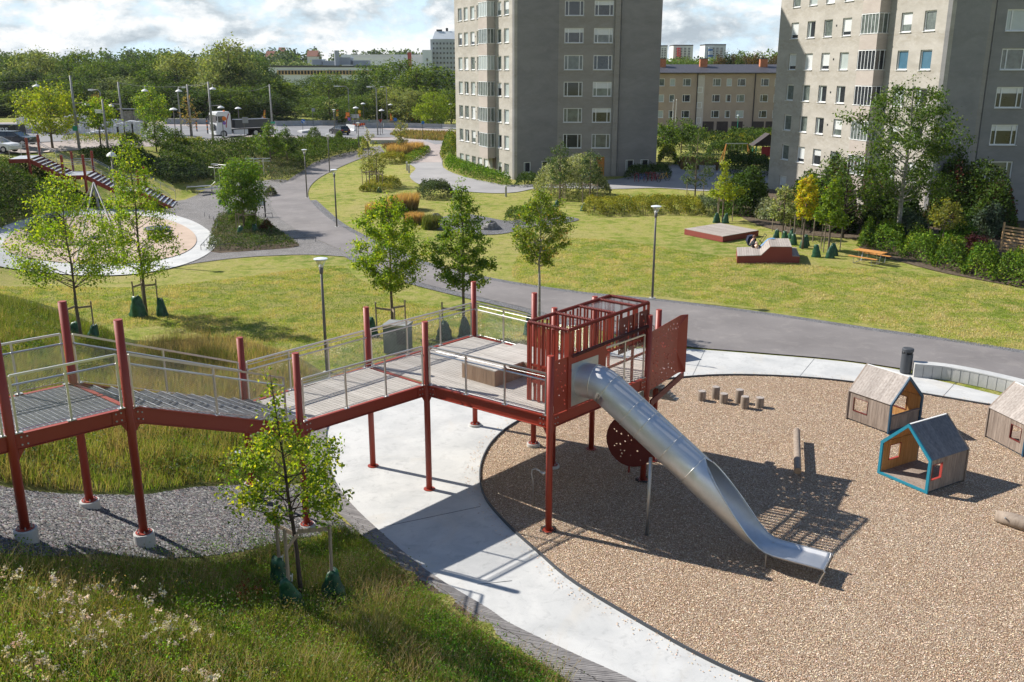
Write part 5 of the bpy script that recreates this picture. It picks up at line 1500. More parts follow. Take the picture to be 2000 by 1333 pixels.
for u, v, w, lab in ((528, 110, 20, 'distant red tiled house farthest left among the trees'), (548, 103, 12, 'small distant red tiled house between two tree groups'), (609, 109, 20, 'distant red tiled house under dark pines, right of the group')):
 p = aty(u, v, 620); s = w / FP * 620
 T = thing('house', (p.x, 620, 10), lab, 'house', 'distant red roofed houses')
 m = MB(); m.box((p.x, 624, 13.5), (s * .92, 7, p.z + 1 - 9)); m.build('wall', MAT['farwhite'], T)
 m = MB(); m.add([(p.x - s / 2, 620, p.z - .5), (p.x + s / 2, 620, p.z - .5), (p.x + s / 2, 629, p.z - .5), (p.x - s / 2, 629, p.z - .5), (p.x - s / 2, 624.5, p.z + 3.2), (p.x + s / 2, 624.5, p.z + 3.2)], [(0, 1, 5, 4), (2, 3, 4, 5), (1, 2, 5), (3, 0, 4), (3, 2, 1, 0)]); m.build('roof', MAT['tile'], T)
# trees, shrubs, grass
def leafmesh(cent, nrm_bias, size, cols, aspect=1.5, rng=None, up=.35, droop=0.0, quad=False):
 """one bent leaf (2 triangles sharing the midrib) per centre"""
 n = len(cent); rng = rng or RNG
 d = rng.normal(size=(n, 3)); d /= np.linalg.norm(d, axis=1)[:, None]
 d[:, 2] -= droop; d /= np.linalg.norm(d, axis=1)[:, None]
 nn_ = rng.normal(size=(n, 3)) * .8 + np.array([0, 0, up * 2]) + nrm_bias * 1.0
 s = np.cross(d, nn_); s /= np.linalg.norm(s, axis=1)[:, None] + 1e-9
 up_ = np.cross(s, d)
 L = (size * (0.65 + .7 * rng.random(n)))[:, None] if np.isscalar(size) else (size * (0.65 + .7 * rng.random(n)))[:, None]
 W = L / aspect
 a = cent; b = cent + d * L * .5 + s * W * .5 + up_ * W * .18; c = cent + d * L - up_ * L * .10; e = cent + d * L * .5 - s * W * .5 + up_ * W * .18
 V = np.stack([a, b, c, e], 1).reshape(-1, 3)
 i = np.arange(n) * 4
 F = np.concatenate([np.stack([i, i + 1, i + 2], 1), np.stack([i, i + 2, i + 3], 1)])
 C4 = np.repeat(cols, 4, axis=0)
 return V, F, C4
def pickcols(n, palette, rng, jit=.18):
 p = np.array([c[:3] for c in palette]); w = np.array([c[3] if len(c) > 3 else 1 for c in palette], float); w /= w.sum()
 c = p[rng.choice(len(p), n, p=w)]
 return np.clip(c * (1 + rng.normal(size=(n, 1)) * jit) * (1 + rng.normal(size=(n, 3)) * .05), .003, 1)
GREEN = [(.075, .14, .014, 5), (.12, .18, .018, 3), (.05, .10, .012, 3), (.20, .22, .025, 1)]
YGREEN = [(.155, .24, .015, 5), (.25, .32, .018, 3), (.09, .16, .013, 3), (.36, .36, .025, .7)]
def mktree(label, H, trunk_h, prof, rmax, nleaf, leaf, palette, seed, barkm='bark', tr=None, lean=0.0, limbs=None, clump=.28, name='tree', droop=.15, twig=True, loc=(0, 0, 0), group=None, sparse=.0, cat='tree', leafmat='leaf', build=True, up=.35):
 """tapered trunk, limbs reaching to the crown edge and leaves in clusters along the limbs"""
 rng = np.random.default_rng(seed); rr = random.Random(seed)
 T = thing(name, loc, label, cat, group)
 tr = tr or H * .011
 top = Vector((lean * H, rr.uniform(-.02, .02) * H, H * .97))
 tp = []
 for i in range(9):
  t = i / 8; tp.append(Vector((top.x * t ** 1.3 + rr.uniform(-.01, .01) * H * t, top.y * t + rr.uniform(-.01, .01) * H * t, -.15 + (H * .97 + .15) * t)))
 m = MB(); m.tube(tp, [tr * (1.25 if i == 0 else 1.05 * (1 - i / 8) ** .8 + .12) for i in range(9)], 8)
 cent = []; bias = []; rw = []
 nl = limbs or int(14 + H * 2.2)
 ch = H - trunk_h
 for i in range(nl):
  t = (i + rr.random() * .8) / nl
  z = trunk_h + ch * t * .93
  r = rmax * np.interp(t, [p[0] for p in prof], [p[1] for p in prof]) * rr.uniform(.72, 1.12)
  a = i * 2.399963 + rr.uniform(-.5, .5)
  rise = r * rr.uniform(.35, .9) * (0.6 + .7 * t)
  f = (z + .15) / (H * .97 + .15) * 8; k = min(7, int(f)); base = tp[k].lerp(tp[k + 1], f - k)
  base = Vector((base.x, base.y, max(trunk_h * .85, z - rise * .8)))
  f2 = (base.z + .15) / (H * .97 + .15) * 8; k = max(0, min(7, int(f2))); bb = tp[k].lerp(tp[k + 1], f2 - k); base.x, base.y = bb.x, bb.y
  tip = Vector((base.x + math.cos(a) * r, base.y + math.sin(a) * r, z + rise * .2))
  mid = base.lerp(tip, .5) + Vector((0, 0, -rise * .05 + .08 * r * rr.uniform(-.6, .9)))
  r0 = tr * .42 * (1 - .6 * t)
  m.tube([base, mid, tip], [r0, r0 * .6, r0 * .16], 5, cap=False)
  ns = max(2, int(2 + r * 2.2))
  for j in range(ns):
   q = rr.uniform(.35, 1.0); pb = (base.lerp(mid, q * 2) if q < .5 else mid.lerp(tip, q * 2 - 1))
   dv = Vector((math.cos(a) + rr.uniform(-1.2, 1.2), math.sin(a) + rr.uniform(-1.2, 1.2), rr.uniform(-.2, 1.0))).normalized() * r * rr.uniform(.18, .42)
   pe = pb + dv
   if twig: m.tube([pb, pe], [r0 * .25, r0 * .08], 3, cap=False)
   cent.append(pe); bias.append(dv.normalized()); cent.append(pb.lerp(pe, .6)); bias.append(dv.normalized()); rw += [r / ns, r / ns]
  cent.append(tip); bias.append((tip - base).normalized()); rw.append(r / ns)
 for i in range(4): cent.append(Vector((top.x, top.y, H - i * .06 * H))); bias.append(Vector((0, 0, 1))); rw.append(.08 * rmax)
 cs = np.array([tuple(c) for c in cent]); bs = np.array([tuple(b) for b in bias])
 w = (rng.random(len(cs)) ** (1 + sparse * 2) + .15) * np.array(rw) ** 1.3; w /= w.sum()
 idx = rng.choice(len(cs), nleaf, p=w)
 cl = clump * rmax * (.6 + .6 * rng.random(len(cs)))
 pos = cs[idx] + rng.normal(size=(nleaf, 3)) * cl[idx][:, None] * np.array([.6, .6, .48])
 cc = pickcols(len(cs), palette, rng, .12)[idx] * (1 + rng.normal(size=(nleaf, 1)) * .16); cc2 = pickcols(nleaf, palette, rng, .1)
 mixf = (rng.random(nleaf) < .45)[:, None]; cc = np.clip(np.where(mixf, cc, cc2) * (1.3 if leafmat == 'leaf' else 1), .003, .85)
 V, F, C4 = leafmesh(pos, bs[idx], leaf, cc, rng=rng, droop=droop, up=up)
 m.build('trunk', MAT[barkm], T, local=True, smooth=True)
 mk('crown', V, F, MAT[leafmat], T, local=True, cols=C4)
 return T
OVAL = [(0, .35), (.15, .8), (.35, 1), (.6, .85), (.85, .45), (1, .1)]
CONE = [(0, .7), (.12, 1), (.4, .82), (.7, .45), (1, .08)]
ROUND = [(0, .5), (.2, .95), (.5, 1), (.8, .75), (1, .3)]
COLM = [(0, .5), (.2, .8), (.5, 1), (.8, .7), (1, .2)]
def px_tree(u, vb, vt, label, wpx, **k):
 p = atT(u, vb); D = p.y * CP + (CAMZ - p.z) * SP
 H = aty(u, vt, p.y).z - p.z
 return p, H, wpx / FP * D / 2
def tree_at(u, vb, vt, wpx, vcrown, label, prof, nleaf, leaf, palette, seed, **k):
 p, H, rm = px_tree(u, vb, vt, label, wpx)
 th = max(.2, aty(u, vcrown, p.y).z - p.z)
 return mktree(label, H, th, prof, rm, nleaf, leaf, palette, seed, loc=p, **k)
def stakes(p, label, n=3, r=.55, h=1.75, a0=.3, group='wooden stake frames round young trees'):
 T = thing('stake_frame', p, label, 'tree stakes', group)
 pts = []
 for k in range(n):
  a = a0 + k * 2 * PI / n; x, y = p.x + r * math.cos(a), p.y + r * math.sin(a); z = gz(x, y); pts.append((x, y, z))
  m = MB(); m.tube([(x, y, z - .1), (x + .02 * math.cos(a), y + .02 * math.sin(a), z + h)], .035, 8); m.build('stake', MAT['stake'], T)
 zz = p.z + h - .28
 for k in range(n):
  m = MB(); m.beam((pts[k][0], pts[k][1], zz), (p.x, p.y, zz - .05 + .05 * k), .02, .09); m.build('slat', MAT['stake'], T)
 return pts
def bag(x, y, label, h=.75, r=.27, seed=1, group='green watering bags at the tree stakes'):
 rr = random.Random(seed); z = gz(x, y)
 T = thing('watering_bag', (x, y, z), label, 'watering bag', group)
 m = MB(); V = []; seg = 18; lv = 9; lx, ly = rr.uniform(-.12, .12), rr.uniform(-.08, .08); r *= rr.uniform(.85, 1.1)
 for i in range(lv):
  t = i / (lv - 1); rad = r * (1.0 - .62 * t ** 1.4) * (1 + .05 * math.sin(i * 2.1))
  for k in range(seg):
   g = 2 * PI * k / seg; w = 1 + .13 * math.sin(3 * g + seed * 1.7 + i * .2) + .10 * math.sin(6 * g + i * .7 + seed) + rr.uniform(-.03, .03)
   V.append((rad * w * math.cos(g) * 1.12 + lx * t * t, rad * w * math.sin(g) * .82 + ly * t * t, h * t - .02 + (.05 * math.sin(2 * g + seed) if i > 5 else 0)))
 F = [(i * seg + k, i * seg + (k + 1) % seg, (i + 1) * seg + (k + 1) % seg, (i + 1) * seg + k) for i in range(lv - 1) for k in range(seg)] + [tuple((lv - 1) * seg + k for k in range(seg))]
 m.add(V, F); m.build('sack', MAT['bag'], T, local=True, smooth=True)
 m = MB(); m.beam((-.04, 0, h - .03), (.05, .02, h + .02), .015, .03); m.tube([(.06, 0, h - .1), (.08, .0, h + .07)], .008, 5); m.build('strap', MAT['white'], T, local=True)
 return T
p = atT(590, 1172)
mktree('young oak with bright lobed leaves in front of the bridge, nearest to the camera', aty(548, 715, p.y).z - p.z, aty(590, 1000, p.y).z - p.z, [(0, .55), (.18, 1), (.40, .82), (.52, .34), (.7, .12), (1, .05)], 1.38, 4800, .078, [(.14, .21, .013, 5), (.27, .31, .015, 3), (.07, .13, .012, 3), (.45, .44, .03, 1)], 21, tr=.045, lean=-.05, loc=p, limbs=34, clump=.15, barkm='barkdark', droop=0, name='young_tree', group='staked young trees in the park')
pts = stakes(p, 'stake frame round the young oak nearest to the camera', 3, .62, 1.75, 2.5)
for i, (x, y, z) in enumerate(pts):
 bag(x, y, ['watering bag behind the trunk of the nearest oak', 'watering bag at the front stake of the nearest oak, grass growing round it', 'watering bag with a small white label, right of the nearest oak'][i], .72, .24, i + 3)
x, y, z = pts[2]
SG = 'staked young trees in the park'
tree_at(160, 668, 330, 235, 545, 'broad yellow-green young tree behind the left bridge landing', [(0, .75), (.12, 1), (.4, .72), (.7, .45), (1, .1)], 9500, .10, YGREEN, 31, tr=.06, limbs=44, clump=.16, name='young_tree', group=SG, droop=.4)
p = atT(160, 660); stakes(p, 'stake frame behind the left bridge landing', 3, .55, 1.7, .1)
bag(p.x - .1, p.y - .4, 'watering bag seen through the net behind the left landing', .75, .27, 5); bag(p.x + .75, p.y - .5, 'right watering bag behind the left landing net', .75, .27, 6)
tree_at(286, 612, 245, 125, 535, 'tall slim yellow-green young tree with two dark green bags at its foot', [(0, .55), (.15, .95), (.4, 1), (.65, .62), (1, .1)], 10000, .10, YGREEN, 33, tr=.065, limbs=52, clump=.2, name='young_tree', group=SG, droop=.45)
p = atT(286, 612); stakes(p, 'stake frame with two dark bags on the sunny slope', 3, .6, 1.7, .0)
q = atT(271, 618); bag(q.x, q.y, 'larger dark green bag left of the slim tree on the slope', 1.0, .36, 7)
q = atT(317, 617); bag(q.x, q.y, 'smaller dark green bag right of the slim tree on the slope', .85, .28, 8)
T3 = [(767, 655, 372, 150, 565, 'dense round maple behind the ramp, above the metal litter cabinet', 14000, 41, YGREEN, OVAL), (906, 660, 350, 125, 555, 'upright maple between the ramp and the deck, two bags at its foot', 11500, 43, [(.11, .18, .015, 5), (.18, .24, .018, 3), (.06, .12, .012, 3)], [(0, .7), (.15, 1), (.45, .85), (.75, .42), (1, .15)]),
  (1053, 640, 360, 128, 515, 'maple with a pale trunk standing by the asphalt path behind the red cage', 9000, 47, [(.12, .18, .016, 5), (.19, .23, .018, 3), (.07, .12, .012, 3), (.36, .24, .05, .4)], OVAL)]
for u, vb, vt, w, vc, lab, nl, sd_, pal, pr in T3:
 tree_at(u, vb, vt, w * .9, vc, lab, pr, nl, .098, pal, sd_, tr=.065, limbs=52, clump=.14, name='young_tree', group=SG, barkm='barkpale' if u > 1000 else 'bark')
p = atT(767, 655); stakes(p, 'stake frame of the maple above the metal cabinet', 3, .75, 1.5, 2.9); bag(p.x - .9, p.y - .3, 'dark bag left of the metal litter cabinet behind the ramp', .9, .32, 9)
p = atT(906, 660); stakes(p, 'single-stake frame beside the upright maple', 1, .95, 1.6, 3.0); bag(p.x - .85, p.y - .15, 'left bag at the foot of the upright maple', .8, .33, 10); bag(p.x + .05, p.y - .2, 'bright green bag hugging the trunk of the upright maple', 1.0, .26, 11)
p = atT(1040, 655); bag(p.x - .1, p.y, 'bag half hidden behind the front corner of the red cage', 1.0, .3, 12)
tree_at(478, 455, 308, 88, 412, 'dense green maple in the planting island beside the information board', ROUND, 11000, .14, [(.09, .17, .014, 5), (.15, .21, .016, 2), (.05, .11, .012, 3)], 51, tr=.08, limbs=44, clump=.24, name='young_tree', group=SG)
p = atT(478, 457); stakes(p, 'stake frame in the planting island', 3, .9, 1.7, .4)
for i, (u, v) in enumerate(((470, 463), (500, 460), (448, 425), (433, 400))):
 q = atT(u, v); bag(q.x, q.y, ['bag at the left foot of the island tree', 'bag at the right foot of the island tree', 'bag on the far side of the island tree', 'bag by the gravel yard left of the island tree'][i], .8, .26, 20 + i)
PALE = [(.17, .19, .05, 4), (.11, .135, .03, 3), (.24, .21, .07, 2)]
SPRS = [(.20, .15, .05, 3), (.28, .17, .06, 2), (.12, .13, .03, 2)]
rows = [(103, 290, 166, 116, 258, 'bright sunlit maple over the stair head at the street', ROUND, 5200, .22, [(.20, .24, .015, 5), (.13, .19, .014, 3), (.30, .31, .02, 1)], 61, .12),
  (198, 292, 188, 62, 250, 'small yellow-green maple beside the wrapped pallets', ROUND, 2600, .2, YGREEN, 62, .09),
  (303, 262, 168, 72, 236, 'green street tree behind the low evergreen, bright at the top', OVAL, 3400, .22, GREEN + YGREEN, 63, .1),
  (306, 296, 222, 54, 284, 'small dark round tree above the hedge bank', ROUND, 3000, .16, GREEN, 64, .07),
  (373, 268, 178, 38, 250, 'nearly bare young tree with a few reddish leaves', OVAL, 420, .18, SPRS, 65, .07),
  (198, 262, 180, 30, 205, 'dead-looking brownish street tree', OVAL, 300, .18, SPRS, 66, .06),
  (530, 330, 237, 58, 296, 'conical green tree rising from the hedge bank', CONE, 3600, .17, GREEN, 67, .08),
  (562, 325, 245, 44, 298, 'darker small tree right of the conical one on the bank', CONE, 2400, .16, [(.04, .075, .02, 4), (.06, .10, .02, 3)], 68, .07),
  (722, 362, 250, 42, 342, 'pale thin birch-like tree, left of the pair by the path', COLM, 1500, .15, PALE, 69, .06),
  (737, 366, 290, 40, 345, 'pale thin tree, right of the pair by the path', COLM, 1100, .15, PALE, 70, .06),
  (784, 300, 233, 34, 282, 'thin silvery tree by the feather grass at the junction', COLM, 1300, .17, PALE, 71, .06),
  (1093, 400, 272, 50, 360, 'slender dark tree in front of the pale bush, left one', COLM, 1500, .15, [(.04, .075, .03, 4), (.07, .10, .035, 3)], 72, .07),
  (1152, 398, 290, 44, 355, 'slender dark tree in front of the pale bush, right one', COLM, 1200, .15, [(.04, .075, .03, 4), (.07, .10, .035, 3)], 73, .07),
  (1357, 392, 252, 66, 362, 'thin feathery tree between the two towers', COLM, 1700, .17, [(.05, .085, .03, 4), (.08, .12, .035, 3)], 74, .07),
  (1411, 432, 308, 66, 388, 'bright lime-green oak behind the square platform', [(0, .9), (.12, 1), (.3, .6), (.5, .25), (1, .1)], 1900, .16, [(.26, .29, .015, 4), (.17, .23, .015, 3)], 75, .07),
  (1528, 462, 360, 52, 432, 'pale variegated young tree beside the stepped platform', OVAL, 2600, .14, [(.20, .23, .09, 4), (.32, .35, .17, 3), (.11, .14, .05, 3)], 76, .06),
  (1567, 486, 338, 46, 428, 'yellow autumn-coloured young tree among green ones', COLM, 3600, .14, [(.38, .35, .015, 5), (.44, .36, .02, 3), (.34, .17, .02, .6), (.22, .28, .02, 3)], 77, .07),
  (1617, 498, 345, 62, 438, 'bright green young tree right of the yellow one', [(0, .8), (.15, 1), (.4, .6), (.7, .35), (1, .1)], 3000, .15, [(.16, .22, .014, 4), (.10, .17, .014, 3)], 78, .07),
  (1838, 494, 388, 60, 444, 'small olive-yellow tree in the right hand hedge planting', ROUND, 1800, .13, [(.19, .19, .03, 4), (.12, .14, .02, 3)], 79, .05)]
for u, vb, vt, w, vc, lab, pr, nl, lf, pal, sd_, tr in rows:
 tree_at(u, vb, vt, w, vc, lab, pr, nl, lf, pal, sd_, tr=tr, clump=.2, name='young_tree' if nl < 4000 else 'tree', group=SG, barkm='bark', limbs=30)
for u, v, lab, n_ in ((1528, 452, 'stake frame beside the stepped platform, round the pale tree', 3), (1567, 470, 'stake frame round the yellow young tree', 3), (1617, 490, 'stake frame round the bright green tree by the picnic table', 3), (1411, 432, 'stake frame behind the square platform', 3), (1357, 388, 'stake frame of the feathery tree between the towers', 4), (1093, 398, 'stake frame of the left slender tree before the bush', 3), (1152, 396, 'stake frame of the right slender tree before the bush', 3), (1838, 478, 'leaning stake frame in the right hand hedge', 3), (722, 368, 'stake frame of the left pale tree by the path', 4), (737, 372, 'stake frame of the right pale tree by the path', 3)):
 p = atT(u, v); stakes(p, lab, n_, .75, 1.9, .4 + u * .01)
for u, v, lab, s in ((1515, 468, 'bag left of the pale tree beside the platform', .9), (1533, 471, 'bag in front of the pale tree trunk', .9), (1545, 466, 'bag behind and right of the pale tree', .9), (1550, 478, 'bag left of the yellow tree, half behind the platform', .95), (1569, 484, 'bag at the front of the yellow tree', .95), (1573, 480, 'bag behind the yellow tree trunk', .95), (1595, 502, 'left bag of the group by the picnic table', 1.0), (1621, 504, 'front bag of the group by the picnic table', 1.0), (1628, 499, 'rear bag of the group by the picnic table', 1.0), (1399, 435, 'left bag behind the square platform', .95), (1417, 436, 'right bag behind the square platform', .95), (1086, 404, 'bag at the left slender tree', .7), (1139, 412, 'bright bag at the right slender tree', .8), (741, 376, 'bag under the pale trees by the path', .7), (525, 335, 'left bag under the conical tree on the bank', .8), (535, 334, 'right bag under the conical tree on the bank', .8)):
 q = atT(u, v); bag(q.x, q.y, lab, s * .78, .25, u % 17)
def shrub(label, poly_px, h, n, leaf, palette, seed, name='shrub', cat='shrub', group=None, kind=None, edge=.35, lump=.25, T=True, twigs=True, up=.5, mat='leafdense', stem=True, poly=None, top=.25, spread=1.0):
 rng = np.random.default_rng(seed)
 poly = poly or gpts(poly_px, T)
 P = np.array(poly); c = P.mean(0); x0, y0 = P.min(0); x1, y1 = P.max(0)
 pts = np.zeros((0, 2))
 while len(pts) < n:
  q = rng.uniform((x0, y0), (x1, y1), (n * 2, 2)); q = q[inpoly(q, poly)]; pts = np.vstack([pts, q])
 pts = pts[:n]
 dm = np.full(n, 1e9)
 for i in range(len(P)):
  a, b = P[i], P[(i + 1) % len(P)]; ab = b - a; t = np.clip(((pts - a) @ ab) / (ab @ ab + 1e-9), 0, 1)
  dm = np.minimum(dm, np.linalg.norm(pts - (a + t[:, None] * ab), axis=1))
 k1, k2 = rng.uniform(0, 6, 2), rng.uniform(.8, 1.4, 2)
 sc_ = 2.2 / max(.5, min(h, 2.0))
 lum = np.sin(pts[:, 0] * sc_ * k2[0] + k1[0]) * np.sin(pts[:, 1] * sc_ * k2[1] + k1[1]) + .6 * np.sin(pts[:, 0] * sc_ * 2.3 + pts[:, 1] * sc_ * 1.7 + k1[1])
 prof_ = np.clip(dm / (edge * h + .05), 0, 1) ** .5
 hh_ = h * prof_ * (1 + lump * lum * .6)
 u_ = rng.random(n); zz = hh_ * np.where(u_ < .6, 1 - top * rng.random(n) ** 2, u_)
 zz = np.maximum(zz, .03)
 pos = np.column_stack([pts, tz(pts[:, 0], pts[:, 1]) + zz]) + rng.normal(size=(n, 3)) * leaf * .5
 cell = (np.floor(pts[:, 0] * 1.6).astype(int) * 73856093 ^ np.floor(pts[:, 1] * 1.6).astype(int) * 19349663) % 997
 cp = pickcols(997, palette, rng, .2)
 cc = np.where((rng.random(n) < .5)[:, None], cp[cell], pickcols(n, palette, rng, .2))
 bias = np.column_stack([(pts - c) / (np.linalg.norm(pts - c, axis=1)[:, None] + 1e-6) * .5, np.zeros(n)])
 V, F, C4 = leafmesh(pos, bias, leaf, cc, rng=rng, up=up)
 base = Vector((c[0], c[1], gz(c[0], c[1])))
 if kind:
  o = mk(name, V, F, MAT[mat], cols=C4); return tag(o, label, cat, group, kind)
 T_ = thing(name, base, label, cat, group)
 mk('foliage', V, F, MAT[mat], T_, cols=C4)
 if stem:
  m = MB(); rr = random.Random(seed)
  for i in range(min(40, 6 + n // 400)):
   j = rr.randrange(n); x, y = pts[j]; z = gz(x, y); m.tube([(x, y, z), (x + rr.uniform(-.2, .2), y + rr.uniform(-.2, .2), z + hh_[j] * .8)], .02, 3, cap=False)
  m.build('stem', MAT['barkdark'], T_)
 return T_
def ell(u, v, wpx, dm_, T=True, k=18):
 p = atT(u, v) if T else at(u, v); D = p.y * CP + (CAMZ - p.z) * SP; a = wpx / FP * D / 2; b = dm_ / 2
 return [(p.x + a * math.cos(2 * PI * i / k), p.y + b + b * math.sin(2 * PI * i / k)) for i in range(k)]
DK = [(.045, .085, .013, 4), (.07, .12, .016, 3), (.028, .055, .010, 3)]
MIDG = [(.08, .14, .016, 4), (.12, .18, .02, 3), (.045, .085, .012, 3)]
BRI = [(.12, .23, .015, 4), (.19, .29, .022, 2), (.06, .13, .012, 3)]
OLV = [(.26, .26, .03, 4), (.34, .31, .04, 3), (.14, .17, .025, 3)]
GRY = [(.12, .135, .07, 4), (.17, .175, .10, 3), (.07, .085, .04, 3)]
shrub('long dark green hedge bank below the street pavement', [(312, 318), (318, 292), (380, 290), (440, 285), (500, 281), (560, 283), (620, 281), (690, 284), (712, 290), (690, 302), (640, 312), (590, 330), (560, 322), (500, 318), (440, 322), (400, 340), (350, 350), (330, 350)], 1.0, 26000, .20, DK + MIDG[:2] + [(.10, .12, .02, 2)], 101, name='hedge_bank', cat='hedge')
for u, v, w, hh2, sd_ in ((612, 282, 34, 1.9, 1), (660, 281, 20, 1.6, 2), (704, 292, 30, 1.5, 3), (335, 292, 50, 2.2, 4), (250, 300, 46, 2.0, 5)):
 shrub({1: 'tall shoots rising from the hedge left of the black car', 2: 'narrow shoots at the middle of the street hedge', 3: 'bright shrub at the right end of the street hedge', 4: 'grey-green evergreen at the left end of the bank', 5: 'dark evergreen behind the slim tree by the stairs'}[sd_], None, hh2, 1300, .17, BRI if sd_ in (3,) else MIDG, 110 + sd_, poly=ell(u, v, w, 2.2), group='shrubs along the street hedge')
shrub('grey-green low shrub bed on the slope by the gym yard', [(520, 352), (505, 335), (520, 318), (560, 314), (600, 322), (590, 340), (566, 352), (545, 358)], .75, 7000, .14, GRY + DK[:1], 121, name='shrub_bed', cat='shrubs')
shrub('dark juniper slope between the stairs and the gym yard', [(335, 362), (300, 340), (280, 315), (330, 322), (400, 335), (430, 345), (400, 352), (370, 360)], .7, 9000, .16, [(.05, .085, .04, 4), (.035, .06, .03, 3), (.08, .12, .04, 2)], 122, name='shrub_bed', cat='shrubs')
shrub('grey-green shrub cover on the right part of the bank', [(400, 350), (430, 340), (500, 322), (510, 340), (500, 350), (440, 356)], .7, 5000, .15, GRY + DK, 123, name='shrub_bed', cat='shrubs')
shrub('dark shrub slope at the left edge below the street', [(-80, 440), (-80, 325), (0, 318), (50, 322), (90, 345), (140, 375), (190, 398), (220, 410), (150, 408), (60, 424), (0, 446)], .6, 16000, .17, DK + MIDG + [(.12, .12, .04, 2)], 124, name='shrub_bed', cat='shrubs')
shrub('low green cover on the bank right of the stair head', [(150, 303), (200, 297), (262, 296), (300, 312), (318, 350), (262, 340), (190, 318)], .6, 6000, .17, DK + MIDG + [(.12, .12, .04, 2)], 125, name='shrub_bed', cat='shrubs')
shrub('low grey-green ground cover of the planting island', [(405, 492), (415, 450), (426, 424), (470, 417), (520, 437), (560, 466), (584, 482), (500, 490)], .38, 12000, .11, GRY + MIDG[:1] + DK[:1], 130, name='shrub_bed', cat='shrubs')
for u, v, w, h_, pal, lab in ((488, 458, 34, 1.2, BRI, 'bright green round bush in the planting island'), (515, 458, 26, .9, [(.13, .05, .02, 3), (.08, .09, .02, 2)], 'rust-brown bush in the planting island'), (455, 440, 26, .8, MIDG, 'small mid-green bush left of the island tree'), (524, 385, 22, .7, GRY, 'small dry grass clump by the information board')):
 shrub(lab, None, h_, 1500, .10, pal, 131 + u, poly=ell(u, v, w, 1.8), group='bushes of the planting island')
shrub('olive-yellow bush by the junction path', None, 1.1, 3500, .14, OLV, 140, poly=ell(762, 322, 56, 5), group='bushes along the path')
shrub('olive bed under the pale pair of trees', None, .7, 4500, .12, OLV, 141, poly=ell(735, 378, 76, 9), group='bushes along the path')
for u, w in ((708, 16), (725, 18)): shrub(('left' if u < 715 else 'right') + ' small round olive tuft below the pale trees', None, .6, 600, .10, OLV, 142 + u, poly=ell(u, 375, w, 1.0), group='bushes along the path')
shrub('grey-green rounded bush between lawn and courtyard bollards', None, 1.35, 5000, .13, [(.06, .09, .04, 4), (.09, .12, .045, 3)], 145, poly=ell(846, 392, 72, 5), group='bushes along the path')
shrub('mixed low planting along the brick drive', [(780, 318), (800, 308), (832, 292), (842, 296), (826, 310), (800, 322)], .7, 3500, .16, BRI + OLV[:1], 146, name='shrub_bed', cat='shrubs')
shrub('reddish hedge strip by the street junction', [(744, 290), (770, 287), (800, 288), (800, 293), (760, 296)], .6, 1600, .17, [(.20, .09, .03, 3), (.12, .10, .03, 2)], 147, name='shrub_bed', cat='shrubs')
shrub('glossy laurel hedge at the foot of the left tower', [(868, 322), (880, 316), (905, 330), (935, 340), (970, 352), (1000, 362), (990, 366), (950, 358), (905, 346), (880, 335)], 1.15, 7500, .16, BRI, 150, name='hedge', cat='hedge')
shrub('dark hedge left of the tower by the drive', [(866, 318), (862, 300), (872, 282), (890, 278), (890, 300), (884, 318)], 2.4, 4200, .2, MIDG + OLV[:1], 151, name='hedge', cat='hedge')
shrub('low dark shrubs under the ground floor windows at the tower corner', [(1006, 368), (1010, 355), (1050, 352), (1046, 364)], .9, 1800, .15, DK, 152, group='low shrubs at the left tower')
shrub('low dark shrubs behind the parked bicycles', [(1218, 352), (1226, 345), (1300, 340), (1312, 346), (1300, 352)], 1.2, 3000, .17, DK, 153, group='low shrubs at the left tower')
shrub('big pale flowering bush in front of the left tower', None, 3.4, 16000, .15, [(.30, .33, .18, 4), (.40, .42, .27, 3), (.12, .15, .05, 3)], 154, poly=ell(1122, 394, 160, 8), top=.5, edge=.55, mat='leaf')
for i, (u, v, w) in enumerate(((1165, 424, 46), (1195, 424, 46), (1225, 423, 50), (1262, 422, 50), (1298, 421, 50), (1335, 422, 46), (1365, 424, 44), (1392, 422, 46))):
 shrub(['yellow-olive bush at the left end of the long row', 'second bush of the long row from its left end', 'third bush of the long row from its left end', 'fourth bush of the long row, in the middle', 'fifth bush of the long row, left of the lamp pole', 'sixth bush of the row, right of the lamp pole', 'seventh bush of the row, darker than its neighbours', 'silvery bush at the right end of the long row'][i], None, 1.1, 2300, .11, OLV if i < 7 else [(.16, .2, .12, 3), (.1, .14, .06, 2)], 160 + i, poly=ell(u, v, w, 5.5), group='yellow-olive bushes in a row across the lawn')
shrub('dark low shrubs behind the boulder', [(985, 436), (990, 418), (1040, 412), (1090, 420), (1060, 428), (1010, 440)], .6, 3000, .12, MIDG, 170, name='shrub_bed', cat='shrubs')
shrub('low green edging along the back of the olive row', [(1150, 402), (1200, 394), (1300, 390), (1400, 398), (1440, 420), (1400, 430), (1395, 410), (1300, 400), (1200, 402)], .45, 5200, .12, BRI + MIDG, 171, name='shrub_bed', cat='shrubs')
def vnoise(x, y, cell, seed):
 r = np.random.default_rng(seed).random((64, 64)); fx = (x / cell) % 63; fy = (y / cell) % 63; i = fx.astype(int); j = fy.astype(int); a = fx - i; b = fy - j
 a = a * a * (3 - 2 * a); b = b * b * (3 - 2 * b)
 return r[i, j] * (1 - a) * (1 - b) + r[i + 1, j] * a * (1 - b) + r[i, j + 1] * (1 - a) * b + r[i + 1, j + 1] * a * b
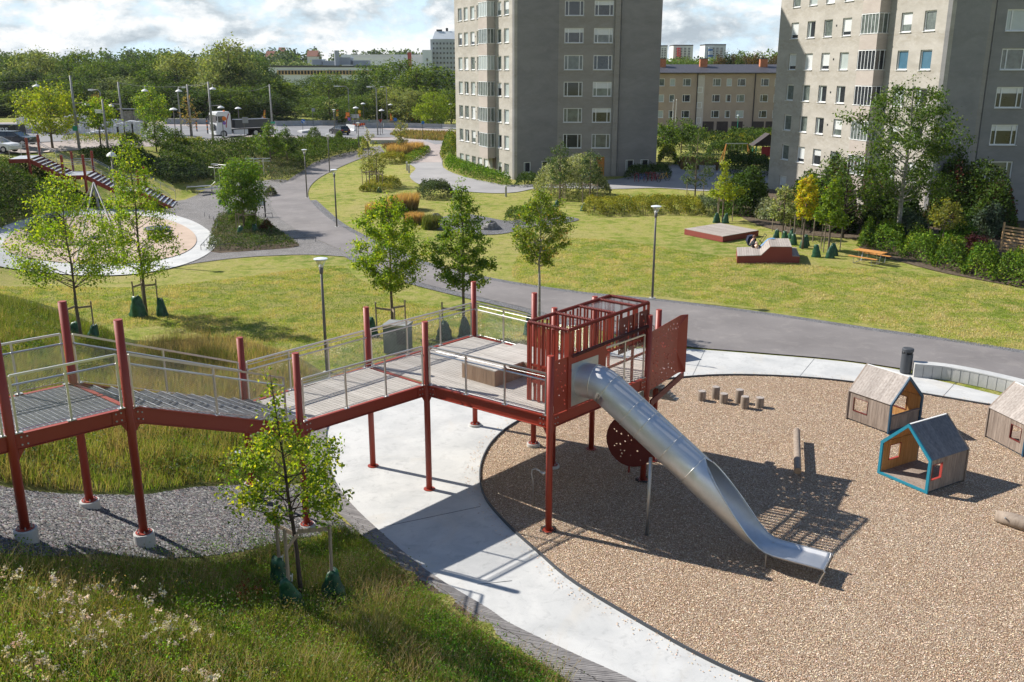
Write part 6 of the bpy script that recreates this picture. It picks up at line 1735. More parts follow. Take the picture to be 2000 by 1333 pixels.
def grassclump(label, poly, h, n, palette, seed, w=.02, lean=.35, tips=None, name='ornamental_grass', cat='grass', kind=None, group=None, wind=(.15, .05), base=None, mat='grassblade', patch=None):
 rng = np.random.default_rng(seed); P = np.array(poly); x0, y0 = P.min(0); x1, y1 = P.max(0); pts = np.zeros((0, 2))
 while len(pts) < n:
  q = rng.uniform((x0, y0), (x1, y1), (n * 2, 2)); pts = np.vstack([pts, q[inpoly(q, poly)]])
 pts = pts[:n]; z = tz(pts[:, 0], pts[:, 1])
 hh_ = h * (.55 + .6 * rng.random(n))
 pn = vnoise(pts[:, 0], pts[:, 1], .9, seed) * .5 + vnoise(pts[:, 0], pts[:, 1], .35, seed + 1) * .3 + vnoise(pts[:, 0], pts[:, 1], 2.6, seed + 2) * .2
 if patch: hh_ = hh_ * (.2 + 2.0 * np.clip(pn, 0, 1) ** 1.4)
 a = rng.uniform(0, 2 * PI, n); l = hh_ * lean * rng.random(n)
 tip = np.column_stack([pts[:, 0] + np.cos(a) * l + wind[0] * hh_, pts[:, 1] + np.sin(a) * l + wind[1] * hh_, z + hh_])
 b = np.column_stack([pts, z]); mid = (b + tip) / 2 - np.column_stack([np.cos(a) * l * .15, np.sin(a) * l * .15, np.zeros(n)])
 f = rng.uniform(0, PI, n); s = np.column_stack([np.cos(f), np.sin(f), np.zeros(n)]) * w
 V = np.stack([b - s, b + s, mid + s * .8, mid - s * .8, tip], 1).reshape(-1, 3)
 i = np.arange(n) * 5
 F = np.concatenate([np.stack([i, i + 1, i + 2], 1), np.stack([i, i + 2, i + 3], 1), np.stack([i + 3, i + 2, i + 4], 1)])
 cell = (np.floor(pts[:, 0] * 1.3).astype(int) * 73856093 ^ np.floor(pts[:, 1] * 1.3).astype(int) * 19349663) % 997
 cc = np.where((rng.random(n) < .55)[:, None], pickcols(997, palette, rng, .15)[cell], pickcols(n, palette, rng, .2))
 if patch: cc = np.where((pn + rng.normal(size=n) * .06 > patch[0])[:, None], pickcols(n, patch[1], rng, .2), cc)
 if patch and len(patch) > 2: cc = np.where((pn + rng.normal(size=n) * .05 < patch[2])[:, None], pickcols(n, patch[3], rng, .2), cc)
 C5 = np.repeat(cc[:, None, :], 5, 1)
 if tips is not None: C5[:, 4] = pickcols(n, tips, rng); C5[:, 2:4] = C5[:, 2:4] * .4 + C5[:, 4:5] * .6
 if kind or base is None and cat == 'x':
  return tag(mk(name, V, F, MAT[mat], cols=C5.reshape(-1, 3)), label, cat, group, kind)
 c = P.mean(0); T_ = thing(name, (c[0], c[1], gz(c[0], c[1])), label, cat, group)
 mk('blades', V, F, MAT[mat], T_, cols=C5.reshape(-1, 3)); return T_
TAN = [(.55, .33, .13, 4), (.62, .42, .2, 3), (.40, .24, .09, 2)]; GRN = [(.10, .14, .03, 3), (.16, .15, .05, 2)]
for i, (u, v, w, dm_, h_) in enumerate(((733, 428, 50, 2.5, 1.1), (765, 420, 28, 2.2, 1.35), (790, 414, 46, 2.6, 1.35), (805, 440, 40, 1.8, .8), (838, 450, 36, 2.4, .9), (778, 304, 56, 4, 1.2), (804, 300, 40, 4, 1.3))):
 grassclump(['wide green-based feather grass at the left end of the clump row', 'narrow tan feather grass behind the dense maple', 'tall tan feather grass, fullest of the row', 'low bright tan grass at the front by the pebbles', 'green grass clump right of the tan ones', 'tan feather grass at the junction, left part', 'orange-tan feather grass at the junction, right part'][i], ell(u, v, w, dm_), h_, 2300, GRN, 180 + i, w=.028, tips=TAN if i != 4 else GRN, lean=.25, group='feather grass clumps')
DR = DK + [(.06, .055, .02, 1), (.09, .03, .02, .6)]
big = [(1470, 425, 96, 5.5, 3.6, 9000, DK + MIDG[:1], 'big rounded dark green bush left of the young trees'),
  (1590, 452, 80, 6, 4.4, 9000, DR, 'tall dark bush behind the yellow tree, with reddish berries'), (1650, 458, 90, 7, 5.0, 11000, DR, 'tall dark bush below the balcony stack'),
  (1770, 462, 110, 6, 3.0, 8000, DK, 'dark undergrowth beneath the tall birch'), (1880, 452, 120, 8, 5.6, 14000, DR, 'large dark bush with reddish shoots at the right'), (1965, 468, 100, 8, 5.4, 12000, DR + MIDG[:1], 'large bush at the right edge of the view'),
  (1800, 480, 60, 4, 1.9, 3500, [(.07, .11, .06, 3), (.05, .08, .045, 3)], 'blue-green bush below the birch'), (1895, 498, 62, 4, 1.9, 4000, BRI + DK, 'bright green bush left of the timber fence'), (1950, 470, 60, 4, 2.8, 4200, [(.08, .11, .07, 3), (.05, .08, .045, 3)], 'grey-green bush above the timber fence'),
  (1505, 432, 40, 4, 1.9, 2600, [(.30, .33, .2, 3), (.2, .24, .1, 2)], 'small pale variegated bush left of the bags')]
for i, (u, v, w, dm_, h_, n_, pal, lab) in enumerate(big):
 shrub(lab, None, h_, int(n_ * 1.25), .19, pal, 200 + i, poly=ell(u, v, w, dm_), group='dark bushes on the right', edge=.45, lump=.5, top=.7)
tree_at(1645, 465, 300, 150, 410, 'loose bush-like tree with reddish berries before the lit facade', [(0, .8), (.4, 1), (.8, .6), (1, .3)], 4200, .17, DR + MIDG, 231, tr=.1, limbs=36, clump=.18, name='tree', barkm='barkdark')
p = atT(1752, 470)
mktree('tall birch with a pale forked trunk in front of the right tower', aty(1752, 152, p.y).z - p.z, 3.2, [(0, .55), (.2, .75), (.4, .62), (.55, .95), (.8, .75), (1, .35)], 3.9, 15000, .16, [(.065, .115, .015, 5), (.10, .15, .018, 3), (.04, .08, .012, 3)], 233, tr=.17, limbs=40, clump=.115, loc=p, barkm='barkpale', droop=.5, name='birch_tree', sparse=.5)
hp = [(1676, 478), (1700, 480), (1760, 498), (1820, 514), (1880, 530), (1940, 543), (2010, 560), (2120, 590)]
for i in range(len(hp) - 1):
 (u0, v0), (u1, v1) = hp[i], hp[i + 1]
 poly = gpts([(u0, v0 + 8), (u1, v1 + 8), (u1 + 10, v1 - 26), (u0 + 10, v0 - 22)])
 shrub(['left end of the leafy hedge by the picnic table', 'hedge section just right of the picnic table', 'hedge section in front of the blue-green bush', 'hedge section in front of the leaning stakes', 'hedge section before the dark purple shrub', 'hedge section below the timber fence', 'hedge section at the right edge'][i], None, 1.15, 3800, .14, BRI + MIDG + [(.2, .24, .02, 2)], 240 + i, poly=poly, name='hedge', cat='hedge', group='leafy hedge sections on the right', lump=.5)
shrub('dark purple shrub in the right hand hedge', None, 1.3, 2200, .13, [(.05, .015, .02, 3), (.08, .025, .025, 2)], 250, poly=ell(1925, 516, 62, 2.5))
shrub('clipped yellow-green hedge by the far courtyard', [(1286, 326), (1286, 312), (1320, 312), (1322, 326)], 2.0, 3000, .2, OLV + MIDG, 260, name='hedge', cat='hedge', group='clipped hedges between the towers')
shrub('long clipped hedge in front of the red play hut', [(1412, 338), (1410, 328), (1506, 336), (1506, 348), (1440, 346)], 1.9, 6000, .2, DK, 261, name='hedge', cat='hedge', group='clipped hedges between the towers')
shrub('long hedge behind the swings, its top catching the sun', [(1290, 292), (1290, 284), (1510, 290), (1510, 298)], 2.1, 8000, .25, DK + MIDG + OLV[:1], 262, name='hedge', cat='hedge', group='clipped hedges between the towers')
shrub('rearmost hedge along the garage yard', [(1418, 278), (1420, 272), (1510, 273), (1510, 280)], 1.7, 3500, .3, DK + MIDG, 263, name='hedge', cat='hedge', group='clipped hedges between the towers')
shrub('tall hedge right behind the swing frame', [(1380, 312), (1380, 303), (1470, 306), (1470, 314)], 2.0, 4500, .22, DK + MIDG, 264, name='hedge', cat='hedge', group='clipped hedges between the towers')
grassclump('reddish grass bed by the white planter', gpts([(1330, 332), (1322, 318), (1400, 322), (1402, 334)]), 1.1, 3500, [(.24, .14, .09, 3), (.16, .13, .06, 2)], 265, w=.04)
for u, vb, vt, w, lab, s in ((1330, 300, 232, 66, 'dark small-leaved tree in front of the beige block', 271), (1296, 310, 240, 50, 'dark tree against the left tower edge', 272), (1352, 300, 245, 50, 'dark tree right of the flag poles', 273)):
 tree_at(u, vb, vt, w, vb - 20, lab, ROUND, 1900, .24, DK + MIDG, s, tr=.09, limbs=26, clump=.22, group='small trees before the beige block')
grassclump('dry reddish meadow verge beside the road barriers', gpts([(760, 264), (800, 258), (905, 262), (905, 278), (850, 276), (800, 272)]), .6, 6000, [(.26, .17, .08, 3), (.16, .16, .04, 3), (.34, .27, .13, 1)], 280, w=.06, name='meadow_grass', kind='stuff')
for i, (pl_, lab) in enumerate((([(210, 280), (225, 272), (365, 270), (372, 278), (300, 284)], 'flat yellow-green planting strip beside the street lamp'), ([(322, 288), (330, 278), (395, 277), (400, 283), (360, 287)], 'short yellow-green planting strip right of the small trees'))):
 shrub(lab, None, .55, 2200, .16, OLV + BRI[:1], 290 + i, poly=gpts([(u - (92 if i == 0 else 0), v) for u, v in pl_]), name='shrub_bed', cat='shrubs')
WOODC = {'leafy': [(.10, .165, .03, 4), (.15, .21, .035, 3), (.06, .11, .022, 3)], 'willow': [(.20, .25, .09, 4), (.27, .31, .12, 3), (.12, .16, .055, 2)], 'dark': [(.04, .075, .025, 4), (.065, .105, .032, 3)], 'bright': [(.22, .30, .025, 4), (.15, .23, .022, 3)], 'red': [(.09, .065, .035, 3), (.055, .05, .025, 3), (.14, .09, .045, 1)]}
FARL = {'leafy': 'mid-green broadleaf tree in the wood behind the street', 'willow': 'pale grey-green willow-like tree in the wood behind the street', 'dark': 'dark conifer standing up from the wood behind the street', 'bright': 'bright yellow-green tree at the edge of the far wood', 'red': 'dark reddish-brown tree in the row behind the beige block'}
PR = {}
def wood_tree(kind, u, Y, vt, wpx, z0=None, lab=None, grp='trees of the wood behind the street'):
 x = (u - 1000) / FP * CP * Y; z0 = gz(x, min(Y, 300)) - .3 if z0 is None else z0
 H = aty(u, vt, Y).z - z0; w = wpx / FP * Y
 v = (kind, random.randrange(3))
 if v not in PR:
  T_ = mktree(FARL[kind], 10, 1.2, {'dark': [(0, .6), (.2, 1), (.5, .8), (.8, .5), (1, .15)]}.get(kind, ROUND), 3.6, 5200, .34, WOODC[kind], 300 + len(PR) * 7, tr=.16, limbs=40, clump=.22, group=grp, twig=False, leafmat='woodleaf', up=.6, cat='tree', name={'dark': 'conifer_tree'}.get(kind, 'wood_tree'))
  PR[v] = T_; o = T_; o.location = (x, Y, z0); o.rotation_euler = (0, 0, random.random() * 6)
 else: o = copy_tree(PR[v], loc=(x, Y, z0), rz=random.random() * 6)
 o['group'] = grp
 o['label'] = lab or FARL[kind]
 o.scale = (w / 7.2, w / 7.2, H / 10)
 return o
rr = random.Random(5)
def skyline(u): return np.interp(u, [-80, 0, 60, 130, 160, 220, 300, 340, 400, 440, 470, 520, 560, 600, 640, 700, 760, 800, 860, 900], [112, 112, 100, 96, 102, 104, 96, 100, 106, 90, 92, 118, 150, 172, 160, 145, 125, 140, 132, 135])
ORD = ['leftmost', 'second', 'third', 'fourth', 'fifth', 'sixth', 'seventh', 'eighth', 'ninth', 'tenth', 'eleventh', 'twelfth', 'thirteenth', 'fourteenth', 'fifteenth', 'sixteenth', 'seventeenth', 'eighteenth', 'nineteenth', 'twentieth', 'twenty-first', 'twenty-second']
KN = {'dark': 'dark conifer', 'leafy': 'mid-green broadleaf tree', 'willow': 'pale grey-green tree'}
for row, (Y, dv, kindw) in enumerate(((255, 0, ['dark', 'leafy', 'willow', 'leafy']), (225, 14, ['leafy', 'willow', 'leafy', 'dark']), (200, 34, ['leafy', 'leafy', 'dark', 'willow']), (184, 62, ['dark', 'leafy', 'leafy']))):
 u = -70 + row * 11; k_ = 0
 while u < 545:
  w = rr.uniform(52, 82)
  kd = rr.choice(kindw); wood_tree(kd, u, Y + rr.uniform(-6, 6), skyline(u) + dv + rr.uniform(-6, 14), w * 1.25, lab=KN[kd] + ', ' + ORD[k_] + ' from left in the ' + ['back', 'third', 'second', 'front'][row] + ' row of the wood'); k_ += 1
  u += w * .55
wood_tree('willow', 448, 205, 76, 110, lab='tallest willow-like tree, rising above the wood right of centre-left')
wood_tree('willow', 345, 208, 100, 96, lab='broad pale willow-like tree behind the hanging lamps')
wood_tree('willow', 70, 214, 96, 100, lab='broad pale tree near the left edge of the wood')
G2 = 'trees around the road junction'
for k, u, Y, vt, w, lab in (('leafy', 555, 230, 160, 90, 'tree left of the dry grassy knoll'), ('leafy', 600, 215, 190, 60, 'low tree at the foot of the knoll'), ('leafy', 520, 200, 150, 90, 'round tree beyond the flag by the street'), ('leafy', 640, 240, 140, 70, 'olive tree on top of the knoll'), ('leafy', 610, 262, 146, 60, 'tree at the top left of the knoll'), ('leafy', 672, 250, 150, 70, 'tree at the top right of the knoll'),
      ('dark', 706, 222, 152, 62, 'dark tree right of the knoll'), ('leafy', 690, 200, 185, 60, 'tree behind the tall street lamp'), ('leafy', 640, 190, 188, 70, 'low round tree behind the grey sign back'), ('leafy', 735, 250, 122, 84, 'large dark oak before the factory'), ('leafy', 782, 240, 112, 84, 'tallest oak before the factory'), ('leafy', 845, 236, 124, 110, 'broad dark oak beside the apartment tower'), ('leafy', 812, 232, 132, 80, 'oak between the two tall ones'),
      ('willow', 760, 205, 168, 66, 'grey-green tree behind the right street lamps'), ('willow', 795, 200, 172, 62, 'grey-green tree by the yellow sign'), ('bright', 845, 190, 178, 56, 'bright yellow-green tree on the far lawn'), ('willow', 818, 200, 176, 44, 'pale brownish thin tree left of the bright one'), ('leafy', 880, 205, 172, 50, 'tree touching the left tower edge'), ('leafy', 730, 205, 178, 60, 'tree in the gap behind the three lamps')):
 wood_tree(k, u, Y, vt, w * 1.15, lab=lab, grp=G2)
for i in range(26):
 u = 1284 + i * 9.4 + rr.uniform(-3, 3); red = u > 1398
 wood_tree('red' if red and rr.random() < .75 else ('leafy' if not red else 'dark'), u, 240 + rr.uniform(-15, 40), (118 if u < 1398 else 103) + rr.uniform(-4, 6) , 34 if red else 40, z0=2, lab=('dark reddish-brown tree' if red else 'green tree') + ', ' + ORD[i % 13] + ' from left in the ' + ('left' if i < 13 else 'right') + ' half above the beige roof', grp='trees behind the beige block')
def ridge(name, u0, u1, Y, vfun, n, leaf, palette, seed, label):
 rng = np.random.default_rng(seed); xs0 = (u0 - 1000) / FP * CP * Y; xs1 = (u1 - 1000) / FP * CP * Y
 ntree = int((u1 - u0) / 6.5); cx = rng.uniform(xs0, xs1, ntree); cy = Y + rng.uniform(0, 60, ntree)
 vt = np.array([vfun((x / (CP * Y)) * FP + 1000) for x in cx]) + rng.uniform(-3, 7, ntree)
 top = np.array([aty(1000, v, Y).z for v in vt]); h = top + 4; w = rng.uniform(.25, .42, ntree) * 16
 idx = rng.integers(0, ntree, n); d = rng.normal(size=(n, 3)); d /= np.linalg.norm(d, axis=1)[:, None]; d *= (rng.random(n) ** .35)[:, None]
 zc = top[idx] - h[idx] * .33
 pos = np.column_stack([cx[idx] + d[:, 0] * w[idx], cy[idx] + d[:, 1] * w[idx], zc + d[:, 2] * h[idx] * .33])
 low = rng.random(n) < .25; pos[low, 2] = rng.uniform(-2, 1, low.sum()) + zc[low] - h[idx][low] * .4
 cc = np.where((rng.random(n) < .6)[:, None], pickcols(ntree, palette, rng, .12)[idx], pickcols(n, palette, rng, .15))
 V, F, C4 = leafmesh(pos, d, leaf, cc, rng=rng, up=.6, aspect=1.2)
 tag(mk(name, V, F, MAT['leafdense'], cols=C4), label, 'wood', kind='stuff')
ridge('far_wood', -120, 560, 520, lambda u: np.interp(u, [-120, 0, 200, 400, 560], [104, 100, 94, 98, 96]), 30000, 1.5, WOODC['dark'] + WOODC['leafy'], 401, 'distant wood on the ridge at the left')
ridge('far_wood', 480, 900, 640, lambda u: np.interp(u, [480, 520, 560, 580, 600, 640, 700, 740, 800, 900], [96, 94, 90, 96, 92, 100, 98, 90, 98, 104]), 24000, 1.7, WOODC['dark'] + WOODC['leafy'], 402, 'distant wood on the ridge behind the factory')
ridge('far_wood', 510, 660, 470, lambda u: 116, 9000, 1.3, WOODC['willow'] + WOODC['leafy'], 403, 'paler wood in front of the red roofed houses')
ridge('far_wood', 1270, 1560, 520, lambda u: np.interp(u, [1270, 1340, 1400, 1440, 1560], [112, 108, 112, 98, 94]), 14000, 1.4, WOODC['leafy'], 404, 'wooded hill below the white tower blocks')
kn = smoothline([((u - 1000) / FP * CP * y, y) for u, y in ((575, 222), (590, 250), (640, 262), (690, 255), (700, 225), (640, 212))], 4, True)
V, F = cdt(kn, (), [((x), y) for x in np.arange(-60, -25, 2.2) for y in np.arange(212, 264, 2.5) if inpoly(np.array([[x, y]]), kn)[0]])
c = np.mean(kn, 0); Z = []
for q in V:
 dmn = min(math.hypot(q[0] - k[0], q[1] - k[1]) for k in kn); Z.append(gz(q[0], q[1]) - .3 + min(5.0, dmn * .45))
tag(mk('hill', np.column_stack([V, Z]), F, MAT['meadow_dry'] if 'meadow_dry' in MAT else MAT['lawn'], smooth=True), kind='structure')
# stairs at the far left
def stairway():
 o = np.array([-41.0, 80.3]); u = np.array([8.6, 2.0]); u /= np.linalg.norm(u); w = np.array([-u[1], u[0]]); W = 3.7
 T = thing('outdoor_stairs', (o[0], o[1], 0), 'red steel outdoor stairs with three flights and steel handrails, up to the street', 'stairs')
 a = math.atan2(u[1], u[0]); z = 4.25; s = 0.0
 P = lambda s_, q, z_: Vector((o[0] + u[0] * s_ + w[0] * q, o[1] + u[1] * s_ + w[1] * q, z_))
 def landing(s0, L_, z_):
  m = MB(); c = P(s0 + L_ / 2, W / 2, z_ - .03); m.box(c, (L_, W - .1, .05), a); m.build('landing', MAT['grate'], T)
 def railpair(s0, z0, s1, z1):
  for q in (0.02, W - .02):
   m = MB()
   for h in (1.1, .95): m.tube([P(s0, q, z0 + h), P(s1, q, z1 + h)], .025, 6)
   n_ = max(1, int(abs(s1 - s0) / 1.0))
   for k in range(n_ + 1):
    t = k / n_; m.tube([P(s0 + (s1 - s0) * t, q, z0 + (z1 - z0) * t), P(s0 + (s1 - s0) * t, q, z0 + (z1 - z0) * t + 1.1)], .022, 5)
   m.build('railing', MAT['steel'], T)
 def string(s0, z0, s1, z1):
  for q in (-.02, W + .02):
   m = MB(); m.beam(P(s0, q, z0 - .16), P(s1, q, z1 - .16), .06, .34); m.build('stringer', MAT['red'], T)
 landing(-1.6, 1.6, z); string(-1.6, z, 0, z); railpair(-1.5, z, -.1, z)
 posts = [0.0]
 for f in range(3):
  n_ = 8; tr = .32; rz_ = .185
  z1 = z - n_ * rz_; s1 = s + n_ * tr
  string(s, z, s1, z1); railpair(s + .1, z, s1 - .05, z1)
  for k in range(n_):
   m = MB(); c = P(s + (k + .5) * tr + .03, W / 2, z - (k + 1) * rz_ + .02); m.box(c, (tr + .03, W - .12, .04), a); m.build('tread', MAT['grate'], T)
   if k % 1 == 0: m = MB(); c = P(s + (k + 1) * tr + .02, W / 2, z - (k + 1.5) * rz_ + .02); m.box(c, (.02, W - .12, rz_ - .06), a); m.build('riser', MAT['darkred'], T)
  z, s = z1, s1
  if f < 2: landing(s, 1.7, z); string(s, z, s + 1.7, z); railpair(s + .1, z, s + 1.6, z); posts += [s, s + 1.7]; s += 1.7
 for k, s_ in enumerate(posts):
  zz = 4.25 if k == 0 else (4.25 - 8 * .185 * ((k + 1) // 2))
  for q in (-.12, W + .12):
   m = MB(); p = P(s_, q, 0); m.tube([(p.x, p.y, zz - 2.4), (p.x, p.y, zz + 1.75)], .11, 12); m.build('post', MAT['red'], T)
stairway()
# lamps
LG = 'park lamps along the paths'
def parklamp(p, H, label, r=.27):
 T = thing('park_lamp', p, label, 'lamp', LG)
 m = MB(); m.tube([(0, 0, -.1), (0, 0, H * .55), (0, 0, H - .55)], [.062, .056, .045], 12); m.lathe((0, 0, H - .62), [(.05, 0), (.075, .05), (.085, .26)], 12); m.build('pole', MAT['pole'], T, local=True, smooth=True)
 m = MB(); m.lathe((0, 0, -.02), [(.17, 0), (.17, .06)], 12); m.build('foot', MAT['concrete2'], T, local=True)
 m = MB(); m.lathe((0, 0, H - .38), [(.075, 0), (.10, .05), (.05, .12)], 14); m.build('lamp_socket', MAT['white'], T, local=True)
 m = MB(); m.lathe((0, 0, H - .36), [(.085, 0), (r * .86, .30)], 20, cap=False); m.build('glass', MAT['lampglass'], T, local=True, smooth=True)
 m = MB(); m.lathe((0, 0, H - .07), [(r * .9, 0), (r, .02), (r * .98, .045), (r * .5, .075), (.02, .085)], 24); m.build('lamp_shade', MAT['farlight'], T, local=True)
 return T
for u, vb, vt, lab in ((639, 728, 504, 'park lamp rising behind the wooden ramp, nearest of all'), (1274, 583, 402, 'park lamp beside the asphalt path in front of the lawn'), (658, 444, 331, 'park lamp at the inner edge of the path curve'), (600, 387, 292, 'park lamp at the outer edge of the path by the gravel yard'),
      (644, 337, 262, 'park lamp by the upper part of the path'), (702, 307, 240, 'park lamp near the junction behind the pale trees'), (655, 274, 214, 'park lamp on the pavement left of the black car')):
 p = atT(u, vb); parklamp(p, aty(u, vt, p.y).z - p.z, lab)
def dome(m, c, r=.30):
 m.lathe((c[0], c[1], c[2] - .18), [(r, 0), (r * .95, .08), (r * .6, .2), (r * .15, .26), (.03, .32)], 14)
SGp = 'street poles with hanging lamps'
poles = {}
for k, (u, vb, vt, lab) in {'A': (155, 291, 148, 'grey street pole with a green sign, by the stairs'), 'B': (242, 262, 160, 'bluish street pole left of the yellow-green tree'), 'C': (417, 281, 160, 'grey street pole left of the truck'), 'D': (533, 262, 165, 'grey street pole right of the truck'), 'E': (375, 268, 165, 'street pole behind the nearly bare tree'), 'F': (212, 300, 195, 'dark pole with a camera behind the slim tree')}.items():
 p = atT(u, vb); H = aty(u, vt, p.y).z - p.z
 T = thing('street_pole', p, lab, 'pole', SGp)
 m = MB(); m.tube([(p.x, p.y, p.z - .2), (p.x, p.y, p.z + H)], [.16, .10] if k != 'F' else [.13, .09], 10); m.build('pole', MAT['polelight'], T, smooth=True)
 poles[k] = (Vector((p.x, p.y, p.z + H - .1)), T)
 if k in 'ABC':
  sg = {'A': 1, 'B': -1, 'C': 1}[k]; z = aty(u, {'A': 202, 'B': 204, 'C': 207}[k], p.y).z
  m = MB(); m.tube([(p.x, p.y, z), (p.x + sg * 1.3, p.y, z + .05)], .04, 6); ar = m.build('arm', MAT['polelight'], T)
  m = MB(); dome(m, (p.x + sg * 1.3, p.y, z - .1), .42); m.build('lamp_shade', MAT['white'], ar)
 if k == 'A': m = MB(); m.box((p.x - .1, p.y - .2, aty(u, 251, p.y).z), (.5, .06, .5)); m.build('sign', MAT['signgreen'], T)
 if k == 'F': m = MB(); m.box((p.x - .5, p.y - .1, aty(u, 218, p.y).z), (.6, .3, .35)); m.build('camera_box', MAT['white'], T)
def wire(a, b, sag, lab, lamps=()):
 T = thing('lamp_wire', a, lab, 'wire', 'wires strung over the street')
 f = lambda t: a.lerp(b, t) - Vector((0, 0, sag * 4 * t * (1 - t)))
 m = MB(); m.tube([f(i / 12) for i in range(13)], .018, 4); m.build('cable', MAT['polelight'], T)
 for t in lamps:
  c = f(t); m = MB(); dome(m, (c.x, c.y, c.z - .45), .42); m.tube([c, c - Vector((0, 0, .4))], .03, 5); m.build('lamp_shade', MAT['white'], T)
wire(aty(-110, 152, 99), poles['A'][0], .5, 'wire with hanging lamps at the far left', (.72,))
wire(poles['B'][0], poles['C'][0], .55, 'wire with two hanging lamps over the small trees', (.30, .68))
wire(poles['E'][0], poles['C'][0] + Vector((.1, 0, 0)), .25, 'short wire between the bare tree and the truck')
wire(poles['C'][0], poles['D'][0], 1.0, 'wire with a hanging lamp above the truck', (.05,))
for u, vb, vt, du, lab in ((355, 262, 171, 12, 'tall street lamp behind the reddish bare tree'), (460, 226, 172, -15, 'tall street lamp above the truck cab, arm to the left'), (476, 226, 173, 18, 'tall street lamp above the dumper, arm to the right'), (683, 243, 169, -21, 'tall street lamp before the knoll, its arm to the left'), (738, 265, 170, -14, 'tallest street lamp by the end of the barriers'), (757, 243, 170, -9, 'street lamp just right of the tallest one'), (205, 262, 176, -17, 'street lamp behind the small yellow-green maple')):
 p = atT(u, vb); H = aty(u, vt, p.y).z - p.z; D = p.y; dx = du / FP * D
 T = thing('street_lamp', p, lab, 'street lamp', 'tall arm street lamps')
 m = MB(); m.tube([(p.x, p.y, p.z - .1), (p.x, p.y, p.z + H * .95), (p.x + dx * .2, p.y, p.z + H), (p.x + dx * .75, p.y, p.z + H)], [.13, .08, .06, .05], 8); m.build('pole', MAT['polelight'], T, smooth=True)
 m = MB(); m.box((p.x + dx, p.y, p.z + H), (abs(dx) * .5, .35, .2)); m.build('lamp_head', MAT['white'], T)
for i, (u, vb, vt) in enumerate(((659, 243, 206), (711, 243, 203), (764, 243, 205), (881, 243, 204), (747, 262, 216), (771, 242, 217), (697, 262, 211), (469, 262, 212), (344, 270, 214))):
 p = atT(u, vb); H = aty(u, vt, p.y).z - p.z
 T = thing('street_lamp', p, ['dome lamp left of the tall lamps, above a yellow sign', 'dome lamp before the dark trees, right of the round orange sign', 'dome lamp beside the pair of orange flags', 'dome lamp touching the left tower edge', 'low dome lamp on the tallest lamp\'s right', 'low dome lamp above the blue crossing sign', 'low dome lamp with its arm above the orange sign', 'low dome lamp above the truck', 'low dome lamp left of the bare reddish tree'][i], 'street lamp', 'dome street lamps')
 m = MB(); m.tube([(p.x, p.y, p.z - .1), (p.x, p.y, p.z + H)], .06, 7); m.build('pole', MAT['pole'], T)
 m = MB(); dome(m, (p.x, p.y, p.z + H + .1), .5); m.build('lamp_shade', MAT['white'], T)
for i, (u, vb) in enumerate(((988, 384), (840, 367), (795, 333), (799, 348 - 10), (1400, 357))):
 p = atT(u, vb); T = thing('bollard_light', p, ['bollard light in front of the laurel hedge', 'bollard light behind the grey-green bush', 'bollard light by the brick drive, farther one', 'bollard light by the brick drive, nearer one', 'bollard light by the lime-green oak'][i], 'bollard', 'low light bollards round the courtyard')
 m = MB(); m.tube([(p.x, p.y, p.z - .05), (p.x, p.y, p.z + .85)], .10, 12); m.build('post', MAT['polelight'], T); m = MB(); m.tube([(p.x, p.y, p.z + .85), (p.x, p.y, p.z + 1.0)], .105, 12); m.build('cap', MAT['farwhite'], T)
# timber platforms, picnic table
def plank_top(name, poly3, mat, T, n, axis):
 pass
Pa = [at(u, v, .42) for u, v in ((1337, 447), (1407, 436), (1482, 450), (1412, 462))]
T = thing('timber_platform', (Pa[0] + Pa[2]) / 2 - Vector((0, 0, .42)), 'large square timber platform with red sides, lying flat on the lawn', 'platform')
def slab(T, Q, z0, z1, n, side='redwood', top='deck'):
 m = MB(); m.prism([tuple(q[:2]) for q in Q], z0, z1 - .035); m.build('side', MAT[side], T)
 m = MB()
 for i in range(n):
  t0, t1 = (i + .04) / n, (i + .96) / n
  a, b = Q[0].lerp(Q[1], t0), Q[0].lerp(Q[1], t1); c, d = Q[3].lerp(Q[2], t1), Q[3].lerp(Q[2], t0)
  m.prism([tuple(x[:2]) for x in (a, b, c, d)], z1 - .035, z1)
 m.build('top_board', MAT['greyroof'], T)
slab(T, Pa, 0, .42, 34)
A0 = at(1439, 515); B0 = at(1561, 514); dpt = Vector((.62, 2.85, 0))
T = thing('stepped_platform', (A0 + B0) / 2 + dpt / 2, 'stepped timber sun deck with red sides, person and towel on it', 'platform')
X = (B0 - A0); LX = X.length; X = X.normalized()
prf = [(0, 0), (LX * 1.0, 0), (LX * 1.0, .40), (LX * .88, .42), (LX * .86, 1.0), (LX * .52, 1.02), (LX * .38, .48), (0, .45)]
m = MB(); m.extr([(p[0], p[1]) for p in prf], A0, X, (0, 0, 1), dpt.normalized(), dpt.length); m.build('side', MAT['redwood'], T)
m = MB()
for (a, b) in ((7, 6), (6, 5), (5, 4), (2, 3)):
 p0, p1 = prf[a], prf[b]
 if a == 2: p0, p1 = prf[3], prf[2]
 L_ = math.hypot(p1[0] - p0[0], p1[1] - p0[1]); n = max(2, int(L_ / .145))
 for i in range(n):
  t0, t1 = (i + .04) / n, (i + .96) / n
  q = [(p0[0] + (p1[0] - p0[0]) * t, p0[1] + (p1[1] - p0[1]) * t) for t in (t0, t1)]
  nx, nz = -(p1[1] - p0[1]) / L_, (p1[0] - p0[0]) / L_
  m.extr([(q[0][0], q[0][1] + .003), (q[1][0], q[1][1] + .003), (q[1][0] + nx * .035, q[1][1] + nz * .035), (q[0][0] + nx * .035, q[0][1] + nz * .035)], A0 - dpt.normalized() * .04, X, (0, 0, 1), dpt.normalized(), dpt.length + .08)
m.build('top_board', MAT['greyroof'], T)
tw = A0 + X * (LX * .47) + dpt * .86
m = MB(); pts = []
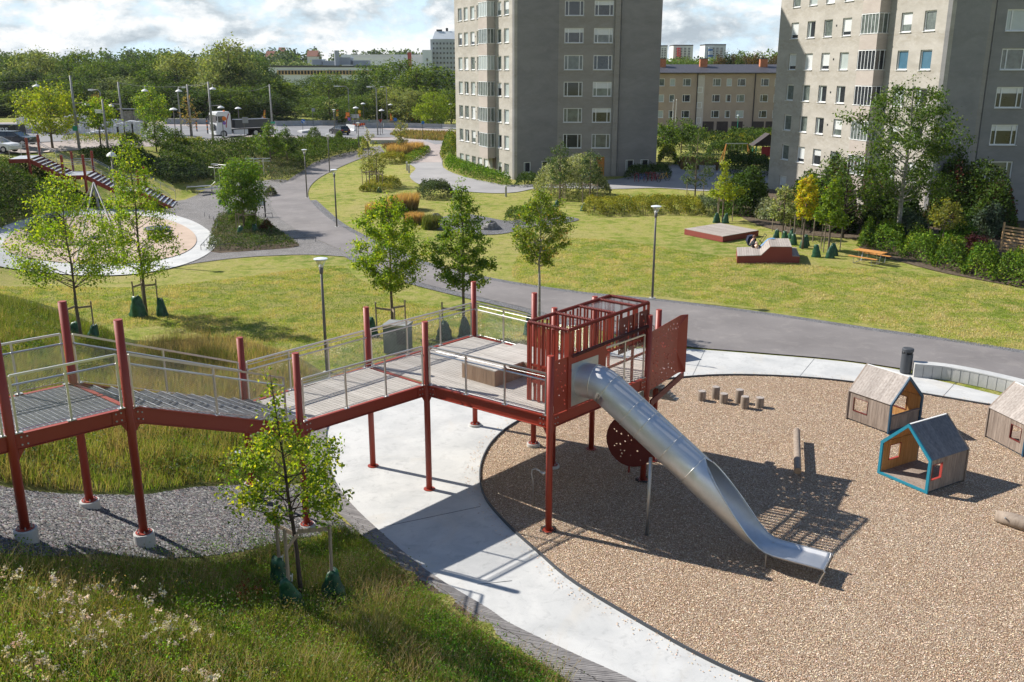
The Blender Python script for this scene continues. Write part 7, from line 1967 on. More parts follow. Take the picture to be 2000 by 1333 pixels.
for i in range(9):
 for j in range(5):
  t = i / 8; s_ = -.55 + t * 1.15
  zz = np.interp(s_ + LX * .47, [p[0] for p in (prf[7], prf[6], prf[5], prf[4])], [p[1] for p in (prf[7], prf[6], prf[5], prf[4])])
  pts.append(tuple(tw + X * s_ + dpt.normalized() * (j * .11 + .05 * math.sin(i * 1.4)) + Vector((0, 0, zz + .06 + .02 * math.sin(i * 2 + j * 1.7)))))
m.add(pts, [(i * 5 + j, (i + 1) * 5 + j, (i + 1) * 5 + j + 1, i * 5 + j + 1) for i in range(8) for j in range(4)])
tag(m.build('towel', MAT['towel']), 'blue cloth draped over the upper edge of the stepped deck', 'towel')
def picnic(p, rz):
 T = thing('picnic_table', p, 'orange-brown timber picnic table with grey steel legs on the lawn', 'picnic table', rz=rz)
 def brd(nm, ys, z, L_):
  m = MB()
  for y in ys: m.box((0, y, z), (L_, .10, .035))
  m.build(nm, MAT['tablewood'], T, local=True)
 brd('tabletop', [-.31, -.185, -.06, .065, .19, .315], .74, 1.9)
 brd('bench_seat', [-.86, -.75], .44, 1.9); brd('bench_seat', [.75, .86], .44, 1.9)
 for x in (-.6, .6):
  m = MB()
  for s in (-1, 1):
   m.tube([(x, s * .28, .71), (x, s * .10, .05), (x, s * .80, .02), (x, s * .84, .42)], .024, 6)
  m.build('leg', MAT['galv'], T, local=True)
p = at(1697, 514); picnic(p, R(-50))
# people
def skinmesh(name, pts, edges, rad, mat, parent, sub=2, root=0):
 me = bpy.data.meshes.new(name); me.from_pydata(pts, edges, []); o = bpy.data.objects.new(name, me); COL.objects.link(o)
 if parent: o.parent = parent
 sk = o.modifiers.new('skin', 'SKIN'); sd_ = me.skin_vertices[0].data
 for i, r in enumerate(rad): sd_[i].radius = (r, r) if isinstance(r, (int, float)) else r
 for i in range(len(pts)): sd_[i].use_root = (i == root)
 s = o.modifiers.new('sub', 'SUBSURF'); s.levels = sub; s.render_levels = sub; me.materials.append(mat)
 return o
def person(loc, rz, label, pose, shirt, trousers, hair='hair', s=1.0, hairr=.112, skin='skin'):
 """pose: dict of joints in metres; x forward is +x, y left, z up"""
 T = thing('person', loc, label, 'person', rz=rz); T.scale = (s, s, s)
 J = pose; names = list(J); idx = {n: i for i, n in enumerate(names)}
 R_ = dict(pel=(.13, .10), chest=(.15, .10), neck=.05, head=(.075, .085), crown=(.07, .08), kl=.058, kr=.058, al=.038, ar=.038, tl=.03, tr=.03, sl=.055, sr=.055, el=.036, er=.036, hl=.028, hr=.028)
 E = [('pel', 'chest'), ('chest', 'neck'), ('neck', 'head'), ('head', 'crown'), ('pel', 'kl'), ('pel', 'kr'), ('kl', 'al'), ('kr', 'ar'), ('al', 'tl'), ('ar', 'tr'), ('chest', 'sl'), ('chest', 'sr'), ('sl', 'el'), ('sr', 'er'), ('el', 'hl'), ('er', 'hr')]
 skinmesh('body', [J[n] for n in names], [(idx[a], idx[b]) for a, b in E], [R_[n] for n in names], MAT[skin], T, root=idx['pel'])
 def sub(nm, keys, ed_, radd, mat, root):
  return skinmesh(nm, [J[k] for k in keys], [(keys.index(a), keys.index(b)) for a, b in ed_], [tuple(x + radd for x in (R_[k] if isinstance(R_[k], tuple) else (R_[k],) * 2)) for k in keys], MAT[mat], T, root=keys.index(root))
 up = dict(J)
 sub('shirt', ['pel', 'chest', 'sl', 'sr', 'el', 'er'], [('pel', 'chest'), ('chest', 'sl'), ('chest', 'sr'), ('sl', 'el'), ('sr', 'er')], .018, shirt, 'pel')
 sub('trousers', ['pel', 'kl', 'kr', 'al', 'ar'], [('pel', 'kl'), ('pel', 'kr'), ('kl', 'al'), ('kr', 'ar')], .020, trousers, 'pel')
 h = Vector(J['head']); c = Vector(J['crown']); f = Vector((1, 0, 0))
 m = MB(); m.lathe(tuple(h.lerp(c, .5) + Vector((-.025, 0, -.06))), [(hairr * .5, -.02), (hairr * .95, .02), (hairr, .07), (hairr * .8, .13), (hairr * .3, .165)], 12); m.build('hair', MAT[hair], T, local=True, smooth=True)
 m = MB(); fc = h.lerp(c, .35) + Vector((.085, 0, 0)); m.lathe(tuple(fc), [(.012, -.02), (.016, .0), (.006, .03)], 6)
 m.build('nose', MAT[skin], T, local=True)
 return T
sit = dict(pel=(0, 0, .12), chest=(.10, 0, .45), neck=(.17, 0, .60), head=(.22, 0, .68), crown=(.25, 0, .80), kl=(.40, .16, .16), kr=(.42, -.14, .14), al=(.70, .22, .07), ar=(.72, -.05, .06), tl=(.80, .22, .10), tr=(.82, -.05, .10), sl=(.14, .17, .50), sr=(.14, -.17, .50), el=(.26, .20, .30), er=(.26, -.20, .30), hl=(.42, .10, .26), hr=(.42, -.10, .26))
pp = A0 + X * (LX * .225) + dpt * .93; pp.z = .48
person(pp, math.atan2(X.y, X.x) - .25, 'seated person in grey-blue t-shirt and black trousers, brown hair tied up, leaning over a baby', sit, 'shirtgrey', 'clothblack')
bab = dict(pel=(0, 0, .08), chest=(.02, 0, .26), neck=(.03, 0, .34), head=(.035, 0, .40), crown=(.04, 0, .52), kl=(.15, .09, .07), kr=(.15, -.09, .07), al=(.27, .10, .05), ar=(.27, -.10, .05), tl=(.32, .10, .07), tr=(.32, -.10, .07), sl=(.03, .10, .30), sr=(.03, -.10, .30), el=(.12, .12, .22), er=(.12, -.12, .22), hl=(.20, .08, .2), hr=(.20, -.08, .2))
bp_ = A0 + X * (LX * .315) + dpt * .80; bp_.z = .48
person(bp_, math.atan2(X.y, X.x) + .2, 'baby in a pale yellow top with fair hair, sitting before the grown-up', bab, 'clothyellow', 'clothwhite', 'skinpale', .85, .09, 'skinpale')
q = at(1477, 489); T = thing('pushchair', q, 'dark pushchair with its long handle up, behind the seated person', 'pushchair')
m = MB()
for s in (-.25, .25): m.tube([(q.x + .1, q.y + s, .25), (q.x + .55, q.y + s, 1.05)], .016, 6); m.tube([(q.x + .55, q.y + s, .2), (q.x + .15, q.y + s, .7)], .016, 6)
m.tube([(q.x + .55, q.y - .25, 1.05), (q.x + .55, q.y + .25, 1.05)], .02, 6); m.build('frame', MAT['black'], T)
m = MB(); m.extr([(-.35, .3), (.05, .3), (.1, .75), (-.1, 1.02), (-.4, .95), (-.5, .6)], (q.x - .2, q.y - .22, 0), (1, 0, 0), (0, 0, 1), (0, 1, 0), .44); m.build('hood', MAT['clothnavy'], T)
for dx, dy in ((.05, -.28), (.05, .28), (.6, -.25), (.6, .25)):
 m = MB(); m.tube([(q.x + dx, q.y + dy - .03, .14), (q.x + dx, q.y + dy + .03, .14)], .14, 14); m.build('wheel', MAT['tyre'], T)
walk = dict(pel=(0, 0, .95), chest=(.03, 0, 1.32), neck=(.04, 0, 1.50), head=(.05, 0, 1.58), crown=(.05, 0, 1.72), kl=(.18, .09, .52), kr=(-.02, -.09, .50), al=(.20, .09, .09), ar=(-.28, -.09, .14), tl=(.34, .09, .04), tr=(-.16, -.09, .05), sl=(.03, .19, 1.42), sr=(.03, -.19, 1.42), el=(-.12, .24, 1.16), er=(.14, -.24, 1.16), hl=(-.02, .24, .95), hr=(.34, -.22, 1.02))
p = atT(514, 244); person(p, R(200), 'person in a white top walking on the road behind the dumper truck', walk, 'clothwhite', 'purplecloth' if 'purplecloth' in MAT else 'shirtgrey')
p = atT(421, 262); person(p, R(230), 'person in black standing in front of the truck by a bicycle', walk, 'clothblack', 'clothblack')
# vehicles
def wheel(T, x, y, z, r, w=.22):
 m = MB(); m.tube([(x, y - w / 2, z), (x, y + w / 2, z)], r, 20); o = m.build('wheel', MAT['tyre'], T, local=True)
 m = MB(); s = -1 if y < 0 else 1; m.tube([(x, y + s * w * .45, z), (x, y + s * (w * .5 + .01), z)], r * .62, 14); m.build('rim', MAT['galv'], o, local=True)
def car(p, rz, mat, label, prof=None, L_=4.5, wd=1.8, plate_y=False):
 T = thing('parked_car' if mat != 'carblack' else 'car', p, label, 'car', 'cars on the street', rz=rz)
 h = wd / 2
 low = prof or [(-2.2, .30), (-2.25, .62), (-2.18, .92), (-1.9, .98), (1.0, .98), (1.95, .84), (2.2, .66), (2.22, .34), (1.9, .22), (-1.9, .22)]
 V = []; F = []; ys = [-h, -h * .97, h * .97, h]; ins = [.06, 0, 0, .06]; n = len(low)
 cx = sum(q[0] for q in low) / n; cz = sum(q[1] for q in low) / n
 for y, i_ in zip(ys, ins):
  for q in low: V.append((q[0] + (cx - q[0]) * i_ * .5, y, q[1] + (cz - q[1]) * i_ * 1.5))
 for k in range(3):
  for i in range(n): F.append((k * n + i, k * n + (i + 1) % n, (k + 1) * n + (i + 1) % n, (k + 1) * n + i))
 F += [tuple(range(n))[::-1], tuple(3 * n + i for i in range(n))]
 mk('body', V, F, MAT[mat], T, local=True)
 g = [(-2.05, .95), (-1.75, 1.38), (.35, 1.44), (1.15, .95)]
 V = []
 for y, t in ((-h * .93, 0), (-h * .72, 1), (h * .72, 1), (h * .93, 0)): pass
 a = [(-2.05, -h * .9, .93), (1.2, -h * .9, .93), (.35, -h * .70, 1.40), (-1.72, -h * .70, 1.40), (-2.05, h * .9, .93), (1.2, h * .9, .93), (.35, h * .70, 1.40), (-1.72, h * .70, 1.40)]
 mk('window', a, [(0, 1, 2, 3), (5, 4, 7, 6), (1, 5, 6, 2), (4, 0, 3, 7), (3, 2, 6, 7)], MAT['carglass'], T, local=True)
 m = MB(); m.box((-.68, 0, 1.43), (2.1, h * 1.42, .06))
 for s in (-1, 1):
  for x0, x1 in ((1.2, .35), (-.35, -.4), (-1.35, -1.25), (-2.05, -1.72)): m.beam((x0, s * h * .905, .93), (x1, s * h * .71, 1.41), .07, .04)
  m.box((.85, s * (h + .08), .98), (.18, .16, .12))
 m.build('roof', MAT[mat], T, local=True)
 for x in (-1.38, 1.38):
  for s in (-1, 1): wheel(T, x, s * (h - .08), .32, .33)
 for s in (-1, 1):
  m = MB(); m.box((-2.2, s * h * .72, .80), (.12, .32, .16)); m.build('tail_light', MAT['lampred'], T, local=True)
  m = MB(); m.box((2.12, s * h * .70, .66), (.14, .34, .13)); m.build('headlight', MAT['glass_white'], T, local=True)
 m = MB(); m.box((-2.26, 0, .55), (.02, .5, .12)); m.build('number_plate', MAT['signyellow'], T, local=True)
 return T
p = atT(14, 298); car(p + Vector((-1.0, 0, .04)), R(-8), 'carwhite', 'white car at the left edge, in front of the dark blue estate')
p = atT(20, 285); car(p + Vector((.6, 0, .06)), R(-6), 'carblue', 'dark blue estate car beside the top of the stairs')
p = atT(662, 264); T = car(p + Vector((0, .8, .06)), R(128), 'carblack', 'black hatchback driving towards the road works')
def truck(p, rz):
 T = thing('dumper_truck', p, 'white three-axle tipper truck with a red stripe and dark tipper body', 'truck', rz=rz)
 m = MB(); m.box((3.0, 0, 2.15), (2.1, 2.42, 2.5)); m.box((2.95, 0, 3.48), (1.7, 2.2, .22)); m.box((3.1, 0, .72), (2.3, 2.46, .55)); m.build('cab', MAT['carwhite'], T, local=True)
 m = MB(); m.box((4.06, 0, 2.62), (.06, 2.2, 1.0)); m.build('windscreen', MAT['carglass'], T, local=True)
 m = MB(); m.box((4.2, 0, 1.42), (.12, 1.5, .9)); g = m.build('grille', MAT['black'], T, local=True)
 m = MB()
 for k in range(4): m.box((4.27, 0, 1.12 + k * .2), (.03, 1.4, .03))
 m.build('chrome_bar', MAT['steel'], g, local=True)
 for s in (-1, 1):
  m = MB(); m.box((3.35, s * 1.215, 2.55), (.95, .03, .85)); m.build('side_window', MAT['carglass'], T, local=True)
  m = MB(); m.box((4.22, s * .98, .86), (.12, .34, .2)); m.build('headlight', MAT['glass_white'], T, local=True)
  m = MB(); m.box((4.1, s * 1.38, 2.7), (.12, .2, .6)); m.build('mirror', MAT['black'], T, local=True)
  m = MB(); pts = [(2.2 + .5 * math.sin(t * 1.6) , s * 1.222, 3.3 - 1.9 * t) for t in [k / 8 for k in range(9)]]
  for a, b in zip(pts[:-1], pts[1:]): m.beam(a, b, .02, .13)
  m.build('stripe', MAT['cabred'], T, local=True)
  m = MB(); m.box((.55, s * 1.05, .72), (2.1, .35, .65)); m.build('side_tank', MAT['carwhite'], T, local=True)
 m = MB(); m.box((-.4, 0, .95), (7.6, .9, .3)); m.build('chassis', MAT['black'], T, local=True)
 m = MB(); m.extr([(-4.0, 1.25), (1.35, 1.25), (1.35, 2.35), (-4.1, 2.35)], (0, -1.25, 0), (1, 0, 0), (0, 0, 1), (0, 1, 0), 2.5)
 for k in range(7): m.box((-3.9 + k * .86, -1.27, 1.8), (.1, .07, 1.1))
 m.box((-1.35, 0, 2.37), (5.5, 2.62, .08)); m.build('tipper_body', MAT['anthracite'], T, local=True)
 m = MB(); m.box((1.72, 0, 2.1), (.35, .6, 2.4)); m.tube([(1.72, 0, 3.2), (1.72, .9, 2.5), (1.75, -.9, 3.3)], .1, 6); m.build('loader_crane', MAT['black'], T, local=True)
 m = MB(); m.box((2.6, .6, 3.66), (.2, .2, .16)); m.build('beacon', MAT['signorange'], T, local=True)
 for x in (3.15, -1.7, -3.1):
  for s in (-1, 1): wheel(T, x, s * 1.06, .52, .52, .34)
p = atT(466, 269); truck(p + Vector((0, 1.5, .06)), R(220))
p = atT(0, 266); x0 = p.x
T = thing('skip_container', p + Vector((-3, 1, 0)), 'black closed container at the left edge with the white letters "ans"', 'container')
z0, z1 = aty(0, 268, p.y).z, aty(0, 244, p.y).z; xr = (38 - 1000) / FP * (CP * p.y + 2.5)
m = MB(); m.box((xr - 4.5, p.y + 1, (z0 + z1) / 2), (9, 2.2, z1 - z0)); m.box((xr - 4.5, p.y - .13, z1 - .1), (9.05, .1, .12)); m.build('body', MAT['black'], T)
fc = bpy.data.curves.new('t', 'FONT'); fc.body = 'ans'; fc.size = 1.15; fc.extrude = .01; to = bpy.data.objects.new('t', fc); COL.objects.link(to)
bpy.context.view_layer.update()
me = bpy.data.meshes.new_from_object(to.evaluated_get(bpy.context.evaluated_depsgraph_get())); bpy.data.objects.remove(to)
lo = bpy.data.objects.new('lettering', me); COL.objects.link(lo); lo.parent = T; me.materials.clear(); me.materials.append(MAT['white'])
lx = (0 - 1000) / FP * (CP * p.y + 2.5)
lo.rotation_euler = (R(90), 0, 0); lo.location = Vector((lx - .1, p.y - .12, z0 + (z1 - z0) * .38)) - T.location
m = MB(); m.box((xr - 4.5, p.y - .12, z0 + .35), (8, .03, .09)); m.build('stripe', MAT['white'], T)
PK = [(47, 263, 232, 10), (62, 268, 248, 16), (80, 268, 256, 16), (100, 270, 254, 14), (118, 270, 249, 13), (134, 271, 247, 15), (150, 270, 245, 16), (141, 262, 228, 13), (156, 262, 226, 14), (166, 262, 230, 12), (170, 272, 262, 26), (195, 271, 258, 22), (92, 272, 264, 30), (120, 273, 265, 26), (222, 258, 236, 26), (205, 262, 246, 18), (243, 268, 242, 16), (258, 268, 239, 18), (271, 267, 240, 14), (232, 268, 246, 14)]
for i, (u, vb, vt, w) in enumerate(PK):
 Y = 118 + (vb < 264) * 5; z0 = gz((u - 1000) / FP * CP * Y, Y); b = aty(u, vb, Y); t = aty(u, vt, Y); W = w / FP * Y
 T = thing('brick_pallet', (b.x, Y, b.z), ('pallet stack wrapped in white film, ' if i % 3 == 0 or i > 13 else 'pallet stack of wrapped red-grey bricks, ') + ['lowest', 'leftmost', 'short', 'wide', 'plain', 'middle', 'second', 'tall', 'tallest', 'slim'][i % 10] + ' of the ' + ('back row' if vb < 264 else 'front row') + (' by the container' if i < 4 else ' near the site fence' if i > 13 else ''), 'pallet', 'wrapped pallets at the building site')
 m = MB(); m.box((b.x, Y, (b.z + t.z) / 2 - .02), (W, 1.6, t.z - b.z - .12)); m.build('load', MAT['plastic'] if i % 3 == 0 or i > 13 else MAT['brickpack'], T)
 m = MB(); m.box((b.x, Y, t.z - .02), (W * 1.02, 1.64, .14)); m.box((b.x + W * .12, Y, t.z + .09), (W * .6, 1.2, .16)); m.build('wrapping', MAT['plastic'], T)
m = MB(); pf = [aty(u, 252, 114) for u in range(40, 290, 12)]
T = thing('site_fence', (pf[0].x, 114, gz(pf[0].x, 114)), 'thin grey wire site fence before the wrapped pallets', 'fence')
for a in pf: z = gz(a.x, 114); m.tube([(a.x, 114, z), (a.x, 114, z + 2)], .03, 4)
for h in (.3, 1.1, 1.95):
 for a, b in zip(pf[:-1], pf[1:]): m.beam((a.x, 114, gz(a.x, 114) + h), (b.x, 114, gz(b.x, 114) + h), .03, .03)
m.build('panel', MAT['galv'], T)
p = atT(262, 246); T = thing('bus_shelter', p, 'grey flat-roofed bus shelter behind the wrapped pallets', 'shelter')
m = MB(); m.box((p.x, p.y, p.z + 2.6), (4.6, 1.9, .16)); m.build('roof', MAT['anthracite'], T)
for dx in (-2.1, 0, 2.1):
 m = MB(); m.tube([(p.x + dx, p.y, p.z), (p.x + dx, p.y, p.z + 2.55)], .05, 6); m.build('post', MAT['anthracite'], T)
m = MB(); m.box((p.x, p.y + .8, p.z + 1.3), (4.2, .04, 2.0)); m.build('pane', MAT['glass_mid'], T)
a, b = atT(322, 243), atT(412, 243); T = thing('stone_wall', a, 'low grey rubble wall along the far side of the street', 'wall')
m = MB(); m.beam((a.x, a.y, a.z + .4), (b.x, b.y, b.z + .4), .5, .9); m.build('body', MAT['barrier'], T); m = MB(); m.beam((a.x, a.y, a.z + .9), (b.x, b.y, b.z + .9), .6, .1); m.build('coping', MAT['concrete2'], T)
# road works: barriers, signs, flags
def barrier_line(pts, h, label_fn, step=4.0, mat='barrier', group='concrete barrier blocks of the road works'):
 P = np.array([[*atT(u, v)] for u, v in pts]); L_ = np.r_[0, np.cumsum(np.linalg.norm(np.diff(P[:, :2], axis=0), axis=1))]; n = max(1, int(L_[-1] / step))
 for i in range(n):
  t0, t1 = L_[-1] * i / n + .06, L_[-1] * (i + 1) / n - .06
  a = [np.interp(t0, L_, P[:, k]) for k in range(3)]; b = [np.interp(t1, L_, P[:, k]) for k in range(3)]
  T = thing('concrete_barrier', ((a[0] + b[0]) / 2, (a[1] + b[1]) / 2, (a[2] + b[2]) / 2), label_fn if n == 1 else ORD[i].capitalize() + ' from the left, ' + label_fn, 'barrier', group)
  m = MB(); d = (Vector(b) - Vector(a)).normalized(); s = Vector((-d.y, d.x, 0)); prf = [(-.3, 0), (.3, 0), (.3, .18), (.14, .35), (.09, h), (-.09, h), (-.14, .35), (-.3, .18)]
  m.extr(prf, a, s, (0, 0, 1), d, (Vector(b) - Vector(a)).length); m.build('block', MAT[mat], T)
barrier_line([(537, 247), (600, 246), (700, 244), (790, 243), (868, 243)], .95, 'grey block in the rear line of concrete road barriers')
barrier_line([(712, 251), (780, 250), (850, 252), (900, 254)], .95, 'grey block in the front line of concrete road barriers')
barrier_line([(677, 255), (694, 257)], 1.1, 'white painted end block of the concrete barriers behind the black car', 9, 'white')
def sign(u, vb, shapes, label, cat='sign', pm='pole', group='road works signs and traffic signs', r=.05, top=None):
 p = atT(u, vb); T = thing('traffic_sign', p, label, cat, group)
 zt = aty(u, top if top else min(s[1] for s in shapes), p.y).z
 m = MB(); m.tube([(p.x, p.y, p.z - .1), (p.x, p.y, zt)], r, 6); m.build('post', MAT[pm], T)
 for k, (kind, v, sz, mt, *ex) in enumerate(shapes):
  c = aty(u + (ex[0] if ex else 0), v, p.y - .12); m = MB()
  s = sz / FP * p.y
  if kind == 'disc': m.tube([(c.x, c.y + .02, c.z), (c.x, c.y - .02, c.z)], s / 2, 20)
  elif kind == 'tri': m.extr([(-s / 2, s * .4), (s / 2, s * .4), (0, -s * .45)], c, (1, 0, 0), (0, 0, 1), (0, 1, 0), .04)
  elif kind == 'triu': m.extr([(-s / 2, -s * .4), (s / 2, -s * .4), (0, s * .45)], c, (1, 0, 0), (0, 0, 1), (0, 1, 0), .04)
  elif kind == 'arrow':
   for q in ([(-.35, .3), (.28, -.2), (.2, -.3), (-.42, .2)], [(.38, -.38), (.36, 0), (0, -.36)]): m.extr([(x * s, y * s) for x, y in q], c - Vector((0, .05, 0)), (1, 0, 0), (0, 0, 1), (0, 1, 0), .02)
  else: w = ex[1] if len(ex) > 1 else 1; m.box(c, (s * w, .05, s))
  m.build('sign_face' if kind != 'arrow' else 'arrow', MAT[mt], T)
sign(592, 259, [('disc', 237, 7.5, 'signblue'), ('arrow', 237, 7, 'white')], 'round blue arrow sign on the small traffic island')
sign(471, 268, [('disc', 243, 8, 'signblue'), ('arrow', 243, 7, 'white')], 'round blue arrow sign in front of the truck')
sign(438, 280, [('disc', 232, 8, 'signorange'), ('disc', 241, 6, 'purple')], 'round orange sign with a small pink one below, before the truck cab')
sign(479, 276, [('box', 235, 11, 'signgrey')], 'grey square back of a sign beside the truck door')
sign(532, 262, [('box', 240, 4, 'signgreen', 0, 2.6)], 'flat green and white street name sign by the pole')
sign(659, 246, [('disc', 220, 4, 'signyellow'), ('box', 225, 5, 'signyellow'), ('box', 217, 4, 'signorange')], 'yellow and orange sign left of the tall lamps')
sign(679, 250, [('box', 224, 7, 'signorange'), ('triu', 229, 6, 'signorange', -3), ('box', 233, 5, 'purple', 3)], 'orange square sign with a purple panel under it')
sign(693, 246, [('box', 227.5, 7, 'farwhite', 0, 2.3)], 'wide white information board behind the barriers')
sign(702, 246, [('disc', 218.5, 6, 'signyellow'), ('box', 225, 5, 'signorange')], 'round yellow sign above an orange plate')
sign(743, 265, [('tri', 237, 7, 'signred'), ('tri', 236.8, 4.5, 'signyellow')], 'yellow and red give-way triangle by the tallest lamp')
sign(772, 262, [('box', 234, 6, 'signblue'), ('triu', 234, 4, 'white')], 'blue pedestrian crossing sign, left one')
sign(826, 271, [('box', 240, 5.5, 'signblue'), ('triu', 240, 3.5, 'white')], 'blue pedestrian crossing sign on a striped post, right one')
sign(797, 244, [('box', 225, 8, 'signyellow', 0, .6), ('box', 225, 3, 'signblue')], 'tall yellow sign with a blue symbol at the lawn')
sign(612, 246, [('box', 215, 6, 'signgrey')], 'dark grey sign back among the far trees')
sign(721, 246, [('box', 235, 3, 'signgreen', 0, .6)], 'thin pale post with a small green plate')
for i, (u, vb, vt, l) in enumerate(((521, 244, 215, -2), (761, 244, 222, 2), (801, 244, 222, 3))):
 p = atT(u, vb); H = aty(u, vt, p.y).z - p.z; T = thing('warning_flag', p, ['tall orange warning flag beside the street pole', 'orange warning flags at the right lamps', 'orange warning flags beside the yellow sign'][i], 'flag', 'orange warning flags')
 m = MB(); m.tube([(p.x, p.y, p.z), (p.x + l * .12, p.y, p.z + H)], .035, 5); m.build('pole', MAT['pole'], T)
 m = MB(); m.extr([(0, .35 * H), (.55, .40 * H), (.25, .96 * H), (0, H)], (p.x + l * .05, p.y, p.z), (1 if l > 0 else -1, 0, 0), (0, 0, 1), (0, 1, 0), .03); m.build('cloth', MAT['signorange'], T)
 m = MB(); m.extr([(.1, .5 * H), (.4, .52 * H), (.25, .8 * H), (.08, .8 * H)], (p.x + l * .05, p.y - .03, p.z), (1 if l > 0 else -1, 0, 0), (0, 0, 1), (0, 1, 0), .02); m.build('stripe', MAT['signyellow'], T)
for i, (u, v) in enumerate(((693, 244.5), (701, 244), (709, 243))):
 p = atT(u, 252); c = aty(u, v, p.y - .5); T = thing('barrier_board', (c.x, c.y, gz(c.x, c.y)), ['left', 'middle', 'right'][i] + ' orange and black striped board above the barriers', 'board', 'striped boards at the barriers')
 m = MB(); m.box((c.x, c.y, c.z - .9), (.06, .06, 1.6)); m.build('post', MAT['black'], T)
 for k in range(4): m = MB(); m.box((c.x - .3 + k * .2, c.y - .04, c.z), (.19, .03, .42)); m.build('stripe', MAT['signorange' if k % 2 == 0 else 'cabred'], T)
for i, (u, vb, vt) in enumerate(((385, 258, 235), (406, 262, 229))):
 p = atT(u, vb); H = aty(u, vt, p.y).z - p.z; T = thing('marker_post', p, ['shorter', 'taller'][i] + ' black marker post with orange bands beside the street', 'post', 'black and orange marker posts')
 m = MB(); m.tube([(p.x, p.y, p.z), (p.x, p.y, p.z + H)], .09, 8); m.build('post', MAT['black'], T)
 for t in (.25, .5, .72): m = MB(); m.tube([(p.x, p.y, p.z + H * t), (p.x, p.y, p.z + H * t + .18)], .10, 8); m.build('band', MAT['signorange'], T)
isl = gpts([(581, 259), (592, 257.5), (604, 258), (605, 260), (590, 261)])
m = MB(); m.prism(isl, gz(*isl[0]) - .2, gz(*isl[0]) + .28); tag(m.build('traffic_island', MAT['concrete']), kind='structure')
# gym yard, board, low rails
def bars(pts, r=.03):
 m = MB()
 for p in pts: m.tube(p, r, 7)
 return m
def gym(u, v, rz, label, kind):
 p = atT(u, v); T = thing('outdoor_gym', p, label, 'exercise equipment', 'steel outdoor gym stations', rz=rz)
 if kind == 0:
  bars([[(-1.3, y, 0), (-1.3, y, .45), (1.1, y, .55), (1.5, y, .95)] for y in (-.25, .25)] + [[(1.1, y, .55), (1.1, y, 0)] for y in (-.25, .25)], .035).build('frame', MAT['steel'], T, local=True)
  m = MB(); m.box((-.3, 0, .50), (2.0, .36, .06)); m.build('board', MAT['anthracite'], T, local=True)
 else:
  bars([[(x, y, 0), (x, y, 2.0), (x + .6, y, 2.05)] for x in (-.5, .5) for y in (-.3, .3)] + [[(-1.3, .3, 2.05), (1.3, .3, 2.05)], [(-1.3, -.3, 1.8), (1.3, -.3, 1.8)]], .035).build('frame', MAT['steel'], T, local=True)
  m = MB(); m.box((-1.0, .3, 2.05), (.9, .25, .12)); m.build('grip', MAT['galv'], T, local=True)
gym(392, 374, R(8), 'low steel exercise bench with curved ends in the gravel yard', 0)
gym(410, 378, R(40), 'second low curved bar beside the exercise bench', 0)
gym(507, 347, R(10), 'tall steel pull-up frame in front of the grey shrubs', 1)
gym(432, 362, R(-30), 'steel pull-up bar behind the island tree', 1)
p = atT(509, 424); T = thing('information_board', p, 'dark framed information board beside the planting island', 'sign board')
for dx in (-.45, .45): m = MB(); m.box((p.x + dx, p.y - dx * .3, p.z + .75), (.1, .1, 1.6)); m.build('post', MAT['black'], T)
m = MB(); m.box((p.x, p.y, p.z + 1.25), (.85, .05, .6), R(-17)); m.build('panel', MAT['anthracite'], T)
m = MB(); m.box((p.x, p.y - .04, p.z + 1.25), (.75, .02, .5), R(-17)); m.build('sheet', MAT['farlight'], T)
def lowrail(px, label):
 P = [atT(u, v) for u, v in px]; T = thing('low_rail', P[0], label, 'low fence', 'knee-high black rails round the planting island')
 L_ = smoothline([tuple(q) for q in P], 4); m = MB(); L3 = [(x, y, gz(x, y) + .38) for x, y in L_]; m.tube(L3, .022, 6); m.build('rail', MAT['anthracite'], T)
 R3 = resample(L_, max(3, int(sum(math.dist(a, b) for a, b in zip(L_[:-1], L_[1:])) / 1.1)))
 for x, y in R3: m = MB(); m.tube([(x, y, gz(x, y) - .05), (x, y, gz(x, y) + .38)], .02, 5); m.build('post', MAT['anthracite'], T)
lowrail([(393, 490), (404, 478), (416, 464), (425, 448), (421, 434), (400, 424)], 'curved low rail between the round plaza and the planting island')
lowrail([(393, 490), (440, 488), (500, 484), (560, 478), (592, 475), (617, 474)], 'low rail along the front of the planting island')
lowrail([(428, 389), (432, 396), (450, 402), (470, 404)], 'short curved low rail behind the island tree')
lowrail([(505, 424), (520, 426), (532, 425)], 'short straight low rail by the information board')
c = atT(186, 480)
T = thing('climbing_frame', c, 'grey pyramid of steel poles with black seats on the round plaza', 'play structure')
ap = Vector((c.x, c.y + 1, c.z + 4.3))
for u, v in ((150, 508), (216, 500), (245, 505), (120, 470), (230, 462)):
 q = atT(u, v); m = MB(); m.tube([ap, q], .05, 8); m.build('pole', MAT['polelight'], T)
m = MB()
for k in range(7):
 a = k * .9; m.tube([ap - Vector((0, 0, .4)), (c.x + 2.2 * math.cos(a), c.y + 2.2 * math.sin(a), c.z + .6)], .02, 5)
m.build('rope', MAT['black'], T)
m = MB(); m.lathe((c.x, c.y, c.z + .5), [(.5, 0), (.55, .08), (.5, .14)], 16); m.build('seat', MAT['black'], T)
T = thing('spinner_disc', atT(308, 454), 'dark tilted spinner disc on the round plaza', 'play spinner'); m = MB(); m.lathe((0, 0, .25), [(.95, 0), (1.0, .1), (.9, .14)], 22); m.build('disc', MAT['anthracite'], T, local=True); m = MB(); m.lathe((0, 0, 0), [(.12, 0), (.12, .3)], 10); m.build('axle', MAT['galv'], T, local=True)
q = atT(100, 478); shrub('dark net climbing ball seen through the left tree', None, 2.0, 2200, .16, [(.03, .045, .04, 1)], 470, poly=[(q.x + 1.5 * math.cos(k), q.y + 1.5 * math.sin(k)) for k in np.linspace(0, 5.9, 12)], name='plant')
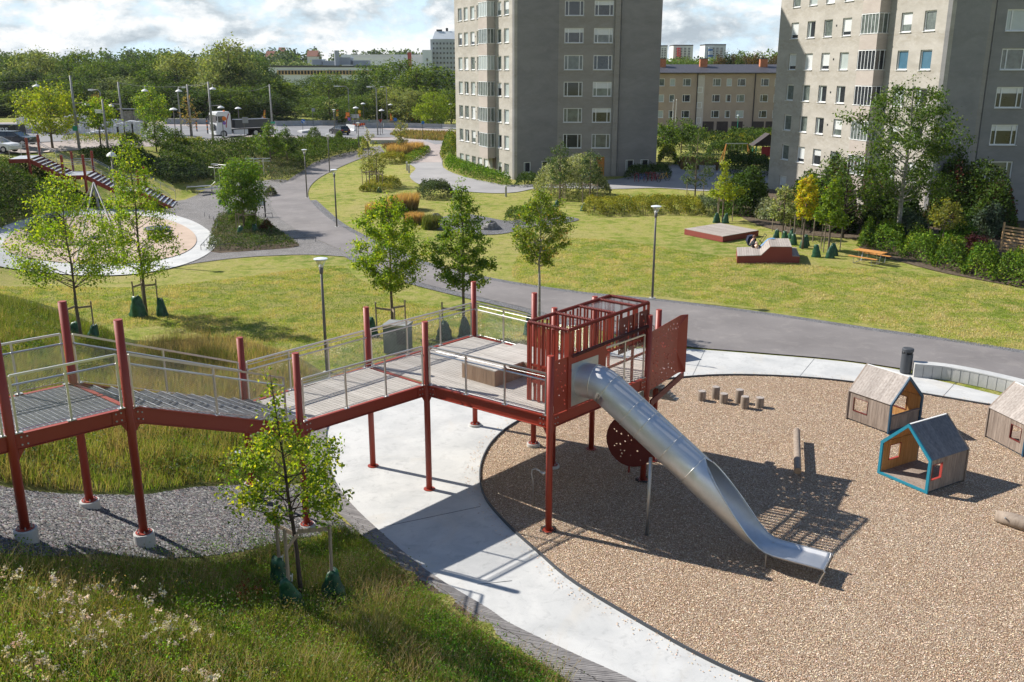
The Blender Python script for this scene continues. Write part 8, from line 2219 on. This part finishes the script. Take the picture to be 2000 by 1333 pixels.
p = atT(243, 517); T = thing('plaza_pole', p, 'dark plaza pole behind the slim yellow-green tree', 'pole'); m = MB(); m.tube([(p.x, p.y, p.z), (p.x, p.y, aty(225, 300, p.y).z)], [.12, .07], 10); m.build('pole', MAT['pole'], T, smooth=True); m = MB(); dome(m, (p.x, p.y, aty(225, 300, p.y).z), .3); m.build('lamp_shade', MAT['white'], T)
p = atT(778, 688); T = thing('litter_cabinet', p, 'grey-green metal litter cabinet with a sloping hood behind the ramp', 'bin')
a = R(-14); m = MB(); m.box((p.x, p.y, p.z + .62), (1.0, .8, 1.2), a); m.build('body', plain('cabinet_green', (.12, .15, .14), .5), T)
m = MB(); m.box((p.x + .02, p.y - .02, p.z + 1.25), (1.06, .86, .09), a); m.build('hood', MAT['galv'], T); m = MB(); m.tube([(p.x + .30, p.y - .45, p.z + .9), (p.x + .32, p.y - .5, p.z + 1.0), (p.x + .48, p.y - .45, p.z + .98)], .02, 6); m.build('handle', MAT['steel'], T)
m = MB(); m.box((p.x + .24, p.y - .47, p.z + .75), (.5, .02, .6), a); m.build('door', MAT['anthracite'], T)
def rock(u, v, s, label, seed):
 p = atT(u, v); T_ = None; rr = random.Random(seed); V = []; F = []; n1, n2 = 14, 8
 for i in range(n2):
  for k in range(n1):
   a, b = 2 * PI * k / n1, PI * .55 * i / (n2 - 1); r = 1 + .12 * math.sin(3 * a + seed) + .10 * math.sin(5 * b + 2 * a) + rr.uniform(-.05, .05)
   V.append((p.x + s * r * math.sin(b + .02) * math.cos(a) * 1.15, p.y + s * r * math.sin(b + .02) * math.sin(a) * .9, p.z + s * (math.cos(b) * .9 * r)))
 F = [(i * n1 + k, (i + 1) * n1 + k, (i + 1) * n1 + (k + 1) % n1, i * n1 + (k + 1) % n1) for i in range(n2 - 1) for k in range(n1)] + [tuple(range(n1))[::-1]]
 tag(mk('boulder', V, F, MAT['boulder']), label, 'boulder', 'granite boulders in the pebble bed')
rock(958, 448, .62, 'large rounded grey boulder in the pebble bed', 1); rock(851, 428, .45, 'pinkish pointed stone beside the feather grass', 2); rock(918, 436, .25, 'small stone between the maple and the boulder', 3)
def bike(p, rz, mt, label):
 T = thing('bicycle', p, label, 'bicycle', 'bicycles parked at the tower', rz=rz)
 for x in (-.52, .52):
  m = MB(); m.tube([(x + .33 * math.cos(k * PI / 9), 0, .34 + .33 * math.sin(k * PI / 9)) for k in range(19)], .022, 5, cap=False); m.build('wheel', MAT['tyre'], T, local=True)
 bars([[(-.52, 0, .34), (-.15, 0, .85)], [(-.52, 0, .34), (0, 0, .3), (.38, 0, .82), (-.13, 0, .78), (0, 0, .3)], [(.52, 0, .34), (.36, 0, .95)]], .022).build('frame', MAT[mt], T, local=True)
 m = MB(); m.tube([(.30, -.25, 1.02), (.38, 0, .98), (.30, .25, 1.02)], .016, 5); m.build('handlebar', MAT['black'], T, local=True)
 m = MB(); m.box((-.18, 0, .90), (.26, .13, .06)); m.build('saddle', MAT['black'], T, local=True)
for u, v, a, mt, lab in ((1253, 356, -50, 'signblue', 'pale blue bicycle leaning at the left of the rack'), (1295, 354, 20, 'signyellow', 'yellow bicycle at the right of the rack'), (1280, 356, -60, 'cabred', 'red bicycle in the middle of the rack')): bike(atT(u, v), R(a), mt, lab)
for i, (u, v) in enumerate(((1243, 356), (1262, 354), (1269, 354), (1277, 354))):
 p = atT(u, v); T = thing('bicycle_rack', p, ['leftmost', 'second', 'third', 'rightmost'][i] + ' orange-red steel hoop for bicycles at the tower', 'bicycle rack', 'orange-red bicycle hoops')
 m = MB(); m.tube([(-.2, 0, 0), (-.2, 0, .8), (0, 0, .95), (.2, 0, .8), (.2, 0, 0)], .03, 7); m.build('hoop', MAT['cabred'], T, local=True)
p = atT(1437, 318); T = thing('swing_frame', p, 'orange timber swing frame with steel head joints between the towers', 'swing')
for x in (-1.5, 1.5):
 for y in (-.9, .9): m = MB(); m.tube([(x + (.35 if x > 0 else -.35), y, 0), (x * .9, 0, 2.4)], .06, 8); m.build('leg', MAT['tablewood'], T, local=True)
m = MB(); m.tube([(-1.4, 0, 2.4), (1.4, 0, 2.4)], .06, 8); m.build('crossbar', MAT['galv'], T, local=True)
for x in (-.5, .5):
 m = MB(); m.box((x, 0, .5), (.45, .2, .05)); s_ = m.build('seat', MAT['black'], T, local=True); m = MB()
 for q in (-.2, .2): m.tube([(x + q, 0, .5), (x + q, 0, 2.35)], .012, 4)
 m.build('chain', MAT['galv'], s_, local=True)
p = atT(1487, 322); T = thing('play_hut', p, 'small red and green play hut with a steep dark roof by the right tower', 'play hut')
for x in (-1, 1):
 for y in (-.8, .8): m = MB(); m.box((x, y, 1.4), (.12, .12, 2.8)); m.build('post', MAT['signgreen'], T, local=True)
m = MB(); m.box((0, 0, 1.0), (2.1, 1.7, .1)); m.build('floor', MAT['tablewood'], T, local=True); m = MB(); m.box((.3, -.85, 1.7), (1.3, .06, 1.2)); m.box((-.6, -.86, .5), (.9, .06, .9)); m.build('panel', MAT['cabred'], T, local=True)
m = MB(); m.add([(-1.5, -1.1, 2.4), (1.5, -1.1, 2.4), (1.5, 1.1, 2.4), (-1.5, 1.1, 2.4), (.5, -1.1, 3.9), (.5, 1.1, 3.9)], [(0, 1, 4), (2, 3, 5), (0, 4, 5, 3), (1, 2, 5, 4), (3, 2, 1, 0)]); m.build('roof', MAT['garage'], T, local=True)
p = atT(1381, 336); T = thing('planter', p, 'pale rectangular concrete planter on the courtyard', 'planter'); m = MB(); m.box((0, 0, .38), (1.8, .8, .75)); m.build('box', MAT['concrete2'], T, local=True); m = MB(); m.box((0, 0, .755), (1.6, .6, .02)); m.build('soil', MAT['soil'], T, local=True)
for i, (u, vt) in enumerate(((1311, 197), (1317, 196))):
 p = atT(u, 288); H = aty(u, vt, p.y).z - p.z; T = thing('flag_pole', p, ['left', 'right'][i] + ' white flag pole of the pair before the beige block', 'flag pole', 'white flag poles'); m = MB(); m.tube([(0, 0, 0), (0, 0, H)], [.07, .04], 8); m.build('pole', MAT['farwhite'], T, local=True); m = MB(); m.lathe((0, 0, H), [(.06, 0), (.08, .06), (.02, .14)], 8); m.build('finial', MAT['white'], T, local=True)
p = atT(1439, 272); T = thing('heritage_lamp', p, 'green old-fashioned lamp post before the garages', 'lamp'); H = aty(1439, 232, p.y).z - p.z; m = MB(); m.tube([(0, 0, 0), (0, 0, H)], [.08, .05], 8); m.build('pole', MAT['signgreen'], T, local=True); m = MB(); m.lathe((0, 0, H), [(.12, 0), (.26, .4), (.3, .42), (.05, .7)], 8); m.build('lantern', MAT['glass_pale'], T, local=True)
a, b = aty(1955, 476, 61), aty(2090, 500, 57); T = thing('timber_fence', (a.x, a.y, 0), 'new pale horizontal-board fence at the right edge', 'fence')
for k in range(8): m = MB(); z = .15 + k * .21; m.beam((a.x, a.y, z), (b.x, b.y, z), .03, .12); m.build('board', MAT['fencewood'], T)
for k in range(3): q = a.lerp(b, k / 2); m = MB(); m.box((q.x, q.y - .06, .95), (.1, .1, 1.9)); m.build('post', MAT['fencewood'], T)
T = thing('street_edge_wall', atT(730, 278), 'low concrete retaining edge above the reddish hedge', 'wall'); a, b = atT(722, 281), atT(796, 281); m = MB(); m.beam((a.x, a.y, a.z + .2), (b.x, b.y, b.z + .2), .3, .6); m.build('body', MAT['barrier'], T); m = MB(); m.beam((a.x, a.y, a.z + .53), (b.x, b.y, b.z + .53), .4, .06); m.build('coping', MAT['concrete2'], T)
# meadow: tall grass, weeds, flower heads
def thatch(name, label, px, h, n, pal, seed, tips=None, w=.006, lean=.6, patch=None, wind=(.12, .0)):
 poly = smoothline(gpts(px), 4, True)
 o = grassclump(label, poly, h, n, pal, seed, w=w, lean=lean, tips=tips, name=name, cat=None, kind='stuff', wind=wind, patch=patch)
 return o
MG = [(.17, .28, .025, 4), (.25, .33, .035, 3), (.10, .17, .02, 2), (.40, .34, .12, 2)]
DRY = [(.32, .25, .11, 4), (.42, .34, .18, 3), (.22, .19, .07, 2), (.16, .20, .035, 3)]
NEAR = [(-140, 1112), (0, 1104), (100, 1108), (200, 1104), (300, 1112), (400, 1107), (500, 1090), (600, 1066), (672, 1040), (764, 1112), (860, 1190), (960, 1262), (1110, 1352), (900, 1460), (400, 1470), (-140, 1450)]
thatch('meadow_grass', 'green flowering meadow grass in the foreground', NEAR, .25, 95000, MG, 501, tips=[(.22, .30, .04, 3), (.42, .34, .14, 1.5), (.16, .25, .03, 3)], w=.006, wind=(.05, -.03), patch=(.52, DRY, .36, [(.06, .11, .015, 1)]))
thatch('meadow_grass', 'long dry stalks standing in the foreground meadow', NEAR, .48, 15000, DRY, 502, patch=(2, DRY), wind=(.2, -.1), tips=[(.42, .30, .18, 3), (.50, .40, .28, 2)], w=.0035, lean=.8)
MID_ = [(-160, 620), (0, 625), (130, 660), (260, 700), (430, 690), (560, 715), (640, 760), (690, 790), (640, 812), (606, 850), (596, 925), (540, 942), (430, 945), (330, 957), (250, 965), (150, 962), (0, 945), (-160, 925)]
thatch('meadow_grass', 'mixed green and dry grass below and behind the bridge', MID_, .40, 70000, MG + DRY[:1], 503, tips=MG + DRY, w=.008, patch=(.52, DRY, .38, [(.10, .18, .025, 1)]))
thatch('meadow_grass', 'reddish dry tall grass behind the bridge stairs', [(250, 690), (430, 660), (560, 700), (610, 740), (560, 800), (420, 830), (300, 870), (230, 900), (200, 840)], .55, 15000, DRY, 504, tips=[(.48, .35, .2, 2), (.38, .28, .14, 2)], w=.006)
thatch('meadow_grass', 'weedy slope at the left behind the landing', [(-200, 575), (0, 585), (110, 615), (220, 655), (200, 700), (60, 680), (-160, 660)], .42, 26000, MG + [(.06, .11, .02, 4)], 505, tips=[(.3, .26, .16, 1), (.12, .16, .03, 3)], w=.009)
thatch('lawn_grass', 'short lawn grass on the slope behind the bridge', [(300, 560), (640, 520), (700, 545), (800, 590), (1010, 625), (1020, 700), (900, 715), (760, 740), (690, 760), (560, 690), (330, 640), (230, 640), (60, 590), (-100, 560), (60, 560)], .07, 90000, [(.29, .36, .045, 4), (.40, .41, .09, 3), (.20, .28, .03, 2), (.50, .44, .17, 1.5)], 506, w=.010, lean=1.0, patch=(.57, [(.52, .43, .22, 3), (.44, .38, .15, 2)], .42, [(.13, .22, .03, 3), (.10, .17, .025, 2)]))
thatch('lawn_grass', 'short sun-bleached lawn grass beyond the path', [(1120, 570), (1300, 580), (1500, 605), (1700, 635), (2010, 680), (2010, 575), (1800, 535), (1600, 520), (1400, 500), (1200, 470), (1050, 470), (1000, 540)], .06, 110000, [(.33, .39, .05, 4), (.44, .43, .10, 3), (.24, .31, .03, 2), (.54, .46, .2, 1.5)], 507, w=.013, lean=1.0, patch=(.57, [(.58, .49, .27, 3), (.50, .43, .19, 2)], .40, [(.17, .27, .035, 3), (.13, .21, .03, 2)]))
def heads(label, px, n, zr, size, pal, seed, k=9, cl=5, spread=.25, name='wild_flowers', cat=None):
 poly = smoothline(gpts(px), 4, True); rng = np.random.default_rng(seed); P = np.array(poly); x0, y0 = P.min(0); x1, y1 = P.max(0)
 q = rng.uniform((x0, y0), (x1, y1), (n * 6, 2)); q = q[inpoly(q, poly)][:n]
 q = np.repeat(q, cl, 0) + rng.normal(size=(len(q) * cl, 2)) * spread
 q = q[inpoly(q, poly)]
 c = np.column_stack([q, tz(q[:, 0], q[:, 1]) + rng.uniform(zr[0], zr[1], len(q))])
 cc = pickcols(len(q), pal, rng, .15)
 cen = np.repeat(c, k, 0) + rng.normal(size=(len(c) * k, 3)) * size * .45
 V, F, C4 = leafmesh(cen, np.zeros((len(cen), 3)), size * .6, np.repeat(cc, k, 0), rng=rng, aspect=1.0, up=.1)
 tag(mk(name, V, F, MAT['flowerhead'], cols=C4), label, cat, kind='stuff')
FLW = [(-140, 1120), (200, 1110), (420, 1130), (560, 1180), (700, 1160), (830, 1190), (960, 1275), (1060, 1352), (900, 1450), (-140, 1450)]
heads('fluffy white thistle heads in the foreground meadow', [(-140, 1170), (150, 1180), (330, 1200), (420, 1290), (380, 1450), (-140, 1450)], 34, (.45, .75), .05, [(.62, .55, .46, 3), (.52, .42, .33, 2)], 511, 16, 7, .16)
heads('small white and pink flowers dotted over the meadow', FLW, 260, (.22, .5), .014, [(.65, .6, .52, 3), (.5, .38, .32, 2), (.30, .10, .26, 2), (.42, .22, .36, 1)], 512, 5, 6, .35)
heads('brown clover heads along the paver edge', [(700, 1120), (780, 1110), (960, 1250), (1080, 1340), (980, 1340), (850, 1230)], 130, (.3, .55), .022, [(.30, .16, .09, 3), (.22, .12, .08, 2), (.45, .32, .22, 1)], 513, 6, 5, .3)
heads('small yellow flowers in the meadow', [(170, 1180), (260, 1170), (270, 1240), (180, 1240)], 12, (.25, .45), .02, [(.6, .5, .03, 1)], 514, 6, 8, .12)
heads('red sorrel spikes left of the nearest oak', [(468, 1170), (510, 1165), (512, 1215), (470, 1215)], 14, (.1, .6), .022, [(.16, .02, .015, 1)], 515, 8, 14, .05)
heads('purple flowers on the left slope', [(-60, 590), (120, 600), (240, 690), (120, 720), (-60, 660)], 60, (.25, .5), .025, [(.35, .16, .36, 2), (.6, .55, .5, 2)], 516, 5, 5, .3)
def weeds(label, px, n, h, leaf, pal, seed):
 poly = smoothline(gpts(px), 4, True); rng = np.random.default_rng(seed); P = np.array(poly); x0, y0 = P.min(0); x1, y1 = P.max(0)
 q = rng.uniform((x0, y0), (x1, y1), (n * 6, 2)); q = q[inpoly(q, poly)][:n]
 sz = rng.uniform(.12, .32, len(q)); m_ = 60
 c = np.repeat(q, m_, 0) + rng.normal(size=(len(q) * m_, 2)) * np.repeat(sz, m_)[:, None] * .8
 z = tz(c[:, 0], c[:, 1]) + rng.random(len(c)) * h
 V, F, C4 = leafmesh(np.column_stack([c, z]), np.zeros((len(c), 3)), leaf, np.repeat(pickcols(len(q), pal, rng, .2), m_, 0) * (1 + rng.normal(size=(len(c), 1)) * .1), rng=rng, up=.5, aspect=2.2)
 tag(mk('meadow_weeds', V, F, MAT['leaf'], cols=np.clip(C4, .003, 1)), label, None, kind='stuff')
weeds('leafy green weeds in the foreground meadow', NEAR, 900, .34, .05, [(.16, .31, .022, 4), (.22, .35, .03, 2), (.08, .17, .016, 2)], 521)
weeds('bright weeds at the right tip of the meadow', [(860, 1200), (960, 1270), (1100, 1350), (1000, 1380), (850, 1330)], 170, .36, .06, [(.12, .30, .02, 4), (.08, .18, .016, 2)], 522)
weeds('leafy weeds behind the landing on the left slope', [(-100, 590), (110, 625), (240, 680), (160, 740), (-60, 700)], 150, .45, .08, [(.06, .12, .02, 4), (.10, .16, .03, 2)], 523)
weeds('weeds below the bridge beside the stone bed', [(0, 850), (200, 850), (500, 830), (560, 930), (250, 950), (0, 930)], 150, .42, .07, [(.07, .13, .02, 4), (.11, .16, .03, 2), (.12, .08, .03, 1)], 524)
weeds('grass tufts at the edge of the stone bed', [(0, 1078), (300, 1085), (560, 1058), (660, 1030), (660, 1045), (560, 1080), (300, 1100), (0, 1095)], 60, .3, .05, [(.10, .2, .02, 3)], 525)
weeds('tall brownish weeds scattered through the foreground meadow', NEAR, 260, .62, .04, [(.22, .20, .06, 3), (.28, .20, .10, 2), (.12, .16, .03, 3)], 526)
heads('seed heads over the foreground meadow', NEAR, 330, (.3, .62), .02, [(.50, .42, .30, 3), (.34, .24, .15, 3), (.60, .54, .44, 1)], 527, 5, 5, .3)
def pebbles(name, label, poly, n, r, pal, seed, flat=.6):
 rng = np.random.default_rng(seed); P = np.array(poly); x0, y0 = P.min(0); x1, y1 = P.max(0); q = np.zeros((0, 2))
 while len(q) < n:
  a = rng.uniform((x0, y0), (x1, y1), (n * 2, 2)); q = np.vstack([q, a[inpoly(a, poly)]])
 q = q[:n]; z = tz(q[:, 0], q[:, 1]) + .02; s = r * (.6 + .8 * rng.random(n))
 O = np.array([(1, 0, 0), (0, 1, 0), (-1, 0, 0), (0, -1, 0), (0, 0, 1)], float)
 a = rng.uniform(0, 2 * PI, n); ca, sa = np.cos(a), np.sin(a); ex = 1 + rng.random(n) * .9
 V = np.zeros((n, 5, 3))
 for k in range(5):
  jx = O[k, 0] * ex + rng.normal(size=n) * .25; jy = O[k, 1] + rng.normal(size=n) * .25
  V[:, k, 0] = q[:, 0] + (jx * ca - jy * sa) * s; V[:, k, 1] = q[:, 1] + (jx * sa + jy * ca) * s; V[:, k, 2] = z + O[k, 2] * s * flat + rng.normal(size=n) * s * .12
 i = np.arange(n) * 5
 F = np.concatenate([np.stack([i + k, i + (k + 1) % 4, i + 4], 1) for k in range(4)])
 cc = np.repeat(pickcols(n, pal, rng, .15), 5, 0)
 tag(mk(name, V.reshape(-1, 3), F, MAT['stonebit'], cols=cc), label, None, kind='stuff')
n = NT('loose_bits'); at_ = n.N.new('ShaderNodeAttribute'); at_.attribute_name = 'tint'; MAT['stonebit'] = n.done(at_.outputs['Color'], .85, spec=.2)
pebbles('crushed_stones', 'loose crushed stones of the grey stone bed', grav, 60000, .027, [(.07, .07, .074, 3), (.15, .148, .145, 3), (.26, .25, .24, 2), (.13, .10, .09, 1)], 531, .9)
pebbles('wood_chips', 'loose wood chips on the play area', [p for p in chips if p[0] < 21] + [(21, 22)], 230000, .0108, [(.62, .46, .31, 4), (.74, .59, .43, 3), (.44, .29, .18, 3), (.80, .69, .55, 1), (.26, .155, .095, 1.2)], 532, .5)
cl_ = [p for p in chips if p[0] < 20]
pebbles('stray_chips', 'stray wood chips kicked onto the concrete along the edge', band(resample(cl_, 120), .45, .45), 2600, .013, [(.66, .50, .34, 4), (.44, .29, .18, 3)], 533, .5)
pebbles('fallen_leaves', 'small fallen leaves on the asphalt path', up_l + lo_l, 700, .022, [(.34, .26, .08, 3), (.22, .14, .05, 2), (.3, .32, .06, 1)], 534, .15)
# thin summer haze over everything
m = MB(); m.box((0, 3075, 24), (8200, 7100, 52)); hz = m.build('haze', bpy.data.materials.new('haze')); tag(hz, kind='stuff')
hm = hz.data.materials[0]; hm.use_nodes = True; hm.node_tree.nodes.clear(); pv = hm.node_tree.nodes.new('ShaderNodeVolumePrincipled'); ho = hm.node_tree.nodes.new('ShaderNodeOutputMaterial')
pv.inputs['Color'].default_value = (.86, .91, .97, 1); pv.inputs['Density'].default_value = .00007; pv.inputs['Anisotropy'].default_value = .2
hm.node_tree.links.new(pv.outputs[0], ho.inputs['Volume'])
